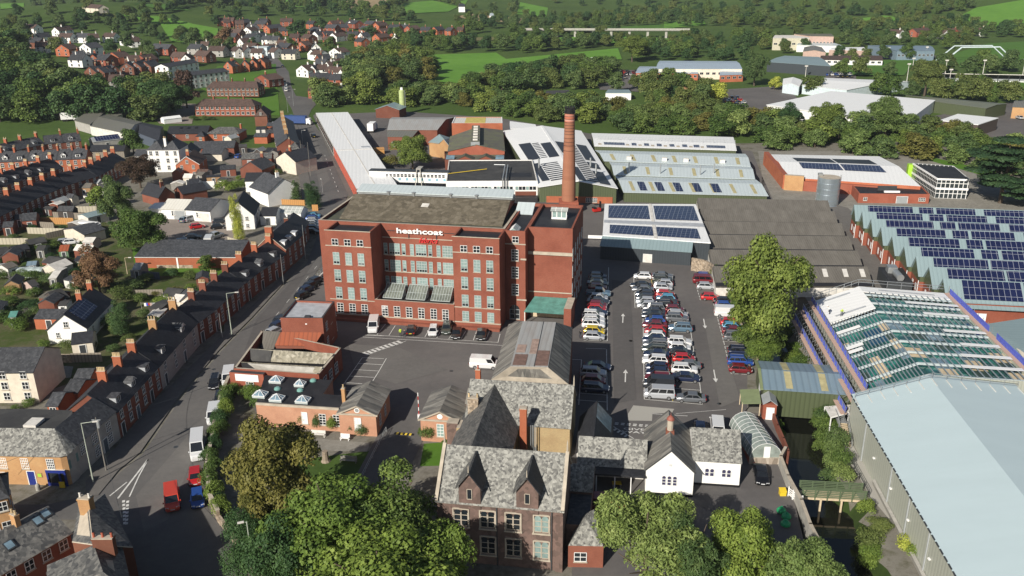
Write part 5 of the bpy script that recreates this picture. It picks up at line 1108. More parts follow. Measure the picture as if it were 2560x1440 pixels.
# ------------------------------------------------------------- old front buildings and the leat
B = quadb('brick_block', 'square brick block with flat grey roof at the mill corner by the street', 'workshop', [('k',782,437),('k',1365,442),('k',1532,207),('k',985,187)], 6.9, 'mill_brick', 'lead', 0, par=.35, fascia='dark_grey'); W = B.W; D_ = B.q[1][1]
for y in (2, 5.2, 8.3): B.win('r', y, 4.2, 1.1, 1.5, 2, 3, y=W+.02); B.win('r', y, 1.2, 1.1, 1.6, 2, 3, y=W+.02)
m = MB(); m.box(W*.55, W*.68, .5, 1.3, 6.9, 7.3, 'dark_grey'); B.part('roof_unit', m); m = MB(); m.box(W*.58, W*.62, -.06, 0, 6.0, 6.2, 'white'); B.part('wall_lamp', m); B.end()
B = Bld('rust_roof_shed', 'lean-to shed with rusty red sheet roof against the brick block', 'shed', ('k',705,792), ('k',1248,800), 3.2); t0, t1 = B.L(('k',785,610), 5.0), B.L(('k',1365,615), 5.0)
B.r.slab([(0,-.1,3.2),(B.W,-.1,3.2),(t1[0],t1[1],5.0),(t0[0],t0[1],5.0)], .08, 'rust_roof'); B.w.prism([(0,0),(B.W,0),(t1[0],t1[1]),(t0[0],t0[1])], 0, 3.1, 'dull_brick'); m = MB(); m.box(B.W*.45, B.W, -1.6, -.05, 0, 2.6, 'brick', 'old_white'); B.part('low_lean_to', m); B.end()
# range of roof pens
B = Bld('lichen_roof_range', 'street side range with lichen covered sloping roofs inside brick parapets', 'workshop', ('k',135,1110), ('k',1312,1195), 4.2); q = [B.L(p, 4.2) for p in (('k',135,1110),('k',1312,1195),('k',1622,825),('k',525,585))]; W = B.W
for i in range(4):
    a, b = Vector(q[i]), Vector(q[(i+1)%4]); d = (b-a).normalized(); n = Vector((-d.y, d.x))*.35; B.w.prism([tuple(a), tuple(b), tuple(b+n), tuple(a+n)], 0, 4.2, 'brick', 'stone_trim')
def pen(ps, z0, z1, mat, nm='roof_slope'):
    p = [B.L(c, z) for c, z in zip(ps, (z0, z0, z1, z1))]; m = MB(); m.slab([(*p[0],z0),(*p[1],z0),(*p[2],z1),(*p[3],z1)], .1, mat, 'concrete'); m.face([(*p[3],z1-.1),(*p[2],z1-.1),(*p[2],.5),(*p[3],.5)], 'dark_felt'); B.part(nm, m)
pen([('k',255,1135),('k',1290,1252),('k',1362,1092),('k',238,1022)], 3.0, 4.6, 'lichen_felt'); pen([('k',372,1012),('k',1390,1052),('k',1522,905),('k',362,840)], 3.0, 4.8, 'lichen_felt'); pen([('k',521,838),('k',690,838),('k',780,606),('k',546,592)], 2.8, 4.6, 'asbestos')
pen([('k',372,1012),('k',640,1022),('k',660,868),('k',362,842)], 3.06, 4.86, 'felt'); B.r.face([(*p,2.6) for p in q], 'dark_felt'); k = MB(); k.box(-.4, 5.5, -.9, -.02, 0, 3.9, 'brick', 'dark_grey'); B.part('gable_end', k); B.win('f', 3.0, 1.2, 1.3, 1.2, 3, 3, y=-.9); k = MB(); k.box(.6, 4.6, -.98, -.92, 2.5, 3.7, 'white'); B.part('sign_board', k)
for t in (.2, .45, .7): a = Vector(q[1]).lerp(Vector(q[2]), t); B.win('r', a.y, 1.0, 1.3, 1.8, 2, 3, y=a.x+.04)
B.end()
# ivy range
B = Bld('ivy_range', 'long single storey brick range with black flat roof and glass pyramids', 'office building', ('u',330,612), ('u',1480,690), 3.7); P = [B.L(p, 3.7) for p in (('u',330,612),('u',1482,690),('u',1572,487),('u',1262,465),('u',1392,275),('u',455,205))]; W = B.W
B.w.prism(P, 0, 3.65, 'peach_render', 'dark_felt'); k = MB(); k.box(0, W, -.06, .2, 3.6, 3.95, 'stone_trim'); B.part('parapet', k)
def uw(x): return B.L(('u',x,700), 3.6)[0]
B.win('f', uw(965), 1.0, .9, 1.9, 1, 1, 'frame_white'); B.win('f', uw(1228), 1.0, 1.0, 1.8, 2, 4); B.win('f', uw(1432), 1.0, 1.0, 1.8, 2, 4)
for i, (x, y) in enumerate(((620,290),(945,345),(395,490),(625,545),(985,568))):
    c = B.L(('u',x,y), 3.75); s = 1.0 if i != 1 else .8; m = MB(); m.box(-s,s,-s*.8,s*.8,0,.35,'frame_grey')
    for a, b in (((-s,-s*.8),(s,-s*.8)),((s,-s*.8),(s,s*.8)),((s,s*.8),(-s,s*.8)),((-s,s*.8),(-s,-s*.8))): m.face([(*a,.35),(*b,.35),(0,0,1.1)], 'glass_sky'); m.bar((*a,.35),(0,0,1.1),.05,'white'); m.bar((*a,.37),(*b,.37),.05,'white'); h_ = ((a[0]+b[0])/2,(a[1]+b[1])/2); m.bar((*h_,.35),(0,0,1.1),.035,'white')
    B.part('skylight', m, (c[0], c[1], 3.66))
for x, y in ((1125,285),(630,400),(945,420)): c = B.L(('u',x,y), 3.7); m = MB(); m.lathe([(.55,0),(.5,.2),(.3,.35),(0,.42)], 'dome_green', 14); B.part('dome_light', m, (c[0], c[1], 3.66))
B.end()
def lodge(label, a, b, d, rise, wx, glass, oc):
    B = Bld('entrance_lodge', label, 'lodge', a, b, 3.8); W = B.W; B.gable(0, W, 0, d, 3.8, rise, 'v', 'peach_render', 'streaky_slate', .35)
    B.win('f', W*wx, 1.0, 1.0, 2.0, 2, 4, glass); k = MB(); k.slab([(-.35,-.3,3.6),(W/2,-.3,3.85+rise),(W/2,-.12,3.85+rise),(-.35,-.12,3.6)], .18, 'stone_trim'); k.slab([(W+.35,-.3,3.6),(W/2,-.3,3.85+rise),(W/2,-.12,3.85+rise),(W+.35,-.12,3.6)], .18, 'stone_trim'); k.box(-.3, W+.3, -.25, 0, 3.5, 3.72, 'stone_trim'); B.part('pediment', k)
    k = MB(); n = 16; k.face([(W/2+.42*cos(2*pi*i/n), -.05, 4.25+.42*sin(2*pi*i/n)) for i in range(n)], 'white'); k.face([(W/2+.3*cos(2*pi*i/n), -.06, 4.25+.3*sin(2*pi*i/n)) for i in range(n)], oc); B.part('round_window', k)
    for i in range(2): B.win('r', 2+3*i, 1.0, .9, 1.6, 2, 3, y=W)
    return B
B = lodge('left gate lodge with slate roof, ivy and grey round window', ('u',1475,722), ('u',1988,747), 8, 1.25, .5, 'frame_white', 'cad_grey'); B.chim(-.2, 3.6, 3.4, 6.0, .5, .7, 1, 'buff_brick'); B.end()
B = lodge('right gate lodge with orange walls, slate roof and white roundel', ('v',170,692), ('v',716,727), 8.2, 1.3, .5, 'glass_pale', 'white'); B.box(B.W+.1, B.W+3.2, 4.5, 9, 0, 4.4, 'orange_brick'); B.gable(B.W+.1, B.W+4.0, 4.4, 9.2, 4.4, 1.2, 'u', 'orange_brick', 'streaky_slate', .25, z=4); B.chim(B.W+1.3, 8.2, 3.5, 8.2, .75, .75, 1, 'orange_brick', 'red_pot'); B.box(B.W+.02, B.W+2.6, .6, 4.4, 0, 3.2, 'orange_brick'); B.win('f', B.W+1.3, 1.0, .5, 1.5, 1, 4, y=.6); B.end()
# gothic house
def gothic():
    e = G(('h',1482,1035), 8.4); yw = radians(-9); W = 14.5; at = (e.x-W*cos(yw), e.y-W*sin(yw))
    B = Bld('gothic_house', 'dark red stone Gothic house with pale slate roofs and pointed dormers', 'house', None, None, yaw=yw, at=at, W=W); st = 'red_stone'
    B.gable(0, W, 0, 9.8, 8.4, 4.3, 'u', st, 'lichen_slate', .3, fascia='stone_trim')
    for x in (3.9, 10.5):
        B.w.face([(x-1.25,-.14,7.5),(x+1.25,-.14,7.5),(x+1.25,-.14,10.7),(x,-.14,12.3),(x-1.25,-.14,10.7)], st); B.w.box(x-1.25,x+1.25,-.13,2.3,8.0,10.6,st)
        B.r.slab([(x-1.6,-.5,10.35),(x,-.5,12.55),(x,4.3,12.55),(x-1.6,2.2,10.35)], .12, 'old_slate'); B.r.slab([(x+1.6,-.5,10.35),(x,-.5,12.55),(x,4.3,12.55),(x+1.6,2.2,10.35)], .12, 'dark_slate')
        B.win('f', x, 8.9, .55, 1.3, 1, 1, 'glass', 'stone_trim', y=-.15, sill=False); k = MB(); k.lathe([(.09,0),(.05,.8),(0,1.1)], 'stone_trim', 6); B.part('finial', k, (x, -.4, 12.4))
    for x in (5.9, 8.85, 12.1, 2.8):
        for z, h in ((5.2,2.1),(1.6,2.2)):
            if x == 5.9 and z > 3 or x == 8.85 and z > 3 or x in (12.1, 2.8) or z < 3:
                for s in (-.42,.42): B.win('f', x+s, z, .75, h, 1, 3, 'glass' if x < 12 else 'glass_pale', 'stone_trim', sill=False, arch=True)
                k = MB(); k.box(x-.98, x-.84, -.12, 0, z-.2, z+h+.15, 'stone_trim'); k.box(x+.84, x+.98, -.12, 0, z-.2, z+h+.15, 'stone_trim'); k.box(x-.84, x+.84, -.12, 0, z+h+.04, z+h+.2, 'stone_trim'); k.box(x-1.05, x+1.05, -.2, 0, z-.35, z-.2, 'stone_trim'); B.part('window_surround', k)
    B.w.box(13.7, 14.55, -.25, -.02, 0, 7.6, st); [B.part('drainpipe', (lambda k: (k.box(x, x+.12, -.14, -.02, 0, 8.2, 'dark_grey'), k)[1])(MB())) for x in (6.9, 13.2)]
    for x in (0, W): k = MB(); k.slab([(x-.2,-.35,8.5),(x+.2,-.35,8.5),(x+.2,4.9,12.95),(x-.2,4.9,12.95)], .2, 'stone_trim'); B.part('coping', k); k = MB(); k.lathe([(.13,0),(.08,1.2),(0,1.6)], 'stone_trim', 6); B.part('finial', k, (x, 4.9, 12.9))
    # cross wing and rear wing, in the rear wing's frame
    r = Vector((-6.97,108.3)); dx, dy = r.x-at[0], r.y-at[1]; c, s = cos(yw), sin(yw); ox, oy = dx*c+dy*s, -dx*s+dy*c
    B.gable(ox+.2, ox+15, oy, oy+9.6, 5.2, 4.1, 'u', 'yellow_stone', 'lichen_slate', .25, fascia='stone_trim')
    B.gable(ox-.3, ox+7.7, 9.9, oy+4.2, 5.0, 3.9, 'v', 'yellow_stone', 'old_slate', .25, fascia='stone_trim')
    B.w.box(ox-.6, ox+3.2, oy-2.4, oy-.02, 0, 5.2, 'yellow_stone', 'stone_trim'); B.w.box(ox-2.2, ox-.6, oy-1.6, oy-.1, 0, 5.4, st, 'stone_trim')
    B.gable(9.2, 17.2, 9.85, 14.6, 4.6, 2.2, 'u', st, 'lichen_slate', .2); B.w.box(14.6, 17.2, 3.5, 9.8, 0, 4.0, st, 'slate')
    B.chim(ox+8.7, oy-1.4, 0, 8.6, .95, .95, 0, 'orange_brick'); B.chim(ox+1.2, oy+1.0, 4.5, 8.4, 1.5, .9, 2, 'rubble'); k = MB()
    for i in range(4): k.bar((ox+9.6+.25*i,oy-.9,0),(ox+9.6+.25*i,oy-.9,5.6), .06, 'cad_grey')
    B.part('pipes', k); k = MB(); k.lathe([(.13,0),(.08,1.2),(0,1.7)], 'stone_trim', 6); B.part('finial', k, (ox+15.1, oy+4.8, 9.2)); B.end(); return at, yw
GAT, GYW = gothic()
# long slate shed with a metal top
B = Bld('slate_sided_shed', 'long shed with sloping slate sides and rust streaked metal top', 'shed', ('l',170,1130), ('l',1330,1200), 8.6); e = [B.L(p, 8.6) for p in (('l',170,1130),('l',1330,1200),('l',1388,350),('l',430,302))]; t = [B.L(p, 11.2) for p in (('l',455,935),('l',1022,948),('l',1140,275),('l',640,262))]
B.w.prism(e, 0, 8.5, 'dull_brick'); E3 = [Vector((*p,8.6)) for p in e]; T3 = [Vector((*p,11.2)) for p in t]
for i in range(4): k = (i+1)%4; B.r.slab([E3[i], E3[k], T3[k], T3[i]], .12, 'streaky_slate', 'stone_trim')
B.r.slab([p+Vector((0,0,.05)) for p in T3], .1, 'grey_sheet')
for a, b, c, d, mt in ((.05,.40,.02,.24,'rust_patch'),(.64,.98,.02,.33,'rust_patch'),(.42,.63,.26,.58,'rust_pale'),(.05,.3,.28,.45,'rust_pale')): panel(B, 'sheet_patch', t, a, b, c, d, 11.2, 11.2, mt, .1, .03)
panel(B, 'seam', t, .62, .635, 0, 1, 11.2, 11.2, 'dark_grey', .12, .04); B.end()
# white school
def school():
    B = Bld('white_school', 'white rendered school with steep slate gable and a small bell turret', 'school', ('w',880,860), ('w',1420,895), 3.9); W = B.W; wl = 'white_render'
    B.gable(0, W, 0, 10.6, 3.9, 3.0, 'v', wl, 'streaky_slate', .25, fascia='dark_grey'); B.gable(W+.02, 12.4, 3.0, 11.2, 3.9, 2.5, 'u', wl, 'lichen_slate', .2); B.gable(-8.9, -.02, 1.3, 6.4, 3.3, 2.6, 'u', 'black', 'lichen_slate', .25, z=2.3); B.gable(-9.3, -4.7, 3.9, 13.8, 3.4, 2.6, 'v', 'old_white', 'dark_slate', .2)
    B.w.box(-8.9, -.1, 3.4, 6.3, 0, 2.3, 'old_white'); B.w.box(-9.0,-6.5, 1.3, 3.4, 0, 2.3, 'grey_render'); B.t.box(-.06, W+.06, -.06, -.01, 0, .35, 'black'); B.t.box(W, 12.46, 2.93, 2.99, 0, .35, 'black')
    k = MB(); k.box(-8.8, -.1, -.6, 1.25, 2.75, 3.0, 'dark_slate'); 
    for x in (-6.4, -4, -1.9): k.box(x-.06, x+.06, -.5, -.38, 0, 2.75, 'white')
    B.part('carport', k)
    for x in (2.35, 3.05, 3.75): B.win('f', x, 1.6, .5, 1.35, 1, 3, 'school_glass', 'frame_white', sill=False, arch=True)
    B.win('f', 3.07, 4.5, .3, .3, 2, 2, 'glass', 'frame_white', sill=False)
    for x in (8.1, 8.75, 10.3, 10.95): B.win('f', x, 1.5, .52, 1.1, 1, 2, 'school_glass', 'frame_white', y=3.0, sill=False, arch=True)
    k = MB(); k.lathe([(.42,0),(.42,1.5),(.5,1.55)], 'stone_trim', 10); k.box(-.55,.55,-.55,.55,-.7,0,'dull_brick'); k.lathe([(.55,1.55),(.5,1.75),(.3,2.0),(.05,2.15),(0,2.8)], 'dome_red', 14); B.part('bell_turret', k, (W/2, 5.2, 6.9))
    k = MB(); k.slab([(-4.75,6.3,3.55),(-4.75,8.5,3.55),(-6.95,8.5,5.95),(-6.95,6.3,5.95)], .05, 'glass_sky'); k2 = MB(); k2.slab([(-4.8,9.3,3.55),(-4.8,13.4,3.55),(-6.9,13.4,5.95),(-6.9,9.3,5.95)], .3, 'glass_sky'); B.part('roof_glazing', k2); B.end(); return B
SB = school()
# polytunnel on the school's far side
B = Bld('glasshouse', 'barrel shaped glasshouse with white ribs beside the school', 'greenhouse', ('w',2050,742), ('w',2400,742), .9); W = B.W; D_ = 9.0; m = MB(); rb = MB(); ra = []
sk = -.9
def ac(a, y): return (W/2+W/2*1.02*cos(a)+sk*y/9, y, .9+2.3*sin(a))
for j in range(6):
    for i in range(10): a, b = pi*i/10, pi*(i+1)/10; y0, y1 = D_*j/6, D_*(j+1)/6; m.face([ac(a,y0),ac(a,y1),ac(b,y1),ac(b,y0)], 'poly_glass2')
for y in [D_*j/9 for j in range(10)]:
    for i in range(10): rb.bar(ac(pi*i/10,y), ac(pi*(i+1)/10,y), .03, 'white')
for a in (pi*.2, pi*.5, pi*.8): rb.bar(ac(a,0), ac(a,D_), .04, 'white')
m.face([ac(pi*i/10,0) for i in range(11)], 'poly_glass2'); B.part('glazing', m); B.part('ribs', rb); B.w.box(-.15, W+.15, -.25, 0, 0, 1.0, 'stained_wall', 'stone_trim'); B.w.box(-.15, 0, 0, D_, 0, .9, 'brick'); k = MB(); k.box(W*.42, W*.62, -.06, 0, .9, 2.7, 'white'); B.part('door', k); B.end()
# leat side things
wallrun('leat_wall', 'tall concrete yard wall dropping to the dark leat', 'wall', [('i',735,715),('i',705,770),('i',750,890),('i',830,1040),('i',885,1190),('i',950,1320)], 1.6, .3, 'concrete', 'stone_trim', z=-2.6)
wallrun('brick_leat_wall', 'weathered red brick wall beside the glasshouse', 'wall', [('i',650,450),('i',690,560),('i',725,640),('i',755,720),('i',745,790)], 1.2, .3, 'dull_brick', z=-2.6)
wallrun('stone_leat_wall', 'low stone wall between the car park bays and the leat trees', 'wall', [(1815,742),(1842,800),(1872,860),(1893,905)], 1.0, .35, 'rubble')
A, C_ = G(('i',845,955)), G(('i',1222,975)); v = C_-A; yw = atan2(v.y, v.x); r = thing('wooden_footbridge', 'green timber slatted footbridge over the leat', 'footbridge', A, yw); Lb = v.length; m = MB(); m.box(-.3, Lb+.3, -.1, 1.7, -.35, -.1, 'pale_wood'); m.obj('deck', r)
for y in (-.1, 1.7):
    m = MB()
    for i in range(6): m.box(Lb*i/5-.07, Lb*i/5+.07, y-.07, y+.07, -.4, 1.3, 'bridge_green')
    for z in (.1,.35,.6,.85,1.1,1.32): m.box(-.2, Lb+.2, y-.1, y-.05, z, z+.14, 'bridge_green')
    m.obj('railing', r)
m = MB(); m.box(Lb*.3,Lb*.33,.2,.4,-2.8,-.35,'pale_wood'); m.obj('post', r); m = MB(); m.box(Lb*.64,Lb*.67,.2,.4,-2.8,-.35,'pale_wood'); m.obj('post', r)
g = G(('i',795,985)); r = thing('white_gate', 'white timber gate at the footbridge end', 'gate', g, radians(-68)); m = MB()
for z in (.3,.6,.9,1.2): m.box(-1.3, 1.3, -.04, .04, z, z+.12, 'white')
for x in (-1.3,-.45,.45,1.2): m.box(x, x+.12, -.05, .05, 0, 1.5, 'white')
m.bar((-1.3,0,.3),(1.2,0,1.3), .06, 'white'); m.obj('frame', r); m = MB(); m.box(-.06+1.35,.06+1.35,-.1,.1,0,1.7,'white'); m.obj('gate_post', r)
B = Bld('leat_shed', 'olive green metal shed with weathered blue roof spanning the leat', 'shed', ('x',355,468), ('x',1495,545), 3.75); W = B.W; B.gable(0, W, 0, 9.9, 3.75, .9, 'u', 'olive_clad', 'blue_roof', .15, z=-.9, ridge=.5)
for u in (.30, .70):
    for sgn in (0, 1): q = [(0,0),(W,0),(W,4.95),(0,4.95)] if not sgn else [(0,9.9),(W,9.9),(W,4.95),(0,4.95)]; panel(B, 'rooflight', q, u-.04, u+.04, .06, .94, 3.75, 4.65, 'cream_old', .1, .04)
m = MB(); m.slab([(-.5,-.2,3.8),(-.05,-.2,3.8),(-.05,5,4.75),(-.5,5,4.75)], .3, 'olive_light'); m.slab([(-.5,10.1,3.8),(-.05,10.1,3.8),(-.05,5,4.75),(-.5,5,4.75)], .3, 'olive_light'); B.part('verge_trim', m)
m = MB(); m.box(-.05,-.02,2.8,5.2,.2,2.6,'white'); B.part('sign_board', m)
m = MB(); m.slab([(-3.4,-2.8,2.3),(-.5,-2.8,2.6),(-.5,1.4,2.9),(-3.4,1.4,2.6)], .08, 'olive_light'); 
for x, y in ((-3.3,-2.7),(-3.3,1.2),(-.7,-2.7)): m.box(x, x+.12, y, y+.12, 0, 2.4, 'pale_wood')
B.part('porch', m); B.box(-.2, 1.8, -3.0, -.05, 0, 2.6, 'brick'); B.r.slab([(-.3,-3.1,2.6),(.8,-3.1,3.4),(.8,0,3.4),(-.3,0,2.6)], .1, 'cad_grey'); B.r.slab([(1.9,-3.1,2.6),(.8,-3.1,3.4),(.8,0,3.4),(1.9,0,2.6)], .1, 'cad_grey'); B.door('f', .9, 0, -3.0, 1.0, 2.0, 'white'); B.end()
g = G(('i',985,405), 2.4); B = quadb('stair_canopy', 'flat white canopy over the landing of the outdoor stairs', 'canopy', [('i',1020,470),('i',1130,440),('i',1138,395),('i',982,405)], 2.6, 'frame_grey', 'old_white', 0, par=0, fascia='white'); B.w = MB()
for p in B.q: B.w.box(p[0]-.06, p[0]+.06, p[1]-.06, p[1]+.06, 0, 2.5, 'white')
B.end()
A, C_ = G(('i',1115,655)), G(('i',1090,510), 1.6); r = thing('metal_stairs', 'grey metal stairs with handrails beside the pale warehouse', 'stairs', A, atan2(C_.y-A.y, C_.x-A.x)-pi/2); Ls = hypot(C_.x-A.x, C_.y-A.y); m = MB()
for i in range(12): m.box(-.6,.6,Ls*i/12,Ls*i/12+.3,1.7*(i+1)/12-.06,1.7*(i+1)/12,'pale_wood')
m.obj('treads', r); m = MB(); m.box(-.7,.7,Ls,Ls+2.4,1.55,1.68,'galv'); m.obj('landing', r)
for s in (-.7,.7):
    m = MB(); m.bar((s,0,.9),(s,Ls,2.7), .05, 'galv'); m.bar((s,Ls,2.7),(s,Ls+2.4,2.7), .05, 'galv'); m.bar((s,0,.4),(s,Ls,2.2), .04, 'galv')
    for i in range(6): m.bar((s,Ls*i/5,1.7*i/5),(s,Ls*i/5,1.7*i/5+1.0), .05, 'galv')
    m.obj('handrail', r)
def railing(name, label, pts, h=1.1, mat='galv', sp=2.0, n=2, cat='railing', world=False):
    P = [p if world else GT(p) for p in pts]; o = P[0]; r = thing(name, label, cat, o); m = MB()
    for p, q in zip(P, P[1:]):
        a, b = Vector(p)-Vector(o), Vector(q)-Vector(o); L = (b-a).length; k = max(1, int(L/sp))
        for i in range(k+1): c = a.lerp(b, i/k); m.bar(c, c+Vector((0,0,h)), .045, mat)
        for j in range(n): z = h*(1-.45*j); m.bar(a+Vector((0,0,z)), b+Vector((0,0,z)), .04, mat)
    m.obj('rails', r); return r
railing('path_railing', 'dark metal railing along the warehouse path above the reeds', [('i',1075,640),('i',1130,740),('i',1190,850),('i',1250,960)], mat='dark_grey')
railing('street_railing', 'pale railing above the sunken area along the mill street front', [(748,745),(775,715),(808,682)], 1.3, 'galv', 1.5, 3); wallrun('railing_wall', 'pale capped retaining wall below the mill street railing', 'wall', [(744,752),(775,718),(810,684)], .5, .5, 'old_white')
wallrun('court_wall', 'shadowed brick wall beside the railing at the mill foot', 'wall', [(700,815),(748,760)], 1.2, .35, 'brick', 'stone_trim')
wallrun('garden_wall', 'long stone garden wall under ivy beside the parked street cars', 'wall', [(548,1305),(527,1262),(522,1180),(540,1080),(556,1010),(575,965)], 1.8, .4, 'rubble', 'stone_trim'); wallrun('garden_wall', 'low rubble wall curving round the tree garden at the junction', 'wall', [(548,1305),(575,1340),(640,1440),(665,1480)], 1.1, .4, 'rubble')
# slate roofed pavilion at the foot of the picture and its neighbour
B = quadb('slate_pavilion', 'small stone building with pale hipped slate roof below the carport', 'outbuilding', [('h',1515,1255),('h',1730,1260),('h',1740,1100),('h',1580,1075)], 3.0, 'dull_brick', 'lichen_slate', 0, par=0); q = B.q; B.r = MB(); c0 = (B.W*.5, 2.2, 5.2); c1 = (B.W*.75, 4.0, 5.2)
for i in range(4): k = (i+1)%4; B.r.slab([(*q[i],3.0),(*q[k],3.0),c0 if i in (0,3) else c1] if i in (3,1) else [(*q[i],3.0),(*q[k],3.0),c1 if i == 0 else c0,c0 if i == 0 else c1], .1, 'lichen_slate', 'stone_trim')
for p in (0,): B.win('f', B.W*.35, .9, 1.4, 1.2, 2, 2)
B.end()
B = Bld('slate_porch', 'narrow steep slate gable standing in shadow by the school yard', 'outbuilding', ('w',1160,1300), ('w',1360,1330), 2.4); B.gable(0, B.W, -.6, 2.4, 1.5, 1.5, 'v', 'grey_render', 'old_slate', .2); B.end()
B = quadb('slab_roof_passage', 'long narrow grey slab roofed passage in front of the carport', 'outbuilding', [('w',92,1345),('w',200,1372),('w',222,892),('w',132,855)], 2.6, 'grey_render', 'asbestos', 0, par=0); B.end()
# garden furniture, gate things
def bench(label, p, yaw, mat, L=1.8):
    g = G(p); r = thing('garden_bench', label, 'bench', g, yaw); m = MB(); m.box(-L/2,L/2,-.25,.25,.40,.46,mat); m.obj('seat', r); m = MB(); m.box(-L/2,L/2,.22,.28,.5,.95,mat); m.obj('backrest', r)
    for x in (-L/2+.1, L/2-.1): m = MB(); m.box(x-.05,x+.05,-.25,-.17,0,.62,mat); m.box(x-.05,x+.05,.2,.28,0,.9,mat); m.obj('leg', r)
bench('pale bench on the terrace paving before the ivy range', ('u',1195,1060), radians(-8), 'old_white', 2.2); bench('white bench on the edge of the dry flower bed', ('u',1565,1110), radians(-8), 'white', 1.4); bench('grey bench on the shaded lawn near the tree stump', ('u',1615,1420), radians(-8), 'grey_wood', 2.4)
g = G(('u',1300,1405)); r = thing('tree_stump', 'tall pale tree stump on the shaded lawn', 'tree stump', g); m = MB(); m.lathe([(.75,0),(.5,.35),(.42,1.1),(.40,1.7)], 'pale_bark', 9); m.obj('stump', r)
g = G((1048,1050)); r = thing('gate_barrier', 'raised red and white barrier pole at the gate', 'barrier', g); m = MB(); m.box(-.2,.2,-.2,.2,0,1.0,'white'); m.obj('housing', r)
for i in range(6): m = MB(); m.box(-.05,.05,-.03,.03,1+.62*i,1.6+.62*i,'white' if i%2 else 'red_paint'); m.obj('boom_section', r)
m = MB(); A, C_ = G((986,1084)), G((1034,1088)); v = (C_-A); r = thing('speed_hump', 'black and yellow speed hump across the gate drive', 'speed hump', A, atan2(v.y, v.x)); L = v.length
for i in range(9): m.box(L*i/9, L*(i+1)/9, -.25, .25, .06, .13, 'plate_yellow' if i % 2 else 'black')
m.obj('ramp', r)
railing('drive_railing', 'low kerb railing along the left of the gate drive', [(966,1080),(940,1130),(905,1200)], .9, 'cad_grey', 1.6, 2)
for p, lb in (((1212,1330),0),): pass
g = G(('i',722,945)); r = thing('grit_bin', 'yellow grit bin against the leat wall', 'grit bin', g); m = MB(); m.box(-.4,.4,-.35,.35,0,.7,'yellow'); m.obj('body', r); m = MB(); m.slab([(-.45,-.4,.7),(.45,-.4,.7),(.45,.4,.9),(-.45,.4,.9)], .08, 'yellow'); m.obj('lid', r)
for i, (p, lb) in enumerate(((('i',715,1055),'flat green sack at the top of the sack heap'),(('i',745,1090),'plump green sack in the middle of the sack heap'),(('i',740,1135),'dark green sack at the bottom of the sack heap'))):
    g = G(p); r = thing('sack', lb, 'sack', g, i); m = MB(); m.lathe([(.35,0),(.62,.2),(.6,.5),(.35,.75),(.12,.82),(.16,.95)], 'green_plastic', 9); m.obj('bag', r)
g = G(('h',1810,900)); r = thing('trestle_table', 'yellow table under the school carport', 'table', g); m = MB(); m.box(-.6,.6,-.4,.4,.7,.76,'yellow'); m.obj('top', r)
for s in (-.5,.5): m = MB(); m.box(s-.05,s+.05,-.35,.35,0,.7,'alloy'); m.obj('leg', r)
A = G((1503,684)); r = thing('yard_barrier', 'white and red barrier by the loading shed corner', 'barrier', G((1490,600)), radians(-9)); m = MB(); m.box(-2,2,-.1,.1,.4,1.2,'white'); m.obj('rail', r)
# people
def person(label, p, yaw, top, legs, hat=None, pose='stand', hair='cloth_dark'):
    """one continuous skinned body, with clothing as bands of its surface and hair or helmet as its child"""
    g = p if isinstance(p, Vector) else G(p); r = thing('person', label, 'person', g, yaw)
    pts = [(0,0,.92),(0,0,1.12),(0,.01,1.38),(0,.01,1.50),(0,.03,1.66),(-.1,0,.88),(-.12,.03,.48),(-.13,-.02,.06),(-.13,.14,.03),(.1,0,.88),(.12,.03 if pose=='stand' else .22,.48),(.13,-.02 if pose=='stand' else -.05,.06),(.13,.14,.03),(-.19,0,1.40),(-.27,.0,1.12),(-.27,.14,.88),(.19,0,1.40),(.27,.02,1.12),(.25,.2,.92)]
    if pose == 'bend': pts = [(x, y+(z-.92)*.7 if z > .95 else y, z-(z-.92)*.35 if z > .95 else z) for x, y, z in pts]
    ed = [(0,1),(1,2),(2,3),(3,4),(0,5),(5,6),(6,7),(7,8),(0,9),(9,10),(10,11),(11,12),(2,13),(13,14),(14,15),(2,16),(16,17),(17,18)]
    rad = [.15,.14,.15,.06,.105,.10,.075,.05,.04,.10,.075,.05,.04,.075,.05,.04,.075,.05,.04]
    me = bpy.data.meshes.new('body'); me.from_pydata(pts, ed, []); o = bpy.data.objects.new('body', me); COL.objects.link(o)
    mo = o.modifiers.new('s', 'SKIN'); 
    for i, v in enumerate(me.skin_vertices[0].data): v.radius = (rad[i], rad[i]*.8); v.use_root = i == 0
    o.modifiers.new('d', 'SUBSURF').levels = 1
    dg = bpy.context.evaluated_depsgraph_get(); m2 = bpy.data.meshes.new_from_object(o.evaluated_get(dg)); bpy.data.objects.remove(o)
    for k in (legs, top, 'skin'): m2.materials.append(M[k])
    zt = 1.5 if pose != 'bend' else 1.28
    for f in m2.polygons: z = f.center.z; f.material_index = 2 if z > zt else 1 if z > .92 or abs(f.center.x) > .21 else 0
    m2.polygons.foreach_set('use_smooth', [True]*len(m2.polygons)); mesh_obj('body', m2, r)
    hd = pts[4]; m = MB(); m.lathe([(.13,-.01),(.12,.06),(.07,.11),(0,.125)], hat or hair, 10); m.obj('helmet' if hat else 'hair', r, True, (hd[0], hd[1]-.01, hd[2]+.02)); return r
person('person in yellow high visibility jacket standing behind the dark car', ('E',858,1255), .4, 'hivis', 'cloth_dark'); person('person in dark clothes leaning to the open car boot', ('E',885,1262), 0, 'cloth_dark', 'cloth_dark', pose='bend')
person('person in black walking past the silver end car', (1451,846), 2.4, 'black', 'cloth_dark', pose='walk')
def onhall(u, yf): p = HP(u, HD*yf, .12); c, s = cos(HB.yaw), sin(HB.yaw); return Vector((HB.o.x+p[0]*c-p[1]*s, HB.o.y+p[0]*s+p[1]*c, p[2]))
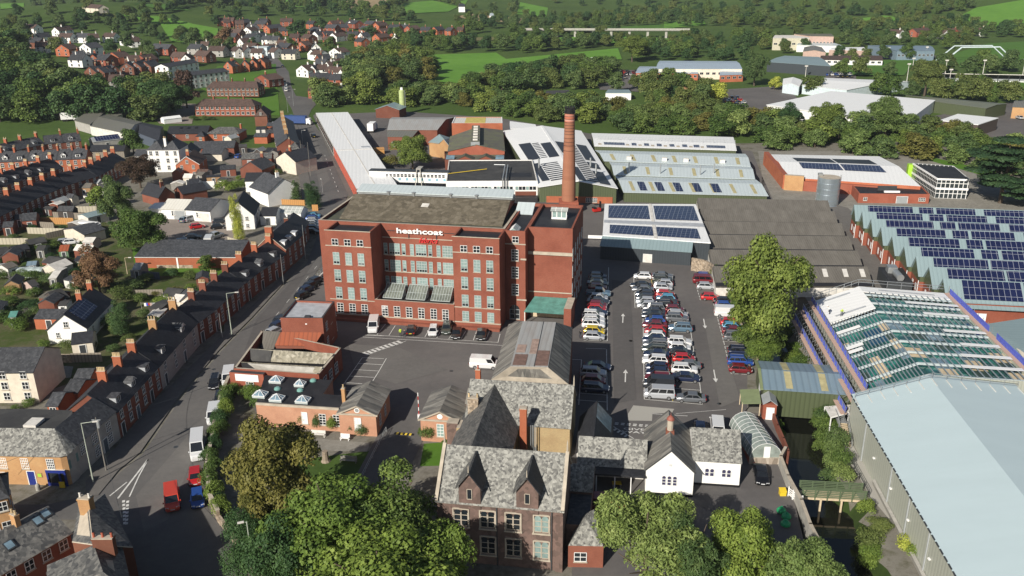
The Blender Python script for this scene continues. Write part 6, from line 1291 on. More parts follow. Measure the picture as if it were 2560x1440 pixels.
person('roofer in white top and helmet crouching on the white roof', onhall(.12,.80), 1.2, 'white', 'cloth_dark', 'white', 'bend'); person('roofer in yellow vest working at the edge of the white roof', onhall(.30,.735), 2.8, 'hivis', 'cloth_dark', 'hivis', 'bend')
# lamp posts and poles
def lamp(label, base, top, arm=1.6, ay=0, mat='galv', head=True, name='street_lamp', h=None):
    g = GT(base)
    if h is None:
        r_ = ray(top); t = (g.x*r_[0]+g.y*r_[1])/(r_[0]**2+r_[1]**2); h = H+r_[2]*t-g.z
    r = thing(name, label, 'street lamp' if head else 'pole', g, ay); m = MB(); m.bar((0,0,0),(0,0,h*.3), .10, mat, 8, .09); m.bar((0,0,h*.3),(0,0,h), .075, mat, 8, .055); m.obj('post', r)
    if head:
        m = MB(); m.bar((0,0,h-.05),(arm,0,h+.05), .04, mat, 6); m.obj('arm', r); m = MB(); m.box(arm-.1,arm+.6,-.12,.12,h-.02,h+.12,'old_white'); m.obj('lantern', r)
    return r, h
lamp('tall pale street lamp at the corner shop pavement edge', (234,1207), ('g',503,505), 1.5, radians(10), 'lamp_green'); lamp('pale street lamp leaning over the tree garden wall', (637,1450), (617,1304), -.9, radians(20), 'lamp_green'); lamp('white street lamp in front of the brick terrace', (580,838), (566,733), 1.6, radians(10), 'lamp_green'); lamp('short pale post by the terrace doorways below the lamp', (556,845), (549,783), head=False, name='utility_pole'); lamp('white topped lamp column before the dormer houses', ('t',715,1010), ('t',672,655), head=False, name='lamp_column'); lamp('white topped lamp column at the three storey house end', ('t',980,720), ('t',945,300), head=False, name='lamp_column')
r, h = lamp('wooden utility pole with transformer cans behind the corner lamp', (266,1178), ('g',590,470), mat='grey_pole', head=False, name='utility_pole'); m = MB(); m.lathe([(.22,h-1.6),(.22,h-.6)], 'cad_grey', 10, (.2,0)); m.bar((-.6,0,h-.4),(.6,0,h-.4), .06, 'cad_grey'); m.obj('transformer', r)
def wire(label, a, b, sag=.8):
    v = Vector(b)-Vector(a); r = thing('overhead_wire', label, 'cable', a); m = MB(); n = 10; f = lambda t: v*t-Vector((0,0,sag*4*t*(1-t)))
    for i in range(n): m.bar(f(i/n), f((i+1)/n), .025, 'dark_grey', 3)
    m.obj('cable', r)
pg_ = G((266,1178)); wire('overhead wire from the utility pole across the corner shop roof', pg_+Vector((0,0,h-.3)), G((20,1182), 4.4)+Vector((-4,0,0)), .4)
lamp('wooden pole with stay wires beside the upper street', ('p',2195,1000), ('p',2135,530), mat='grey_pole', head=False, name='utility_pole'); lamp('leaning pale post crossing the twin stay pole', ('p',2080,815), ('p',2165,560), mat='grey_pole', head=False, name='utility_pole', h=8.0); lamp('grey lamp column by the garden conifers', ('p',2365,1225), ('p',2345,1050), .8, 2, head=True); lamp('lamp column beside the upper street terrace', ('p',2085,550), ('p',2068,365), 1.0, radians(5)); lamp('lamp column by the roundabout grass', ('A',2088,755), ('A',2075,630), 1., .3, h=8); lamp('lamp column at the verge by the red terrace', ('A',2048,800), ('A',2038,735), 1, .5, h=7)
lamp('garden pole with crossbar beside the brick long shed', ('r',1640,850), ('r',1600,640), .9, 0, 'pale_wood')
for lb, a, za, b, zb in (('overhead wire crossing the street towards the ivy hedge',(266,1178),8.2,(575,985),3),('overhead wire from the utility pole to the dark terrace',(266,1178),8.0,(395,985),5),('overhead wire from the utility pole to the picture foot',(266,1178),8.2,(330,1420),7),('overhead wire between the upper street poles',('p',2195,1000),8,('p',2085,550),8)):
    wire(lb, G(a)+Vector((0,0,za)), G(b)+Vector((0,0,zb)), .6)
# ------------------------------------------------------------- streets west of the mill
ORD = ['first','second','third','fourth','fifth','sixth','seventh','eighth','ninth','tenth','eleventh','twelfth','thirteenth','fourteenth','fifteenth','sixteenth']
def ordn(n):
    o = ORD+['seventeenth','eighteenth','nineteenth','twentieth']
    if n <= 20: return o[n-1]
    t = {2:'twenty',3:'thirty',4:'forty'}[n//10]; return t+(' '+o[n%10-1] if n % 10 else '') if n % 10 else {20:'twentieth',30:'thirtieth',40:'fortieth'}[n]
def terrace(where, pts, z, n, d, rise, wall='dull_brick', roof='dark_slate', group='terraced houses', desc='brick terraced house', chim=4, dorm=(), rows=2, side_w=True, back=True, cm='orange_brick', dmat='white', world=False, start=0, winf='frame_white', step=0, doors=True, front='f', z0=None, extra=None, cols=2, chh=1.4):
    """Houses in a row: pts are the sighted eaves line facing the street, split evenly."""
    P = [G(p, z+(z0 or 0)) for p in pts]; tot = sum((b-a).length for a, b in zip(P, P[1:])); out = []
    def at(t):
        t *= tot
        for a, b in zip(P, P[1:]):
            L = (b-a).length
            if t <= L+1e-6: return a.lerp(b, t/L)
            t -= L
        return P[-1]
    for i in range(n):
        a, b = at(i/n), at((i+1)/n); yaw = atan2(b.y-a.y, b.x-a.x); W = (b-a).length; h = z+step*((i*7) % 3-1)
        lb = '%s, %s from %s' % (desc if not extra or i not in extra else extra[i], ORD[i+start], where)
        B = Bld('terraced_house', lb, 'house', None, None, group=group, yaw=yaw, at=(a.x, a.y), W=W)
        B.z0 = z0 or 0; B.root.location.z = z0 or 0
        B.gable(.01, W-.01, 0, d, h, rise, 'u', wall, roof, .25)
        zs = [h*.12+.4, h*.62] if rows == 2 else [.6, h*.38, h*.7]
        for j, zz in enumerate(zs):
            for c in range(cols):
                if j == 0 and c == 0 and doors: B.door('f', W*.22); continue
                B.win('f', W*(c+.5)/cols, zz, .95, 1.3, 2, 2, frame=winf)
            if back: B.win('b', W*.5, zz, .95, 1.3, 2, 2, y=d, frame=winf)
        if i == 0 and side_w: B.win('l', d*.3, h*.6, .8, 1.2, 2, 2, y=0)
        if chim: B.chim(W-.3, d/2, h+rise-.9, h+rise+chh, .55, 1.3, chim, cm)
        if i in dorm: dormer(B, W*.45, d*.08, h-.05+rise*.1, 1.5, 1.15, 2.0, .6, dmat, 'slate', i % 2 == 0)
        B.end(); out.append(B)
    return out
# the long terrace facing the mill
terrace('the corner shop along the street', [('s',1395,1385),('s',1650,1110),('s',1905,830)], 4.5, 3, 7.6, 2.9, extra={0:'dark roofed brick terraced house with orange stack', 1:'brick terraced house with a lead dormer', 2:'brick terraced house with louvred dormer'}, dorm=(0,1,2), chim=5, dmat='lead')
terrace('the corner shop along the street', [(397,913),(450.6,851),(492,806)], 4.5, 2, 7.6, 3.2, wall='grey_render', desc='pale fronted terraced house', start=3, dorm=(0,1), chim=3, cm='buff_brick', extra={0:'pale fronted terraced house with white bargeboard gable'})
terrace('the corner shop along the street', [(492,806),(528,781.5),(560,752),(612,705)], 4.4, 4, 7.4, 2.6, start=5, chim=4, desc='plain brick terraced house with dark slate roof', cm='dull_brick')
terrace('the corner shop along the street', [('t',250,990),('t',450,830),('t',600,735),('t',738,640)], 4.4, 3, 7.4, 2.7, start=9, chim=4, dorm=(0,1,2), desc='brick terraced house with small slate dormer', cm='orange_brick', dmat='lead')
B = Bld('town_house', 'tall brick house with three white box dormers at the terrace end', 'house', ('t',738,590), ('t',945,405), 5.2); W = B.W; B.gable(0, W, 0, 7.2, 5.2, 3.2, 'u', 'dull_brick', 'dark_slate', .2, fascia='stone_trim')
for u in (.15,.45,.75): dormer(B, W*u, .5, 5.3, 1.3, 1.3, 2.6, .3, 'white', 'lead', True)
for u in (.2,.5,.8): B.win('f', W*u, 3.2, .9, 1.4, 2, 2); B.win('f', W*u, .9, 1.1, 1.5, 2, 2)
B.chim(.4, 3.6, 5, 10.4, .9, 1.6, 0, 'orange_brick'); B.end()
B = house('brick house with ribbed dark roof beyond the dormer house', ('t',930,395), ('t',1010,255), 7, 4.4, 2.4, wall='dull_brick', roof='dark_slate', cols=1, chims=[.05], cpots=0)
# rear wings behind the terrace
for i, (a, b, lb) in enumerate(((('s',560,1305),('s',690,1310),'small orange brick back extension with slate roof by the tall stack'),(('s',770,1140),('s',930,1150),'slate roofed back wing with pale skylights behind the terrace'),(('s',880,1010),('s',1060,1010),'slate roofed back wing between the terrace stacks'))):
    house(lb, a, b, 4.5, 2.8, 1.0, wall='orange_brick', roof='slate', name='back_wing', cat='outbuilding', rows=1, cols=1, side=0, chims=[])
g = G(('s',720,1355)); 
# the corner shop
def shop():
    r0 = G(('g',0,845)); B = Bld('corner_shop', 'buff brick corner shop with blue shopfront and mottled slate roof', 'shop', (0,1138), (153,1141.7), 4.5); h = 4.5
    Q = lambda p, z: (*B.L(p, z), z)
    ev = [Q((-80,1137),h), Q((150,1141.7),h), Q((166,1138),h), Q((180,1127),h), Q((190,1115),h), Q((290,1028),h)]; rd = [Q((-80,1069),6.9), Q((136,1071),6.9), Q((180,1030),6.9), Q((232,993),6.9)]
    lo = [(p[0],p[1],0) for p in ev]
    for i in range(5): B.w.face([lo[i],lo[i+1],ev[i+1],ev[i]], 'buff_brick' if i < 2 else 'grey_render')
    B.w.face([lo[5],(rd[3][0],rd[3][1],0),rd[3],ev[5]], 'grey_render')
    o = [Vector(p) for p in ev]; out = [p+Vector((0,-.2,.03)) if i < 2 else p+Vector((.2,-.1,.03)) for i, p in enumerate(o)]
    B.r.slab([out[0],out[1],rd[1],rd[0]], .1, 'lichen_slate')
    for a, b in ((1,2),(2,3),(3,4)): B.r.slab([out[a],out[b],rd[1]], .1, 'lichen_slate')
    B.r.slab([out[4],out[5],rd[3],rd[1]], .1, 'slate')
    bk = [Q((80,1022),6.0), Q((180,1026),6.0)]; B.r.slab([(rd[0][0],rd[0][1],6.3),(rd[1][0],rd[1][1],6.3),(rd[2][0],rd[2][1],6.3),bk[1],bk[0],Q((-80,1022),6.0)], .2, 'felt'); m = MB(); c = Q(('s',500,1440),6.4); m.box(c[0]-.9,c[0]+.9,c[1]-3,c[1]-.8,6.2,6.6,'old_white'); B.part('skylight', m)
    W = B.W
    for x in (W*.02,W*.38,W*.80): B.win('f', x, 2.55, 1.0, 1.55, 4, 4)
    B.door('f', W*.44, w=1.0, h=2.1, mat='blue_paint'); B.win('f', W*-.05, .4, 1.1, 1.5, 3, 3)
    m = MB(); m.box(W*.70, W*1.02, -.25, -.02, 2.05, 2.5, 'blue_paint', 'old_white'); m.box(W*.70, W*.73, -.2, -.02, 0, 2.05, 'blue_paint'); m.box(W*.90, W*.93, -.2, -.02, 0, 2.05, 'blue_paint'); m.box(W*.99, W*1.02, -.2, -.02, 0, 2.05, 'blue_paint'); m.face([(W*.73,-.05,.4),(W*.90,-.05,.4),(W*.90,-.05,2.05),(W*.73,-.05,2.05)], 'glass'); m.face([(W*.93,-.05,0),(W*.99,-.05,0),(W*.99,-.05,2.05),(W*.93,-.05,2.05)], 'black'); m.box(W*.73,W*.90,-.15,-.02,0,.4,'blue_paint'); B.part('shopfront', m)
    m = MB(); m.box(W*.54,W*.62,-.08,0,1.2,1.9,'wood'); m.box(W*.55,W*.61,-.1,-.08,1.3,1.8,'lime'); B.part('notice_board', m)
    # teal corner panel and first floor windows towards the street
    a, b = Vector(ev[2]), Vector(ev[3]); m = MB(); n = Vector((.06,-.06,0)); m.face([a*1+n+Vector((0,0,-2.2)), Vector(ev[4])+n+Vector((0,0,-2.2)), Vector(ev[4])+n+Vector((0,0,-.9)), a+n+Vector((0,0,-.9))], 'teal_panel'); B.part('corner_panel', m)
    d = Vector(ev[5])-Vector(ev[4]); L = d.length; rz = atan2(d.y, d.x); nn = Vector((d.y, -d.x, 0)).normalized()*.01
    for t, z in ((.12,2.6),(.40,2.6),(.75,2.6),(.75,.7),(.42,.5)): p = Vector((ev[4][0],ev[4][1],z))+d*t+nn; mesh_obj('window', win_mesh(1.1,1.5,3,4), B.root, p, (0,0,rz))
    p = Vector((ev[4][0],ev[4][1],0))+d*.62+nn; mesh_obj('door', door_mesh(), B.root, p, (0,0,rz)); B.end()
shop()
g = G(('g',383,905)); r = thing('advert_board', 'small yellow advert board outside the blue shopfront', 'sign', g); m = MB(); m.box(-.35,.35,-.05,.05,.1,1.0,'yellow'); m.obj('board', r); m = MB(); m.box(-.35,-.28,-.06,.25,0,.1,'black'); m.box(.28,.35,-.06,.25,0,.1,'black'); m.obj('feet', r)
g = G(('g',235,915)); r = thing('bollard', 'rounded grey bollard on the pavement before the shop', 'bollard', g); m = MB(); m.lathe([(.3,0),(.3,.7),(.22,.9),(0,1.0)], 'concrete', 12); m.obj('post', r)
# buildings at the bottom left corner
def fg(x, y): return (x/5.54, 1180+y/5.54)
B = house('dull brick range with mottled slate roof and two rooflights at the picture corner', fg(0,1395), fg(965,830), 7.2, 5.2, 2.2, wall='dull_brick', roof='old_slate', rows=2, cols=4, chims=[.55], cm='buff_brick', cpots=2, fascia='stone_trim')
for u, v in ((.30,.5),(.78,.72),(.92,.8)): x = B.W*u; m = MB(); y = 3.6*v; z = 5.2+2.2*v; m.slab([(x-.55,y-.5,z-.3+.2),(x+.55,y-.5,z-.3+.2),(x+.55,y+.5,z+.3+.2),(x-.55,y+.5,z+.3+.2)], .1, 'dark_grey'); m.slab([(x-.4,y-.38,z-.23+.23),(x+.4,y-.38,z-.23+.23),(x+.4,y+.38,z+.23+.23),(x-.4,y+.38,z+.23+.23)], .04, 'glass_sky'); B.part('rooflight', m)
def ridged(label, pts, rn, rf, h, z, wall, roof):
    B = quadb('corner_house', label, 'house', pts, h, wall, roof, 0, par=-.1); q = [Vector((*p,h)) for p in B.q]; B.r = MB(); n, f = (Vector((*B.L(p, z), z)) for p in (rn, rf))
    for F_ in ((q[1],q[2],f,n),(q[3],q[0],n,f),(q[2],q[3],f),(q[0],q[1],n)): B.r.slab(list(F_), .12, roof, 'stone_trim')
    return B, n, f
B, n_, f_ = ridged('slate roofed corner house above the junction with a gold topped stack', [fg(1000,960), fg(1840,1035), fg(1450,300), fg(1085,480)], fg(1290,1000), fg(1230,490), 6.4, 8.3, 'brown_brick', 'old_slate'); B.chim(f_.x-.3, f_.y+.1, 7.4, 9.6, 1.4, .9, 2, 'buff_brick', 'old_white')
eA, eB = Vector(B.q[1]), Vector(B.q[2])
for t_ in (.2,.5,.8): p_ = eA.lerp(eB, t_); mesh_obj('window', win_mesh(1,1.5,2,2), B.root, (p_.x+.02, p_.y, 3.8), (0,0,atan2(eB.y-eA.y, eB.x-eA.x)))
B.end()
B, n_, f_ = ridged('slate roofed house with orange pots at the picture foot', [fg(650,1700), fg(1850,1700), fg(1700,1040), fg(650,1290)], fg(1430,1390), fg(1300,1010), 6.4, 8.4, 'dull_brick', 'old_slate'); B.chim(f_.x+1.2, f_.y-.1, 7.2, 9.5, 2.2, .7, 3, 'brown_brick', 'red_pot'); B.end()
B = house('buff rendered house with hipped slate roof cut by the left picture edge', fg(-260,420), fg(90,330), 6, 5.6, 1.8, wall='buff_brick', roof='slate', rows=2, cols=2, hip=2.2, chims=[])
# houses and buildings between the terraces
house('tall cream rendered house with slate roof and dark gable side', (-75,930), ('s',392,902), 9.0, 5.6, 2.2, wall='cream_render', roof='slate', rows=3, cols=3, chims=[], side=0)
B = house('white gabled house with navy solar panels on its dark roof', ('s',562,398), ('s',1035,378), 14, 3.0, 2.9, wall='white_render', roof='dark_slate', axis='v', rows=1, cols=2, side=3, chims=[.55,.95], cm='orange_brick', solar=(.12,.62,.22,.92), wn=(.6,1.0,2,2))
B = shed('dark slate extension with cream wall behind the terrace yards', ('s',855,580), ('s',1105,550), 5, 2.4, 1.2, wall='cream_render', roof='dark_slate', axis='u', name='extension', cat='outbuilding')
shed('orange brick outhouse with slate roof left of the white gable', ('s',405,270), ('s',745,275), 5, 2.3, 1.0, wall='orange_brick', roof='slate', name='outhouse', cat='outbuilding')
B = Bld('brick_store', 'long low orange brick store with plain grey slate roof', 'warehouse', ('D',958,688), ('D',1692,690), 2.8); W = B.W; B.gable(0, W, 0, 9, 2.8, 1.6, 'u', 'orange_brick', 'slate', .2, fascia='white', ridge=.9); m = MB(); m.box(W*.4,W*.415,-.1,0,0,2.8,'white'); B.part('downpipe', m); m = MB(); m.box(W*.2, W*.55, -.03, 0, 0, .8, 'rubble'); B.part('stone_patch', m); B.end()
B = house('white garage workshop with cream roof half and wide shutter door', ('D',1145,345), ('D',1312,350), 9, 3.0, 1.6, wall='white_render', roof='cream_roof', rows=1, cols=1, side=0, chims=[], name='garage', cat='garage'); B.door('f', B.W*.75, w=3.2, h=2.5, mat='cad_grey')
B = house('white garage workshop with grey roof half and square shutter', ('D',1316,350), ('D',1492,362), 11, 3.2, 2.0, wall='white_render', roof='slate', rows=1, cols=1, side=0, chims=[], name='garage', cat='garage'); B.door('f', B.W*.72, w=3.0, h=2.4, mat='old_white')
house('low white store with black striped rooflights behind the round tree', ('D',1060,340), ('D',1145,345), 6, 2.6, .6, wall='white_render', roof='white_roof', rows=0, cols=0, chims=[], name='store', cat='outbuilding')
house('steep dark roofed white house beside the golden conifer', ('D',1598,398), ('D',1803,388), 12, 4.0, 3.6, wall='white_render', roof='dark_slate', axis='v', rows=2, cols=2, side=3, chims=[], wn=(.7,.9,2,2))
house('large white house with broad blank gable and clustered pots', ('p',1600,1232), ('p',2050,1145), 11, 4.2, 3.4, wall='white_render', roof='slate', axis='v', rows=0, cols=0, side=2, chims=[.3], cpots=5)
house('white house with shallow dark slate roof behind the shrubs', ('p',1285,1060), ('p',1605,1055), 6, 3.6, 1.8, wall='white_render', roof='dark_slate', rows=1, cols=0, side=0, chims=[]); house('white walled shed with grey sheet roof below the broad gable', ('p',1420,1120), ('p',1650,1100), 4, 2.6, .8, wall='cream_render', roof='slate', rows=0, chims=[], name='outhouse', cat='outbuilding'); house('white slate roofed cottage wall beside the broad gable house', ('p',1430,1215), ('p',1600,1235), 6, 2.8, 1.2, wall='cream_render', roof='slate', rows=0, chims=[], name='cottage')
house('orange brick gabled house with white bargeboards', ('p',325,838), ('p',648,828), 11, 4.6, 2.6, wall='orange_brick', roof='brown_tile', axis='v', rows=2, cols=2, side=1, chims=[.2], cpots=5, fascia='white', wn=(.8,1.2,2,2)); shed('low rendered lean-to beside the orange gabled house', ('p',600,955), ('p',745,960), 4, 2.2, .9, wall='cream_render', roof='brown_tile', name='extension', cat='outbuilding')
def villa():
    B = Bld('white_villa', 'white three storey villa with twin hipped slate roofs', 'house', ('A',1045,1062), ('A',1267,1060), 7.8); W = B.W
    for u in (0, 1): B.gable(W/2*u+.01, W/2*(u+1)-.01, 0, 9, 7.8, 2.4, 'v', 'white_render', 'slate', .3, hip0=W/4+.01, hip1=W/4, fascia='white')
    for z in (.9,3.3,5.8):
        for u in (.10,.30,.62,.88): B.win('f', W*u, z, .95, 1.35, 2, 2)
        for y in (2,5): B.win('l', y, z, .8, 1.3, 2, 2, y=0)
    B.chim(W/2, 3, 8, 11, .8, .6, 2, 'white_render'); B.gable(-5.5, -.02, 2, 8, 5.4, 1.4, 'u', 'white_render', 'slate', .3); B.end()
villa()
house('red brick bungalow with hipped grey roof and white sash windows', ('p',762,405), ('p',1197,405), 9, 3.3, 1.7, wall='orange_brick', roof='old_slate', rows=1, cols=2, hip=3.2, side=0, chims=[.97], doorx=.52, cpots=0, wn=(1.1,1.6,2,2), ov=.4)
B = house('brick barn with navy slate roof and three rooflights', ('p',205,410), ('p',760,402), 9, 3.0, 2.2, wall='dull_brick', roof='dark_slate', rows=1, cols=3, side=0, chims=[], name='barn', cat='barn'); 
for u in (.31,.5,.69): m = MB(); x = B.W*u; m.slab([(x-.5,2.6,4.45),(x+.5,2.6,4.45),(x+.5,3.6,4.95),(x-.5,3.6,4.95)], .06, 'black'); B.part('rooflight', m)
house('small brick porch wing with dark pyramid roof by the barn', ('p',612,440), ('p',720,440), 4, 3.0, 1.6, wall='orange_brick', roof='dark_slate', rows=1, cols=1, side=0, chims=[], hip=1.8, name='porch_wing', cat='outbuilding')
house('long low dark roofed outbuilding behind the villa', ('p',560,610), ('p',1130,600), 7, 2.6, 1.8, wall='dull_brick', roof='slate', rows=0, chims=[], name='outbuilding', cat='outbuilding'); house('grey green roofed workshop between villa and lock-up yard', ('p',680,690), ('p',960,690), 7, 2.6, 1.5, wall='cream_render', roof='slate', rows=0, chims=[], name='workshop', cat='workshop'); house('dark slate roofed house right behind the white villa', ('p',375,700), ('p',610,690), 9, 3.4, 2.6, wall='white_render', roof='dark_slate', axis='v', rows=0, chims=[])
B = house('low brick lock-up with slate roof and grey shutter', ('p',1240,760), ('p',1650,745), 6, 2.8, 1.3, wall='dull_brick', roof='old_slate', rows=0, chims=[], name='lock_up', cat='garage'); B.door('f', B.W*.62, w=3.0, h=2.0, mat='cad_grey'); B.door('f', B.W*.25, w=1.3, h=2.1, mat='cad_grey')
house('brick house with brown slate roof beside the white street gable', ('p',1520,905), ('p',1700,830), 8, 3.2, 2.4, wall='dull_brick', roof='slate', rows=0, chims=[.9], axis='u', cpots=4)
house('white end house with plain gable beside the upper street', ('p',1715,745), ('p',1985,795), 9, 4.6, 2.6, wall='cream_render', roof='dark_slate', axis='v', rows=0, side=1, chims=[.25], cm='orange_brick', cpots=5); house('hipped brick house with white window at the upper street edge', ('p',1860,635), ('p',2050,632), 8, 5.0, 1.9, wall='dull_brick', roof='old_slate', rows=2, cols=1, hip=2.6, side=2, chims=[.1], cpots=5)
terrace('the hipped house up the street', [('p',2045,560),('p',2000,430),('p',1965,300),('p',1950,240)], 4.8, 5, 8, 2.6, wall='dull_brick', roof='slate', desc='upper street terraced house', group='upper street terrace', chim=4, cm='buff_brick')
for i, (a, b, lb) in enumerate(((('p',1590,300),('p',1725,298),'back wing with grey roof and red wall, topmost behind the upper street'),(('p',1580,400),('p',1730,395),'back wing with slate roof, middle one behind the upper street'),(('p',1410,450),('p',1590,450),'lowest brick back wing behind the upper street with white pipe'),(('p',1570,655),('p',1760,660),'navy roofed lean-to behind the hipped street house'),)): house(lb, a, b, 5, 2.8, .9, wall='orange_brick', roof='slate' if i != 3 else 'dark_slate', rows=0, chims=[], name='back_wing', cat='outbuilding')
house('small dark gabled cottage left of the garage workshops', ('p',90,1290), ('p',310,1240), 9, 2.8, 2.6, wall='dull_brick', roof='dark_slate', axis='v', rows=0, chims=[.2], name='cottage'); house('low dark slate house behind the cream garage roof', ('p',420,1240), ('p',760,1180), 6, 2.8, 1.6, wall='dull_brick', roof='dark_slate', rows=0, chims=[], name='cottage'); house('white walled annexe with dark slate roof near the bright shrubs', ('p',500,1120), ('p',630,1115), 6, 2.6, 1.2, wall='white_render', roof='dark_slate', rows=0, chims=[], name='annexe', cat='outbuilding')
wallrun('white_yard_wall', 'white rendered yard wall beside the bright shrubs', 'wall', [('p',640,1170),('p',760,1175),('p',870,1170)], 2.4, .2, 'white_render'); wallrun('orange_fence', 'orange timber fence below the broad white gable', 'fence', [('p',1640,1395),('p',1760,1390),('p',2120,1405)], 1.6, .1, 'orange_fence')
for i, x in enumerate((('t',1065,125),)): wallrun('timber_screen', 'bright orange timber screen near the blue car stack', 'fence', [('t',1060,130),('t',1130,130)], 1.8, .1, 'orange_fence')
shed('white framed glass lean-to beside the stacked cars', ('t',640,150), ('t',920,160), 5, 2.4, 1.2, wall='white_render', roof='poly_glass', name='glass_lean_to', cat='outbuilding'); shed('blue grey slate shed behind the steep white house', ('t',430,190), ('t',620,190), 6, 2.6, 1.6, wall='white_render', roof='dark_slate', name='extension', cat='outbuilding')
# terraces top left
terrace('the left of the dormer row', [(-40,405),('o',0,543),('o',1232,492)], 5.0, 7, 8, 2.6, wall='orange_brick', roof='slate', desc='orange brick house with white gabled dormer', group='dormer terrace', chim=3, dorm=tuple(range(7)), doors=False)
terrace('the left of the shaded rear row', [('o',-200,470),('o',600,290),('o',1165,235)], 4.6, 6, 8, 2.4, wall='dull_brick', roof='slate', desc='dull brick house with grey dormer', group='rear dormer terrace', chim=2, dorm=(1,3,4,5), doors=False, dmat='lead')
terrace('the left of the dark dormer row', [('o',-150,950),('o',400,770),('o',900,622)], 4.5, 6, 7.6, 2.8, wall='dull_brick', roof='dark_slate', desc='dark roofed house with lead dormer', group='dark dormer terrace', chim=5, dorm=(0,1,2,3,4), doors=False, dmat='lead')
terrace('the left of the long dark row', [('o',-160,1400),('o',460,1090),('o',1000,860),('o',1420,740),('o',1820,520)], 4.5, 13, 7.8, 2.8, wall='dull_brick', roof='dark_slate', desc='dark roofed house with yellow pots', group='long dark terrace', chim=5, doors=False)
B = shed('slate roofed shed with navy solar panels beside the long dark barn', ('o',1340,262), ('o',1740,215), 7, 2.8, 1.4, wall='grey_render', roof='cad_grey', name='solar_shed', cat='barn'); panel(B, 'solar_array', [(0,0),(B.W,0),(B.W,3.5),(0,3.5)], .12, .98, .05, .95, 2.8, 4.2, 'pv', .16)
house('long dark roofed timber shed right of the dormer row', ('o',1290,390), ('o',1780,380), 6, 2.6, 1.6, wall='timber_fence', roof='dark_slate', rows=0, chims=[], name='timber_shed', cat='shed')
quadb('grey_barn', 'big grey sheet roofed barn with pale wall below the wood, upper half', 'barn', [('A',655,868),('A',650,890),('A',870,812),('A',755,778)], 3.4, 'old_white', 'brown_roof', 0, par=0).end()
B = quadb('grey_barn', 'broad grey roofed barn with peaked left end under the wood', 'barn', [('A',530,855),('A',640,885),('A',760,780),('A',660,768)], 4.0, 'grey_render', 'brown_roof', 0, par=0); B.end()
B = quadb('grey_barn', 'wide low barn with long grey roof and white eaves wall', 'barn', [('A',640,895),('A',905,950),('A',1010,868),('A',770,812)], 3.8, 'old_white', 'brown_roof', 1.2, 'u'); B.end(); B = quadb('grey_barn', 'navy gabled barn end beside the white villa', 'barn', [('A',985,945),('A',1130,1000),('A',1160,900),('A',1010,870)], 3.8, 'slate_clad', 'dark_slate', 1.4, 'u'); B.end()
# sheds, fences and plots in the gardens
for a, b, d, h, ri, wm, rm, lb in ((('r',280,165),('r',460,150),5,2.6,1.4,'dull_brick','slate','brick garden house with grey slate gable by the fences'),(('r',755,555),('r',870,548),4,2.2,.9,'green_shed','rust_roof','green garden shed with rusty red roof'),(('r',410,1010),('r',500,985),4,1.9,.8,'pink_shed','felt','pale pink garden shed with grey felt roof'),(('r',625,905),('r',720,900),7,2.4,.5,'grey_wood','old_white','long grey allotment shed with pale sheet roof'),(('r',0,600),('r',160,560),6,2.2,.7,'timber_dark','felt','dark weathered allotment shed at the left edge'),(('r',175,560),('r',380,520),5,2.2,.7,'timber_dark','dark_slate','dark weathered allotment shed beside the first one'),(('r',460,545),('r',560,540),4,2.0,.6,'grey_wood','felt','open fronted grey shed with blue drums'),(('r',0,775),('r',70,765),3,1.9,.6,'old_white','cad_grey','pale grey shed cut by the left edge above the polytunnel'),(('r',1060,440),('r',1190,440),4,2.0,.7,'pink_shed','old_white','small pale outhouse below the whitewashed gable'),(('r',725,1195),('r',890,1140),5,2.2,1.4,'timber_dark','felt','black felted shed behind the solar house'),(('r',745,1255),('r',850,1250),3,2.2,.3,'white_render','felt','white timber store behind the orange stack'),(('r',110,1400),('r',200,1395),3,2.0,.6,'cad_grey','teal_roof','blue grey shed beside the small lawn'),(('r',380,470),('r',600,430),5,2.2,.6,'timber_dark','felt','long black roofed shed near the white parked cars'),(('r',340,740),('r',460,730),3,1.6,.5,'cad_grey','blue_roof','blue tarpaulin covered frame in the allotments'),(('r',1700,790),('r',1800,790),4,2.4,.9,'grey_wood','cad_grey','open timber garden shelter beside the brick store'),(('r',30,250),('r',160,240),4,2.4,1,'dull_brick','slate','small slate roofed garden house near the left fences'),(('r',190,150),('r',290,140),4,2.2,.9,'dull_brick','slate','slate roofed outhouse beside the brick garden house'),(('r',1130,125),('r',1390,60),5,2.3,.5,'old_white','teal_grey_roof','flat grey green workshop roof by the pale fences'),(('r',1000,215),('r',1130,175),4,2.2,.4,'timber_dark','old_white','striped sheet roofed shed near the white van')):
    shed(lb, a, b, d, h, ri, wall=wm, roof=rm, name='garden_shed')
house('whitewashed lean-to gable beside the round tree', ('r',1080,340), ('r',1345,268), 9, 2.6, 1.0, wall='cream_render', roof='slate', rows=0, chims=[], name='workshop', cat='workshop')
B = Bld('polytunnel', 'long clear plastic polytunnel in the allotments', 'greenhouse', ('r',190,890), ('r',520,890), .2); m = MB(); W = B.W
for i in range(8):
    a, b = pi*i/8, pi*(i+1)/8; m.face([(0,2-2*cos(a),1.9*sin(a)),(W,2-2*cos(a),1.9*sin(a)),(W,2-2*cos(b),1.9*sin(b)),(0,2-2*cos(b),1.9*sin(b))], 'poly_film')
for x in (0, W): m.face([(x,2-2*cos(pi*i/8),1.9*sin(pi*i/8)) for i in range(9)], 'poly_film')
B.part('cover', m); B.end()
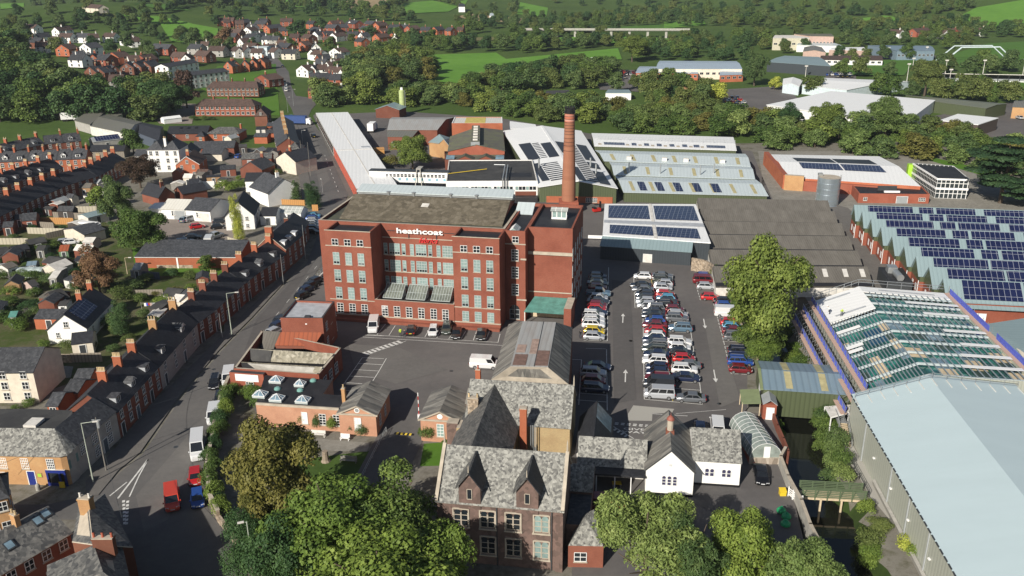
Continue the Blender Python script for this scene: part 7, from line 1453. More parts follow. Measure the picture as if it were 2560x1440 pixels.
for lb, pts, h, mt in (('new orange timber fence across the back gardens', [('r',530,205),('r',950,215)],1.9,'orange_fence'),('pale grey timber fence above the orange one', [('r',690,130),('r',1180,150)],1.8,'timber_fence'),('cream new timber fence behind the grey one', [('r',830,65),('r',1250,60)],1.9,'pale_fence'),('weathered grey fence below the brick garden house', [('r',370,250),('r',700,270)],1.8,'timber_fence'),('pale concrete panel fence beside the mown plot', [('r',360,330),('r',860,345)],1.7,'pale_fence'),('cream panel fence near the left edge hedge', [('r',0,470),('r',370,470)],1.7,'pale_fence'),('grey fence of the yard above the parked cars', [('r',600,400),('r',850,345)],1.6,'timber_fence'),('dark slatted fence behind the terrace gardens', [('r',1690,890),('r',2057,920)],1.7,'slate_clad'),('grey trellis fence beyond the washing line', [('r',1640,1140),('r',2100,1130)],1.5,'timber_fence'),('grey panel fence above the terrace yards', [('s',865,800),('s',1230,790)],1.8,'timber_fence'),('low fence along the garage forecourt', [('t',50,520),('t',200,560),('t',290,530)],1.7,'pale_fence'),('stone wall of the terrace garden by the grey panels', [('s',610,790),('s',860,800)],1.6,'rubble')):
    wallrun('garden_fence' if 'stone' not in lb else 'garden_wall', lb, 'fence' if 'stone' not in lb else 'wall', pts, h, .1 if 'stone' not in lb else .3, mt)
A, C_ = G(('s',1690,85), 1.7), G(('s',1960,80), 1.7); v = C_-A; r = thing('washing_line', 'washing line with red, white and blue clothes behind the terrace', 'washing line', (A.x,A.y,0), atan2(v.y,v.x)); m = MB(); m.bar((0,0,1.7),(v.length,0,1.7), .02, 'old_white'); m.obj('line', r)
for i in range(9):
    x = .6+(v.length-1)*i/9; m = MB(); m.box(x,x+.45,-.02,.02,1.0+.1*(i%3),1.7,('white','bright_blue','red_paint','pink_shed','cad_grey')[i%5]); m.obj('garment', r)
for x in (0, v.length): m = MB(); m.bar((x,0,0),(x,0,1.9), .05, 'grey_wood'); m.obj('post', r)
def clutter(where, poly, sp, n, seed):
    g_ = random.Random(seed); P_ = sorted(scatter(poly, sp, seed)[:n]); 
    for i, (x, y) in enumerate(P_):
        w_, h_ = g_.uniform(2.2,5), g_.uniform(1.9,2.8); wl, rf = g_.choice(['grey_wood','dull_brick','timber_dark','cream_render','old_white','wood']), g_.choice(['felt','slate','cad_grey','old_white','dark_slate','asbestos'])
        B = Bld('garden_shed', '%s walled yard shed, %s from the left %s' % (wl.replace('_',' ').replace('old ','').replace('timber dark','dark timber'), ordn(i+1), where), 'shed', None, None, yaw=g_.uniform(-.5,.3)+(pi/2 if g_.random() < .4 else 0), at=(x,y), W=w_, group='yard sheds '+where)
        B.gable(0, w_, 0, g_.uniform(2.4,4.5), h_, g_.uniform(.3,1.1), 'u', wl, rf, .15); B.door('f', w_*.5, w=.8, h=1.8, mat='dark_grey'); B.end()
clutter('behind the long dark row', [(70,545),(170,500),(245,470),(300,485),(240,520),(120,560)], 5, 36, 5); clutter('in the yards of the upper street', [(560,345),(715,315),(730,420),(640,440),(600,400)], 8, 14, 6); clutter('between garage and villa', [(440,450),(560,440),(560,470),(450,480)], 6, 8, 8); clutter('in the allotments', [(0,660),(230,640),(250,740),(120,800),(0,800)], 8, 22, 9); clutter('in the gardens of the lower terrace', [(330,790),(560,700),(520,760),(400,850)], 5.5, 18, 10)
r = thing('caravan', 'white caravan with rounded roof beside the whitewashed workshop', 'caravan', G(('r',1160,300)), radians(-20)); m = MB(); m.box(-3,3,-1.1,1.1,.5,2.2,'white'); m.slab([(-3,-1.1,2.2),(3,-1.1,2.2),(2.6,-.8,2.6),(-2.6,-.8,2.6)], .1, 'white'); m.slab([(-2.6,-.8,2.6),(2.6,-.8,2.6),(2.6,.8,2.6),(-2.6,.8,2.6)], .1, 'white'); m.slab([(3,1.1,2.2),(-3,1.1,2.2),(-2.6,.8,2.6),(2.6,.8,2.6)], .1, 'white'); m.obj('body', r); m = MB(); m.box(-1.5,1.5,-1.13,-1.1,1.3,1.9,'glass'); m.obj('window', r)
for s in (-1,1): m = MB(); m.bar((0,s*1.0,.33),(0,s*1.15,.33),.33,'tyre',12); m.obj('wheel', r)
# ------------------------------------------------------------- far houses and halls
CNT = {}
def farhouses(where, rows, grp, roofs=('slate','brown_tile'), wname={'white_render':'white','brick':'red brick','orange_brick':'orange brick','cream_render':'cream','brown_brick':'brown brick','grey_render':'grey'}):
    rows = sorted(rows, key=lambda r: px(r[0])[0])
    for i, (c, w, wall, ax) in enumerate(rows):
        x, y = px(c); k = (where, wall, ax); CNT[k] = CNT.get(k, 0)+1
        sl = RN.uniform(-.14, .10)
        a, b = (x-w/2, y-sl*w/2), (x+w/2, y+sl*w/2); g = GT((x,y), 4.4); wid = w*(g.y*cos(PITCH)+(H-g.z)*sin(PITCH))/F
        d = RN.uniform(7.5, 9.5); rf = roofs[(i*5+int(x)) % len(roofs)]
        house('%s %shouse, %s such from the left %s' % (wname[wall], 'gabled ' if ax == 'v' else '', ordn(CNT[k]), where), a, b, d, 4.2, 2.8, wall=wall, roof=rf, axis=ax, rows=2, cols=max(1, round(wid/4.5)), side=1, chims=[RN.uniform(.1,.9)], group=grp, cpots=2, wn=(1.1,1.2,1,1))
q = lambda x, y: ('q', x, y)
W_, B_, O_, C_r, N_ = 'white_render','brick','orange_brick','cream_render','brown_brick'
E1 = [(30,150,16,B_),(160,165,22,N_),(225,150,30,N_),(365,165,28,N_),(460,140,13,O_,1),(255,200,18,W_),(320,230,20,W_),(345,300,24,W_,1),(540,205,34,O_),(610,235,22,O_),(640,140,30,B_),(880,165,18,O_),(910,235,22,N_),(1090,205,26,B_),(1180,160,30,B_),(1230,200,28,B_),(1300,160,24,B_),(1390,165,26,W_),(1480,165,20,B_),(1570,170,20,W_),(1650,180,24,O_),(1740,205,26,O_),(1830,205,20,B_),(1905,205,18,W_,1),(1980,215,24,B_),(2070,230,24,B_),(2240,225,20,O_),(2310,235,14,O_),(2370,232,14,B_),(2430,230,16,O_)]
E2 = [(1010,275,20,W_),(1095,275,26,B_),(1220,290,28,W_),(1320,280,28,O_),(1410,290,14,W_,1),(1660,300,28,O_),(1760,320,16,W_,1),(1820,290,20,O_),(1860,285,14,W_,1),(1690,245,26,B_),(1380,345,18,O_),(1430,220,20,B_)]
E3 = [(240,350,22,W_),(585,375,30,N_),(790,385,24,O_,1),(160,455,24,'grey_render',1),(480,455,16,W_),(660,470,34,C_r),(690,360,18,W_),(900,470,20,W_,1),(930,480,22,W_),(1140,455,28,W_,1),(1375,520,16,W_,1),(805,640,30,W_,1),(910,640,18,W_,1),(990,635,34,W_),(1065,600,14,W_),(1130,605,16,W_),(1215,570,20,'grey_render'),(1300,570,20,'grey_render'),(1110,660,36,W_),(1285,685,22,W_),(940,730,22,B_),(1040,730,30,B_),(1140,740,28,B_),(910,850,22,B_),(1190,870,16,W_,1),(60,300,26,B_),(100,255,28,N_),(430,325,22,W_),(505,330,20,'grey_render'),(560,425,20,C_r),(720,305,24,B_),(830,310,20,N_),(300,450,26,W_),(420,290,18,W_),(950,405,20,W_,1),(1060,330,20,B_),(980,575,26,C_r),(1050,525,30,B_),(1180,520,20,W_)]
for where, rows, grp in (('in the far red estate', E1, 'far estate houses'), ('in the nearer estate rows', E2, 'near estate houses'), ('along the lane to the estate', E3, 'lane houses')):
    farhouses(where, [(q(r[0], r[1]), r[2], r[3], 'v' if len(r) > 4 else 'u') for r in rows], grp)
A_ = lambda x, y: ('A', x, y)
H1 = [(180,200,40,W_),(470,215,36,W_),(150,255,36,W_),(320,262,34,W_),(450,265,32,W_),(570,265,30,W_),(670,268,26,W_),(765,262,28,W_),(890,285,30,W_),(965,295,24,W_),(290,330,30,W_),(440,350,34,O_,1),(600,340,30,W_,1),(530,425,36,W_),(660,420,26,O_,1),(705,425,30,B_),(800,405,30,O_,1),(840,410,30,N_),(1130,345,44,B_),(1370,345,30,'grey_render'),(1450,325,20,W_),(1530,360,38,'grey_render'),(1050,385,24,W_),(1600,150,40,B_),(640,55,40,C_r),(1250,405,30,B_),(1320,420,26,W_,1),(1420,395,30,N_),(1680,365,34,W_),(1755,335,30,B_),(1820,375,28,W_),(1910,345,30,O_),(2000,335,28,N_),(380,290,26,W_),(230,300,30,N_),(560,400,26,B_),(960,430,28,W_),(1080,420,30,B_)]
farhouses('on the wooded hillside', [(A_(r[0], r[1]), r[2], r[3], 'v' if len(r) > 4 else 'u') for r in H1], 'hillside houses', ('slate','brown_tile','brown_tile'))
H2 = [(640,510,30,N_,1),(700,515,30,N_,1),(760,510,30,N_,1),(820,505,28,N_,1),(900,480,34,N_,1),(960,475,30,N_,1),(1030,470,30,N_,1),(1090,465,30,N_,1),(820,575,36,'grey_render'),(1620,470,22,O_,1),(1680,468,22,O_,1),(1740,462,22,O_,1),(1795,452,22,O_,1),(1850,445,24,O_,1),(1130,555,26,O_,1)]
farhouses('in the shaded lower rows', [(A_(r[0], r[1]), r[2], r[3], 'v' if len(r) > 4 else 'u') for r in H2], 'lower hill houses', ('brown_tile','slate'))
def block(label, a, b, d, h, rise, cols, wall, roof='brown_tile', **k): return house(label, a, b, d, h, rise, wall=wall, roof=roof, cols=cols, rows=k.pop('rows',2), wn=(1.3,1.3,2,1), **k)
block('long red brick block with brown hipped roof beside the green', (486,265), (637,265), 9, 4.6, 2.6, 12, 'brick', chims=[.27,.52,.77], hip=3); block('shaded brown brick block with brown roof across the green', (516,219), (645,219), 9, 4.6, 2.6, 12, 'brown_brick', chims=[.15,.45,.7], hip=2); block('brown roofed brick house end facing the street terrace', (636,289), (667,288), 14, 4.6, 2.6, 0, 'brown_brick', axis='v', hip=2.5, chims=[]); block('brown roofed house with bright blue wall panel', (645,214), (661,213), 14, 4.6, 2.6, 0, 'brown_brick', axis='v', chims=[]); block('brown hipped house at the top of the green', (636,196), (672,200), 10, 4, 2.4, 2, 'brick', axis='v', chims=[.3])
block('three storey pale flats with orange brick end under the wood', (420,168), (496,155), 9, 7, 1.6, 6, 'white_render', 'slate', rows=3, chims=[]); block('three storey pale flats behind the dark trees', (468,190), (572,178), 9, 7, 1.6, 8, 'white_render', 'slate', rows=3, chims=[])
B = Bld('scaffolded_house', 'house wrapped in pale blue white scaffold sheeting', 'house', (626,118), (667,118), 6); B.gable(0, B.W, 0, 9, 6, .4, 'u', 'ice_clad', 'pale_roof', .2); B.end()
c = lambda x, y: ('C', x, y)
def hallq(name, label, cat, pts, h, wall, roof, rise=0, axis='u', win=0, **k):
    B = quadb(name, label, cat, pts, h, wall, roof, rise, axis, par=0, **k)
    for i in range(win): B.win('f', B.W*(i+.5)/win, h*.45, B.W/win*.55, 1.3, 2, 1, sill=False)
    B.end(); return B
hallq('supermarket', 'huge white flat roofed retail shed behind the tree belt', 'retail shed', [c(735,745),c(1700,880),c(1925,712),c(1190,648)], 5.5, 'white_render', 'white_roof', fascia='white'); hallq('warehouse', 'long olive walled warehouse with green grey roof behind the white shed', 'warehouse', [c(1930,722),c(2290,770),c(2437,738),c(1720,676)], 5, 'olive_clad', 'olive_roof', .6, 'u'); hallq('warehouse', 'brown walled warehouse with flat white roof near the right edge', 'warehouse', [c(1960,855),c(2235,885),c(2377,838),c(2090,810)], 5, 'brown_clad', 'white_roof')
hallq('retail_shed', 'white roofed shed with rooflight rows left of the round trees', 'retail shed', [c(985,605),c(1300,640),c(1745,578),c(1100,552)], 4.5, 'ice_clad', 'white_roof', 1, 'u'); hallq('retail_shed', 'small grey gabled shed end beside the yellow trees', 'retail shed', [c(845,600),c(960,615),c(985,570),c(850,560)], 4.5, 'ice_clad', 'white_roof', 1.2, 'v')
hallq('sports_hall', 'dark grey sports hall with pale curved roof', 'sports hall', [c(735,440),c(1185,470),c(1100,405),c(860,396)], 6, 'dark_clad', 'teal_grey_roof', .6); hallq('office_building', 'pale yellow and white modern block on the far road', 'office building', [c(775,270),c(1035,270),c(1000,250),c(790,250)], 9, 'pale_yellow', 'old_white', win=6); hallq('office_building', 'brown brick block with flat roof behind the yellow block', 'office building', [c(1035,255),c(1207,258),c(1190,240),c(925,240)], 10, 'pinkish', 'brown_felt', win=7); hallq('store', 'low white store with pale blue roof before the brown block', 'warehouse', [c(945,320),c(1270,325),c(1195,300),c(960,296)], 5, 'white_render', 'pale_roof'); hallq('shed', 'pink walled shed with white roof on the far estate', 'industrial shed', [c(1175,352),c(1440,358),c(1420,335),c(1200,338)], 5.5, 'pinkish', 'white_roof'); hallq('shed', 'brown gabled shed left of the pink one', 'industrial shed', [c(990,365),c(1150,372),c(1120,335),c(1000,335)], 4.5, 'pinkish', 'brown_roof', 1.2, 'v'); hallq('shed', 'long blue grey industrial shed with ribbon windows', 'industrial shed', [c(1660,362),c(1925,360),c(1890,325),c(1450,322)], 6.5, 'blue_roof', 'blue_roof', .8, 'u', 9); hallq('pavilion', 'long brown roofed club house with white wall', 'pavilion', [c(1110,425),c(1555,430),c(1540,395),c(1120,395)], 3.5, 'white_render', 'brown_tile', 1.2, 'u', 10)
hallq('health_centre', 'curved pale blue roofed health centre wing with orange walls, front one', 'health centre', [(1590,182),(1745,184),(1735,168),(1600,166)], 4, 'orange_brick', 'ice_blue', .8, 'u', 12); hallq('health_centre', 'pale blue roofed health centre wing with cream walls, middle one', 'health centre', [(1640,172),(1855,172),(1840,153),(1650,152)], 6, 'cream_render', 'ice_blue', 1, 'u', 14); hallq('health_centre', 'small pale blue roofed wing at the right of the health centre', 'health centre', [(1800,188),(1858,186),(1850,172),(1800,174)], 4, 'orange_brick', 'ice_blue', .6, 'u', 4); hallq('pavilion', 'white canopy filling station among the trees', 'canopy', [(1514,232),(1578,232),(1572,224),(1520,224)], 3.6, 'white_render', 'teal_grey_roof')
hallq('farm_building', 'white farm building among far hedges, larger one', 'farm building', [('B',1205,112),('B',1275,112),('B',1270,92),('B',1215,92)], 5, 'white_render', 'pale_roof', 1, 'u'); hallq('farm_building', 'white farmhouse on the far hillside', 'farm building', [('B',985,48),('B',1030,48),('B',1025,30),('B',990,30)], 6, 'white_render', 'slate', 2, 'u'); hallq('shop_unit', 'tan shop unit with blue front at the right edge', 'shop', [c(2480,760),c(2600,765),c(2600,720),c(2500,715)], 5, 'buff_brick', 'brown_roof', 1); hallq('river_wall', 'low brown brick retaining wall behind the tree belt', 'wall', [('B',1600,680),('B',1775,670),('B',1770,640),('B',1610,645)], 2.5, 'brown_brick', 'felt')
farhouses('on the far right slope', [(c(1630,235),30,W_,'u'),(c(1850,225),36,B_,'u'),(c(1930,235),40,W_,'u'),(c(2010,228),30,B_,'u'),(c(2080,228),36,O_,'u'),(c(2150,228),30,B_,'u'),(c(2240,222),14,W_,'u')], 'far right houses', ('brown_tile',))
# viaduct, stand, floodlights, pitch things
def viaduct():
    a, b = GT(('B',1690,262)), GT(('B',2460,268)); yaw = atan2(b.y-a.y, b.x-a.x); L = hypot(b.x-a.x, b.y-a.y); r = thing('viaduct', 'long low concrete road viaduct across the meadows', 'viaduct', a, yaw); m = MB(); m.box(-30, L+20, -5, 5, 5.5, 7, 'dark_concrete'); m.box(-30, L+20, -5.3, -5, 6, 7.8, 'concrete'); m.obj('deck', r)
    for i in range(7): m = MB(); m.box(L*i/6-1, L*i/6+1, -4, 4, -3, 5.5, 'concrete'); m.obj('pier', r)
viaduct()
B = Bld('grandstand', 'long dark grandstand with white roof edge beside the football pitch', 'grandstand', c(1985,578), c(2600,590), 0); W = B.W; m = MB(); m.slab([(0,-1,4.5),(W,-1,4.5),(W,6,3.6),(0,6,3.6)], .3, 'old_white'); B.part('roof', m); B.w.box(0, W, 5, 6, 0, 3.5, 'black'); m = MB(); [m.box(0, W, 1+.8*i, 1.8+.8*i, 0, .4+.35*i, 'cad_grey') for i in range(5)]; B.part('terracing', m)
for i in range(9): m = MB(); m.box(W*i/8-.1,W*i/8+.1,-.6,-.4,0,4.3,'dark_grey'); B.part('roof_post', m)
m = MB(); m.box(0,W,-1.6,-1.5,0,.9,'white'); B.part('pitch_board', m); B.end()
for i, (b_, t_, lb) in enumerate(((c(1725,585),c(1735,455),'floodlight mast left of the big willow'),(c(1990,575),c(2015,430),'floodlight mast at the left end of the stand'),(c(2020,635),c(2042,495),'floodlight mast before the stand'),(c(2258,575),c(2285,430),'floodlight mast behind the middle of the stand'),(c(2545,560),c(2562,420),'floodlight mast at the right end of the stand'),(c(1765,500),c(1772,415),'lamp mast above the playing field'),(c(1590,415),c(1597,340),'lamp mast before the blue shed'),(c(1860,420),c(1865,335),'lamp mast at the right of the blue shed'),(c(1005,545),c(1012,470),'lamp column beside the sports hall trees'),(c(172,600),c(178,515),'pole beside the health centre trees'))):
    g = GT(b_); r_ = ray(t_); t = hypot(g.x, g.y)/hypot(r_[0], r_[1]); h = H+r_[2]*t-g.z; r = thing('floodlight_mast', lb, 'floodlight', g); m = MB(); m.bar((0,0,0),(0,0,h), .2, 'old_white', 6, .12); m.obj('mast', r); m = MB(); m.box(-.9,.9,-.2,.2,h-.3,h+.4,'old_white'); m.obj('lamp_head', r)
g = GT(c(2240,440)); r = thing('arched_frame', 'white arched steel frame over a small far enclosure', 'frame', g); m = MB(); P = [(-24,0,0),(-13,0,9.5),(12,0,9.5),(24,0,0)]
for a, b in zip(P, P[1:]): m.bar(a, b, .5, 'ice_clad'); m.bar((a[0],10,a[2]), (b[0],10,b[2]), .4, 'ice_clad')
m.obj('arch', r)
g = GT(('B',1960,435)); r = thing('goal_posts', 'white goal posts at the edge of the meadow', 'goal', g, .3); m = MB(); m.bar((-3.6,0,0),(-3.6,0,2.6),.12,'white'); m.bar((3.6,0,0),(3.6,0,2.6),.12,'white'); m.bar((-3.6,0,2.6),(3.6,0,2.6),.12,'white'); m.obj('frame', r)
# lorries
def lorry(label, p, yaw, box, cab, L=9):
    g = GT(p); r = thing('lorry', label, 'lorry', g, yaw); m = MB(); m.box(-L/2, L/2-2.2, -1.25, 1.25, .9, 3.9, box); m.obj('cargo_box', r); m = MB(); m.box(L/2-2.0, L/2, -1.2, 1.2, .5, 2.3, cab); m.slab([(L/2-2,-1.2,2.9),(L/2-.5,-1.2,2.9),(L/2-.5,1.2,2.9),(L/2-2,1.2,2.9)], .6, cab); m.obj('cab', r); m = MB(); m.box(L/2+.0, L/2+.02, -1.05, 1.05, 1.5, 2.3, 'car_glass'); m.obj('windscreen', r)
    for x in (-L/2+1, -L/2+2.2, L/2-1.2):
        for s in (-1, 1): m = MB(); m.bar((x,s*1.0,.5),(x,s*1.25,.5), .5, 'tyre', 12); m.obj('wheel', r)
lorry('articulated lorry with blue box and white cab on the upper street', (746,312), radians(-8), 'blue_box', 'white', 12); lorry('white box lorry parked in the yard beside the barrel roof', ('B',375,935), radians(85), 'white', 'blue_box', 8); lorry('pale lorry box near the grey barns', ('A',500,860), radians(20), 'white', 'white', 7)
g = GT((928,372)); B = shed('orange timber crate stack in the yard beside the long range', ('z',95,610), ('z',265,600), 3, 2.0, .1, wall='orange_wood', roof='orange_wood', name='crate_stack', cat='crate', doorm=None)
shed('long white marquee lying among the depot vehicles', ('A',1165,850), ('A',1290,835), 4, 2, .8, wall='white_render', roof='white_roof', name='store_tent', cat='tent', doorm=None)
r = thing('forklift', 'red forklift truck by the olive shed brickwork', 'forklift', G((1492,530)), .4); m = MB(); m.box(-1.2,1,-.6,.6,.3,1.1,'red_paint'); m.box(-1.2,-.4,-.6,.6,1.1,1.5,'black'); m.obj('body', r); m = MB(); m.box(1,1.1,-.5,.5,.1,3,'black'); m.obj('mast', r); m = MB(); m.slab([(-.8,-.55,2.2),(.6,-.55,2.2),(.6,.55,2.2),(-.8,.55,2.2)], .06, 'black'); m.obj('canopy', r)
# ------------------------------------------------------------- vehicles
K = dict(w=(.72,.73,.74), s=(.42,.44,.47), g=(.13,.14,.155), d=(.030,.034,.042), k=(.010,.010,.012), n=(.012,.020,.055), b=(.02,.07,.30), r=(.48,.018,.02), m=(.16,.012,.018), y=(.62,.46,.02), t=(.10,.17,.24), l=(.10,.32,.48), e=(.05,.06,.05), o=(.60,.06,.03))
CN = dict(w='white', s='silver', g='grey', d='charcoal', k='black', n='navy', b='blue', r='red', m='maroon', y='yellow', t='steel blue', l='light blue', e='dark green', o='rust red')
KN = dict(hatch='hatchback', saloon='saloon', suv='tall car', estate='estate car', mpv='people carrier', van='van', bigvan='long van', pickup='pickup')
def row(where, items, yaw, flip=0.5, grp=None, det=1, end='from the mill end'):
    for i, (x, y, kind, col) in enumerate(items):
        g = G(('j',x,y), .7); a = yaw+(pi if RN.random() < flip else 0)+RN.uniform(-.02,.02)
        make_car(kind, K[col], (g.x,g.y,.06), a, '%s %s, %s %s in the %s' % (CN[col], KN[kind], ordn(i+1), end, where), grp, det)
YW = radians(-9)
row('row beside the mill', [(272,258,'hatch','n'),(272,285,'hatch','d'),(272,310,'saloon','d'),(272,338,'hatch','m'),(278,380,'pickup','t'),(276,412,'hatch','s'),(276,440,'saloon','d'),(270,466,'hatch','m'),(264,490,'hatch','r'),(260,518,'saloon','n'),(240,540,'suv','w'),(242,575,'suv','w'),(242,605,'suv','w'),(248,650,'hatch','y'),(246,690,'hatch','s')], YW, 0, 'cars in the row beside the mill', 2)
row('short shaded row', [(272,908,'saloon','n'),(240,955,'suv','s'),(244,1005,'hatch','m'),(254,1062,'estate','n')], YW, 0, 'cars in the short shaded row', 2)
row('left middle row', [(595,258,'hatch','w'),(582,325,'saloon','k'),(596,352,'saloon','g'),(612,385,'hatch','d'),(614,411,'hatch','d'),(614,437,'hatch','s'),(624,466,'hatch','s'),(676,490,'suv','g'),(676,515,'saloon','d'),(672,541,'saloon','k'),(686,577,'hatch','b'),(680,608,'saloon','m'),(684,650,'hatch','r'),(682,686,'hatch','w'),(684,716,'saloon','n'),(688,747,'estate','g'),(682,782,'estate','e'),(694,822,'saloon','n'),(684,866,'suv','w'),(700,912,'hatch','n'),(702,950,'hatch','n'),(705,996,'suv','m'),(710,1038,'van','d'),(714,1106,'mpv','s')], YW, 1, 'cars in the left middle row', 2)
row('right middle row', [(738,255,'saloon','g'),(738,284,'suv','e'),(746,310,'hatch','s'),(742,338,'hatch','s'),(758,388,'hatch','r'),(762,415,'hatch','l'),(764,441,'saloon','d'),(772,470,'suv','k'),(822,498,'hatch','m'),(846,531,'hatch','s'),(842,562,'suv','g'),(866,632,'suv','t'),(860,733,'suv','w'),(862,770,'hatch','w'),(866,806,'saloon','k'),(892,850,'hatch','r'),(916,897,'saloon','g'),(896,930,'suv','w'),(908,986,'saloon','n'),(942,1132,'saloon','g')], YW, .3, 'cars in the right middle row', 2)
row('row beside the leat', [(1042,258,'hatch','b'),(1040,292,'mpv','m'),(1052,331,'hatch','s'),(1085,408,'hatch','r'),(1184,438,'saloon','k'),(1190,470,'hatch','b'),(1206,525,'van','w'),(1230,590,'hatch','r'),(1244,622,'hatch','l'),(1258,652,'saloon','m'),(1266,696,'suv','g'),(1302,802,'suv','n'),(1298,872,'suv','b'),(1300,926,'hatch','m')], YW, 0, 'cars in the row beside the leat', 2)
def car(label, p, kind, col, yaw, det=2, grp=None, z=.06, **k):
    g = GT(p, .7)
    if isinstance(yaw, tuple): x, y = px(p); g2 = GT((x+yaw[0], y+yaw[1]), .7); yaw = math.degrees(atan2(g2.y-g.y, g2.x-g.x))
    return make_car(kind, K[col], (g.x, g.y, (T(g.x,g.y) if g.y > 250 else 0)+z), radians(yaw), label, grp, det, **k)
for a in (('white van parked at the left end of the mill court bays',(934,815),'van','w',(-11,50)),('black car with its boot open beside two people',(1028,824),'hatch','k',(11,-50)),('white hatchback in the mill court bays',(1083,826),'hatch','w',(-11,50)),('dark green off roader beside the white hatchback',(1117,821),'suv','e',(-11,50)),('black saloon right of the green off roader',(1141,832),'saloon','k',(-10,50)),('black car alone at the right end of the mill court bays',(1203,835),'saloon','k',(-6,50)),('white small van beside the rust streaked shed',(1212,910),'van','w',-8),
 ('black estate car driving up the street past the white minibus',(537,954),'estate','k',(-11,40)),('white minibus parked beside the sign board wall',(572,946),'van','w',(-9,50)),('dark car tucked against the ivy on the street',(550,994),'hatch','d',(-10,50)),('white people carrier with roof bars parked by the hedge',(535,1038),'mpv','w',(-9,50)),('long white van parked beside the hedge',(495,1121),'bigvan','w',(-3,50)),('red car with a roof rack parked in the shade edge',(488,1190),'hatch','r',(0,50)),('blue hatchback parked at the road junction',(494,1244),'hatch','b',(2,50)),('rust red van driving on the main street',(430,1247),'mpv','o',(3,50)),
 ('black saloon parked in the school yard by the glasshouse',(1903,1185),'saloon','k',(10,50)),('white car roof showing above the school ridge',(1793,1066),'mpv','w',80),('dark red van under the tree beside the carport',(1500,1262),'van','m',175),('navy car half hidden beside the white one',(1750,1068),'hatch','n',80),
 ('dark blue car parked at the garage shutter',(462,548),'hatch','t',80),('silver tall car beside the blue one at the garage',(477,546),'suv','s',60),('bright red car on the garage forecourt',(493,565),'hatch','r',30),('black car at the right of the garage forecourt',(545,566),'hatch','k',20),('charcoal car behind the black one on the forecourt',(550,552),'hatch','d',20),('silver car at the forecourt edge by the gate',(462,603),'estate','s',20),('black car in the forecourt shadow',(480,592),'saloon','k',10),('white box van at the lower end of the forecourt',(523,602),'van','w',100),('pale pickup beside the white box van',(537,590),'pickup','s',60),
 ('white hatchback parked by the allotment sheds',(178,604),'hatch','w',20),('pale silver car beside the allotment hatchback',(162,604),'hatch','s',20)):
    car(a[0], a[1], a[2], a[3], a[4])
for i, (x, y, c_) in enumerate(((757,737,'k'),(768,722,'n'),(778,712,'k'),(790,700,'d'),(697,812,'n'),(686,828,'s'),(705,798,'d'))): car('%s car, %s along the mill railing from the %s' % (CN[c_], ordn(i+1) if i < 4 else ordn(i-3), 'court wall end' if i < 4 else 'brick block shadow'), (x,y), 'hatch', c_, 60, 1, 'cars along the mill railing')
for i, (x, y, c_) in enumerate(((783,538,'l'),(783,545,'b'),(783,551,'s'),(782,557,'s'),(782,563,'g'),(782,570,'n'),(778,578,'k'))): car('%s car, %s from the top of the stack beside the dormer house' % (CN[c_], ordn(i+1)), (x,y), 'hatch', c_, 0, 1, 'cars beside the dormer house')
for a in (('charcoal car driving down the upper street',('A',2230,965),'hatch','k',110),('blue car beside the lorry on the upper street',('A',2070,830),'hatch','b',110),('blue car in the lock-up yard',('p',1200,720),'hatch','b',80),('navy car beside the lock-up wall',('p',1060,700),'hatch','n',60)): car(a[0], a[1], a[2], a[3], a[4], 1)
for i, (x, y, c_) in enumerate(((2025,580,'d'),(2030,600,'w'),(2035,620,'s'),(2035,640,'w'),(2010,470,'n'),(1910,430,'d'))): car('%s car, %s down the lane beside the green' % (CN[c_], ordn(i+1)), ('A',x,y), 'hatch', c_, 100, 0, 'cars along the green')
def lot(where, poly, sp, n, grp, seed, yaw=0):
    P = [tuple(GT(p))[:2] for p in poly]; g = random.Random(seed); k = 0; x0 = min(p[0] for p in P); x1 = max(p[0] for p in P); y0 = min(p[1] for p in P); y1 = max(p[1] for p in P); y = y0
    while y < y1:
        x = x0
        while x < x1:
            if inpoly(x, y, P) and g.random() < .72 and k < n:
                c_ = g.choice('wwssgddknnrmb'); make_car(g.choice(['hatch','hatch','suv','saloon']), K[c_], (x, y, T(x,y)+.3), yaw+(pi/2 if g.random() < .9 else -pi/2), 'small %s car among the packed rows of %s' % (CN[c_], where), grp, 0); k += 1
            x += 2.7
        y += sp
lot('the health centre car park', [(1478,178),(1580,172),(1600,186),(1600,204),(1500,206)], 7.5, 44, 'health centre cars', 3); lot('the supermarket car park', [(1806,248),(1850,246),(1870,275),(1840,284),(1806,272)], 7, 30, 'supermarket cars', 4); lot('the yard by the grey barns', [(335,270),(400,268),(395,300),(345,296)], 8, 12, 'barn yard cars', 5); lot('the sports hall car park', [(2060,178),(2130,178),(2130,196),(2070,200)], 9, 10, 'sports hall cars', 6); lot('the trade park at the right edge', [(2530,285),(2560,280),(2560,300),(2535,305)], 6, 6, 'trade park cars', 7); lot('the retail road', [(1955,222),(2000,222),(1995,232),(1960,232)], 6, 8, 'retail road cars', 8)
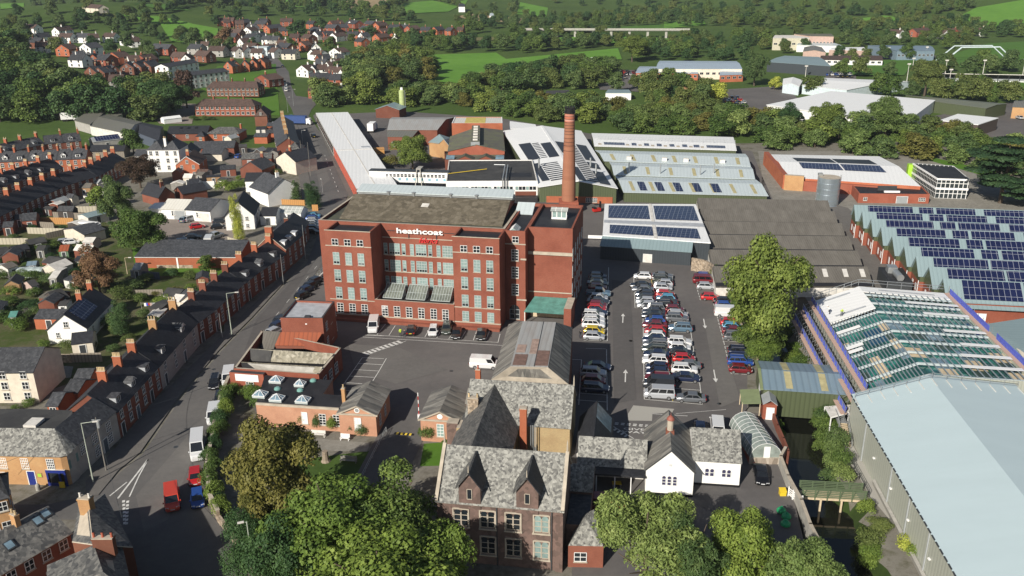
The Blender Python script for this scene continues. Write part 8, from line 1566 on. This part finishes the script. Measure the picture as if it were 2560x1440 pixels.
# ------------------------------------------------------------- trees and shrubs
near = dict(lod='near')
def tp(label, base, top, w, mat, kind='broad', lod='mid', **k): return tpx(base, top, w, mat=mat, kind=kind, lod=lod, label=label, **k)
tp('big bright green maple in front of the gothic house, left crown', (850,1475), (850,1195), 330, 'leaf_bright', lod='near', var=0); tp('big bright green maple in front of the gothic house, middle crown', (985,1440), (985,1180), 260, 'leaf_green', lod='near', var=1); tp('bright green maple touching the gothic house wall', (1085,1560), (1085,1290), 235, 'leaf_bright', lod='near', var=1); tp('green maple at the foot of the picture above the lawn', (960,1640), (960,1330), 400, 'leaf_bright', lod='near', var=0); tp('dark green tree left of the big maples', (725,1530), (725,1290), 200, 'leaf_dark', lod='near', var=0)
tp('wide autumn brown tree beside the street hedge', (708,1325), (708,1030), 245, 'leaf_autumn', 'broad', 'near', var=0); tp('smaller autumn tree leaning over the garden wall', (650,1345), (648,1200), 105, 'leaf_autumn', 'feather', 'near', var=1); tp('dark shrub under the autumn tree at the wall', (620,1400), (620,1260), 130, 'leaf_dark', 'bush', 'near'); tp('dark shrub beside the leaning street lamp', (650,1470), (650,1320), 140, 'leaf_dark', 'bush', 'near')
tp('feathery pale green ash tree below the white school', (1610,1480), (1610,1240), 250, 'leaf_silver', 'feather', 'near', var=0); tp('bright green tree at the foot of the school yard', (1850,1500), (1850,1265), 200, 'leaf_bright', lod='near', var=1); tp('silvery leaved tree beside the leat at the picture foot', (1990,1540), (1990,1330), 210, 'leaf_silver', lod='near', var=0); tp('leafy green tree between ash and bright tree', (1720,1530), (1715,1310), 190, 'leaf_mid', 'feather', 'near', var=1); tp('red leaved shrub beside the dark red van', (1535,1300), (1535,1245), 60, 'leaf_red', 'bush', 'near')
tp('huge spreading green tree between car park and corrugated shed', (1905,880), (1905,563), 232, 'leaf_pale_olive', lod='near', var=0); tp('lower limb crown of the spreading tree over the leat', (1900,885), (1900,780), 140, 'leaf_pale_olive', lod='near', var=1); tp('bright hanging shrub under the spreading tree', (1905,905), (1905,830), 70, 'leaf_bright', 'bush', 'near')
tp('large dark cedar at the right picture edge', (2500,508), (2505,338), 215, 'leaf_cedar', 'cedar', 'near', var=0); tp('second dark cedar beyond the right edge', (2600,520), (2600,350), 180, 'leaf_cedar', 'cedar', 'near', var=1); tp('round green tree in the works yard by the footbridge', (1032,426), (1032,330), 100, 'leaf_pale_olive', lod='near', var=1); tp('small brown shrub beside the yard tree', (978,420), (978,378), 46, 'leaf_autumn', 'bush')
tp('large round dark green tree above the brick store', (362,632), (362,500), 150, 'leaf_green', lod='near', var=0, low=1); tp('copper brown tree in the allotments', (252,735), (250,612), 110, 'leaf_rust', lod='near', var=1); tp('tall golden conifer before the steep white house', (595,598), (595,488), 38, 'leaf_yellow', 'tall', 'near'); tp('dark round conifer beside the solar house', (310,838), (308,752), 66, 'leaf_dark', 'tall', 'near'); tp('small round tree against the brick store', (517,680), (517,634), 46, 'leaf_green'); tp('copper purple tree left of the white villa', (352,470), (350,380), 100, 'leaf_purple', lod='near', var=0); tp('green tree beside the white villa', (335,385), (333,318), 62, 'leaf_green'); tp('tall green tree right of the long dark row', (300,560), (285,436), 95, 'leaf_mid', lod='near', var=1); tp('bushy green tree behind the garage roofs', (245,525), (262,465), 60, 'leaf_bright'); tp('dark conifer beside the upper street fence', (780,520), (778,455), 52, 'leaf_dark', 'tall', 'near'); tp('thin grey green conifer before the broad gable', (742,508), (740,452), 36, 'leaf_mid', 'tall'); tp('bright shrub before the white yard wall', (560,482), (560,440), 42, 'leaf_bright', 'bush'); tp('second bright shrub before the white yard wall', (597,480), (597,442), 44, 'leaf_bright', 'bush')
tp('very dark broad tree beside the red brick block', (425,292), (425,192), 110, 'leaf_dark', lod='near', var=1); tp('dark purple tree behind the dark broad tree', (468,270), (465,170), 70, 'leaf_purple'); tp('brown tree on the slope above the flats', (565,130), (562,65), 55, 'leaf_rust'); tp('dark round tree among the estate houses', (745,95), (745,48), 60, 'leaf_dark'); tp('dark tree beside the estate green', (925,92), (925,62), 40, 'leaf_dark'); tp('dark tree between estate rows', (805,78), (805,40), 34, 'leaf_dark')
tp('copper pink tree by the retail car park', (1705,262), (1705,218), 52, 'leaf_pink'); tp('large weeping willow left of the stand', (2310,240), (2305,140), 95, 'leaf_olive', lod='near', var=0); tp('tall grey green poplar beside the health centre', (1885,215), (1885,120), 66, 'leaf_mid', lod='near', var=1); tp('tall green tree at the meadow corner', (1580,155), (1580,82), 80, 'leaf_pale_olive', lod='near', var=0); tp('dense round tree before the white retail roof', (1970,330), (1970,255), 78, 'leaf_dark', lod='near', var=1); tp('broad green tree before the white retail roof', (2065,340), (2065,250), 105, 'leaf_pale_olive', lod='near', var=0); tp('big ragged willow before the white retail roof', (2210,350), (2205,243), 140, 'leaf_silver', 'feather', 'near', var=1); tp('yellowing tree beside the retail car park', (1790,262), (1790,205), 70, 'leaf_yellow'); tp('yellow tree beside the sports hall', (1935,225), (1935,190), 40, 'leaf_yellow'); tp('round tree beside the white gabled shed', (2030,235), (2030,188), 70, 'leaf_olive')
NP = 0
def woods(label, poly, sp, mats, hr, grp, seed, kinds=('broad',), lod='mid', wr=(.85,1.15), name='tree', cat='tree', cap=999):
    global NP
    g = random.Random(seed)
    for (x, y) in scatter(poly, sp, seed)[:cap]:
        m_ = g.choice(mats); h = g.uniform(*hr); w = h*g.uniform(*wr)*(1.18 if 'broad' in kinds else 1); NP += 1
        tree(None, w, h, m_, g.choice(kinds), lod, '%s %s' % (LN_[m_], label), grp, name, cat, world=(x, y), low=h*.17 if 'broad' in kinds else 0)
LN_ = dict(leaf_green='green', leaf_bright='bright green', leaf_dark='dark green', leaf_olive='olive green', leaf_autumn='brownish', leaf_mid='dull green', leaf_silver='grey green', leaf_yellow='yellow green', leaf_rust='copper brown', leaf_pale_olive='pale olive green', leaf_purple='purple brown')
G1 = ['leaf_green','leaf_mid','leaf_olive','leaf_mid','leaf_pale_olive','leaf_silver','leaf_autumn']
woods('tree in the belt behind the works, west part', [(960,268),(1140,262),(1270,292),(1480,325),(1490,285),(1480,268),(1270,258),(1130,236),(980,236)], 8.6, G1, (9,13), 'west tree belt', 1, wr=(.9,1.2), cap=90)
woods('tree in the belt behind the works, east part', [(1480,325),(1840,348),(1900,370),(2330,408),(2560,445),(2560,385),(2360,345),(2150,335),(1900,316),(1720,283),(1490,285)], 9.3, G1, (8,12), 'east tree belt', 11, wr=(.9,1.2), cap=135)
woods('tree in the grove above the pump house', [(785,270),(930,270),(950,215),(1075,205),(1070,150),(960,130),(900,160),(860,215)], 12, G1, (12,17), 'grove above the pump house', 2, wr=(.8,1.05), cap=52)
woods('tree in the clump below the meadow', [(1160,215),(1340,190),(1420,170),(1560,185),(1500,225),(1330,235),(1180,232)], 12, ['leaf_green','leaf_dark','leaf_mid','leaf_olive'], (11,15), 'clump below the meadow', 3, cap=46)
woods('tree of the wood on the left hill', [(-20,320),(120,300),(300,315),(440,295),(400,240),(300,240),(150,215),(60,150),(-20,120)], 13, ['leaf_green','leaf_dark','leaf_dark','leaf_mid','leaf_olive'], (14,20), 'wood on the left hill', 4, cap=70)
HB_ = ['leaf_green','leaf_mid','leaf_bright','leaf_olive','leaf_dark']
woods('bush in the overgrown allotment', [(0,640),(150,610),(330,690),(330,740),(180,800),(0,850)], 4.2, HB_, (1.6,3.4), 'allotment bushes', 7, ('bush',), 'mid', (1.1,1.8), 'bush', 'bush', 50); woods('bush between the terrace gardens', [(380,690),(520,690),(520,760),(400,800),(330,870),(200,905),(60,880),(40,860),(240,830)], 5, HB_+['leaf_autumn'], (1.6,3.6), 'terrace garden bushes', 8, ('bush',), 'mid', (1.1,1.6), 'bush', 'bush', 36); woods('bush beside the upper yards', [(520,470),(700,420),(720,500),(640,470),(560,470)], 7, HB_, (1.5,3), 'upper yard bushes', 9, ('bush',), 'mid', (1,1.5), 'bush', 'bush', 12)
woods('bush among the garden fences', [(0,530),(240,500),(330,580),(180,640),(0,620)], 8, HB_, (1.6,3), 'fence side bushes', 10, ('bush',), 'mid', (1,1.5), 'bush', 'bush', 20)
def strand(label, pts, sp, hr, wr, mats, grp, seed, kind='bush', z=0, name='bush', cat='bush', jit=.5):
    g = random.Random(seed); P = [GT(p) for p in pts]; acc = 0
    for a, b in zip(P, P[1:]):
        L = (b-a).length; n = max(1, int(L/sp))
        for i in range(n):
            c_ = a.lerp(b, (i+g.random()*.6)/n); m_ = g.choice(mats); h = g.uniform(*hr); c_.x += g.uniform(-jit,jit); c_.y += g.uniform(-jit,jit)
            o = tree(None, g.uniform(*wr), h, m_, kind, 'mid', '%s %s' % (LN_[m_], label), grp, name, cat, world=(c_.x, c_.y))
strand('ivy bush along the street garden wall', [(556,1295),(536,1240),(531,1170),(548,1085),(566,1020),(592,980)], 1.3, (2.6,4.6), (1.7,2.6), ['leaf_green','leaf_dark','leaf_bright'], 'street wall ivy', 21); strand('ivy bush over the sign gable', [(600,1000),(640,1000),(655,1030)], 1.6, (3,5), (2.5,3.6), ['leaf_green','leaf_bright'], 'sign gable ivy', 22)
strand('climber on the lodge and ivy range walls', [('u',430,830),('u',740,830),('u',1110,960),('u',1340,985),('u',1610,1000),('u',1930,1050)], 1.7, (2.4,3.9), (1.4,2.2), ['leaf_green','leaf_bright','leaf_mid'], 'wall climbers', 23, jit=.2); tp('round shrub against the orange lodge', ('v',270,985), ('v',270,700), 40, 'leaf_green', 'bush'); strand('low shrub before the right lodge', [('v',480,1040),('v',760,1060)], 1.2, (.8,1.3), (1.2,1.6), ['leaf_green'], 'lodge shrubs', 24, jit=.1)
strand('reed clump on the leat bank by the warehouse path', [('i',960,420),('i',1000,560),('i',1010,680),('i',1060,800),('i',1120,910)], 1.5, (2.4,4.6), (2.4,4.2), ['leaf_green','leaf_mid','leaf_green','leaf_silver'], 'leat bank reeds', 25, jit=.8); strand('shrub on the leat bank below the footbridge', [('i',1230,1040),('i',1290,1180),('i',1330,1300),('i',1400,1380)], 1.7, (1.8,4), (2.2,3.4), ['leaf_green','leaf_bright','leaf_mid','leaf_olive'], 'lower bank shrubs', 26, jit=1.2); strand('shrub beside the warehouse foot', [('i',1300,1090),('i',1400,1210),('i',1500,1330),('i',1650,1400)], 2, (1.6,3.4), (2,3), ['leaf_bright','leaf_yellow','leaf_olive'], 'warehouse foot shrubs', 27, jit=.8)
strand('plant trailing over the brick leat wall', [('i',690,470),('i',720,560),('i',740,680)], 1.4, (1.2,2.4), (1.4,2.2), ['leaf_bright','leaf_green','leaf_silver'], 'leat wall plants', 28, jit=.3); strand('shrub on the leat bank behind the leat shed', [(1900,905),(1880,840),(1850,770),(1820,720)], 2, (2.2,4), (2.4,3.6), ['leaf_green','leaf_dark'], 'upper leat shrubs', 29, jit=.6); strand('tall grass clump on the bank before the scaffold', [(1990,910),(1965,860),(1950,800)], 1.6, (1.6,3), (2.4,3.6), ['leaf_bright','leaf_green','leaf_olive'], 'scaffold bank plants', 30, jit=1.5); strand('bush at the head of the car park', [(1790,690),(1815,660),(1840,650),(1800,640)], 2.2, (2.4,4), (2.5,3.5), ['leaf_green','leaf_mid'], 'car park head bushes', 31)
strand('clipped hedge bush beside the cream house', [('s',200,1370),('s',330,1320),('s',400,1290)], 1.4, (1.4,1.9), (1.5,2), ['leaf_green','leaf_bright'], 'cream house hedge', 32, jit=.1); strand('hedge bush before the red brick block', [('p',550,230),('p',870,225)], 2.5, (2,3), (3,4), ['leaf_green','leaf_dark'], 'block hedge', 33)
# far woodland: one mass, crowns set on points
def woodland(pts, crown_obj, smin, smax, seed, name='woodland'):
    me = bpy.data.meshes.new(name); me.from_pydata([(x, y, T(x,y)-.5) for x, y in pts], [], []); o = bpy.data.objects.new(name, me); COL.objects.link(o); o['kind'] = 'stuff'
    ng = bpy.data.node_groups.new(name, 'GeometryNodeTree'); ng.interface.new_socket('Geometry', in_out='INPUT', socket_type='NodeSocketGeometry'); ng.interface.new_socket('Geometry', in_out='OUTPUT', socket_type='NodeSocketGeometry')
    n, l = ng.nodes, ng.links; i, t = n.new('NodeGroupInput'), n.new('NodeGroupOutput'); mp = n.new('GeometryNodeMeshToPoints'); ip = n.new('GeometryNodeInstanceOnPoints'); oi = n.new('GeometryNodeObjectInfo'); oi.inputs['Object'].default_value = crown_obj; oi.inputs['As Instance'].default_value = True
    rv = n.new('FunctionNodeRandomValue'); rv.data_type = 'FLOAT_VECTOR'; rv.inputs[0].default_value = (0,0,0); rv.inputs[1].default_value = (0,0,6.28); rs = n.new('FunctionNodeRandomValue'); rs.data_type = 'FLOAT'; rs.inputs[2].default_value = smin; rs.inputs[3].default_value = smax
    for z in (rv, rs): z.inputs['Seed'].default_value = seed
    l.new(i.outputs[0], mp.inputs[0]); l.new(mp.outputs[0], ip.inputs[0]); l.new(oi.outputs['Geometry'], ip.inputs['Instance']); l.new(rv.outputs[0], ip.inputs['Rotation']); l.new(rs.outputs[1], ip.inputs['Scale']); l.new(ip.outputs[0], t.inputs[0])
    o.modifiers.new('scatter', 'NODES').node_group = ng; return o
FP = []
def fw(poly, sp, seed): FP.extend(scatter(poly, sp*(.92 if sp <= 14 or seed in (43,46,47,48,49,53,55) else 1.1), seed))
def hedge(pts, sp=9, seed=1, j=3):
    g = random.Random(seed); P = [GT(p) for p in pts]
    for a, b in zip(P, P[1:]):
        n = max(1, int((b-a).length/sp))
        for i in range(n): c_ = a.lerp(b, i/n); FP.append((c_.x+g.uniform(-j,j), c_.y+g.uniform(-j,j)))
fw([(0,110),(120,120),(60,70),(0,60)], 15, 41); fw([(60,75),(200,55),(330,70),(420,105),(390,110),(330,95),(180,80)], 15, 42); fw([(330,62),(480,66),(560,60),(700,28),(820,35),(1000,45),(1080,62),(900,50),(760,40),(640,42),(560,72)], 17, 43); fw([(0,45),(200,30),(330,40),(280,62),(120,60),(0,58)], 20, 44); fw([(480,35),(640,22),(820,28),(960,30),(1020,40),(860,42),(700,34),(560,50)], 22, 45)
fw([(1120,70),(1320,62),(1450,55),(1660,48),(1680,60),(1440,74),(1310,86),(1150,86)], 20, 46); fw([(1380,50),(1600,30),(1900,40),(2100,55),(2100,75),(1900,72),(1700,60),(1440,60)], 21, 47); fw([(1700,105),(1900,98),(2140,110),(2420,95),(2420,125),(2200,120),(1950,135),(1880,120),(1700,125)], 17, 48); fw([(1660,25),(2000,10),(2200,20),(2420,10),(2440,35),(2200,40),(1900,45),(1700,38)], 26, 49); fw([(1250,8),(1500,-6),(1900,-8),(1900,8),(1500,15)], 30, 50); fw([(1150,24),(1290,14),(1290,34),(1180,38)], 24, 51); fw([(0,-8),(640,-12),(660,4),(500,20),(300,8),(0,4)], 28, 52); fw([(2100,62),(2360,70),(2460,80),(2560,70),(2560,95),(2300,98),(2100,85)], 18, 53); fw([(1900,-8),(2560,-20),(2560,-4),(2400,6),(2000,0)], 32, 54)
fw([(1560,112),(1700,108),(1880,140),(1880,165),(1600,150)], 15, 55); fw([(2340,180),(2560,160),(2560,190),(2360,196)], 15, 56); fw([(960,90),(1075,112),(1310,118),(1310,128),(1085,134),(1000,112)], 13, 57); fw([(1330,116),(1555,100),(1555,114),(1300,134),(1270,142)], 12, 58); fw([(420,100),(530,110),(600,125),(560,140),(440,118)], 14, 59); fw([(600,110),(860,110),(900,100),(880,128),(700,135),(620,130)], 30, 60); fw([(30,125),(330,120),(470,150),(400,165),(250,140),(60,140)], 24, 61); fw([(2380,240),(2560,235),(2560,262),(2420,260)], 14, 62); fw([(1640,275),(1780,285),(1800,245),(1700,222),(1600,232)], 11, 64); fw([(2120,235),(2330,258),(2560,262),(2560,246),(2330,240)], 13, 65); fw([(1470,212),(1600,214),(1590,232),(1480,240)], 15, 63)
for k, p in enumerate(([(330,38),(420,30),(640,12)],[(800,20),(860,26),(1010,40)],[(1010,6),(960,32)],[(1310,96),(1560,86)],[(1700,66),(1900,62),(2140,64)],[(2140,40),(2300,36),(2440,18)],[(2360,60),(2470,75)],[(300,62),(480,62)],[(1140,56),(1320,62)],[(2250,48),(2350,62)],[(1290,48),(1400,46)],[(640,16),(780,22),(840,14)],[(1080,0),(1160,20)],[(2100,150),(2290,150)],[(2100,190),(2260,192)],[(850,5),(900,-6),(1000,-6)])): hedge(p, 10, 70+k)
SRC = {}
for o in list(COL.objects):
    if o.name.startswith('crown') and o.scale[0] > 6:
        mm = o.data.materials[0].name
        if mm in ('leaf_green','leaf_mid','leaf_olive','leaf_dark') and len(o.data.polygons) < 9000: SRC.setdefault(mm, o)
RN.shuffle(FP); print('FAR', len(FP)); ks = sorted(SRC)
for i, k_ in enumerate(ks): woodland(FP[i::len(ks)], SRC[k_], 8.5, 14.5, i+1)
# ------------------------------------------------------------- camera, sun and sky
cam = bpy.data.cameras.new('camera'); co = bpy.data.objects.new('camera', cam); COL.objects.link(co); cam.sensor_width = 36; cam.lens = 36*F/2560; cam.clip_end = 12000; cam.clip_start = 1
co.location = (0,0,H); co.rotation_euler = (Matrix.Rotation(pi/2-PITCH, 4, 'X') @ Matrix.Rotation(-ROLL, 4, 'Z')).to_euler(); SC.camera = co
SUN_EL, SUN_AZ = radians(30.5), radians(180+33)       # azimuth from +y towards +x
s = bpy.data.lights.new('sun', 'SUN'); s.energy = 5.0; s.angle = radians(.5); s.color = (1.0,.93,.82); so = bpy.data.objects.new('sun', s); COL.objects.link(so)
d = Vector((sin(SUN_AZ)*cos(SUN_EL), cos(SUN_AZ)*cos(SUN_EL), sin(SUN_EL))); so.rotation_euler = d.to_track_quat('Z', 'Y').to_euler(); so.location = d*300
wd = bpy.data.worlds.new('World'); SC.world = wd; wd.use_nodes = True; n = wd.node_tree.nodes; sk = n.new('ShaderNodeTexSky'); sk.sky_type = 'NISHITA'; sk.sun_disc = False; sk.sun_elevation = SUN_EL; sk.sun_rotation = SUN_AZ
wd.node_tree.links.new(sk.outputs[0], n['Background'].inputs[0]); n['Background'].inputs[1].default_value = .05
m, n_, l_, b_ = nt('haze_air'); n_.remove(b_); v = n_.new('ShaderNodeVolumePrincipled'); v.inputs['Color'].default_value = (.80,.88,1,1); v.inputs['Density'].default_value = .00009; v.inputs['Anisotropy'].default_value = .2; l_.new(v.outputs[0], n_['Material Output'].inputs['Volume'])
hz = MB(); hz.box(-2600, 2600, -300, 3700, -6, 190, 'haze_air'); o = hz.obj('haze'); o['kind'] = 'stuff'
SC.view_settings.view_transform = 'Standard'; SC.view_settings.look = 'None'; SC.view_settings.gamma = 1; SC.view_settings.exposure = .3
SC.cycles.max_bounces = 5; SC.cycles.diffuse_bounces = 2; SC.cycles.glossy_bounces = 2; SC.cycles.transmission_bounces = 2; SC.cycles.transparent_max_bounces = 4
if 0:
    for o in bpy.data.objects:
        if o.get('label') and len(o['label'].split()) > 16: print('LONG', o.name, o['label'])
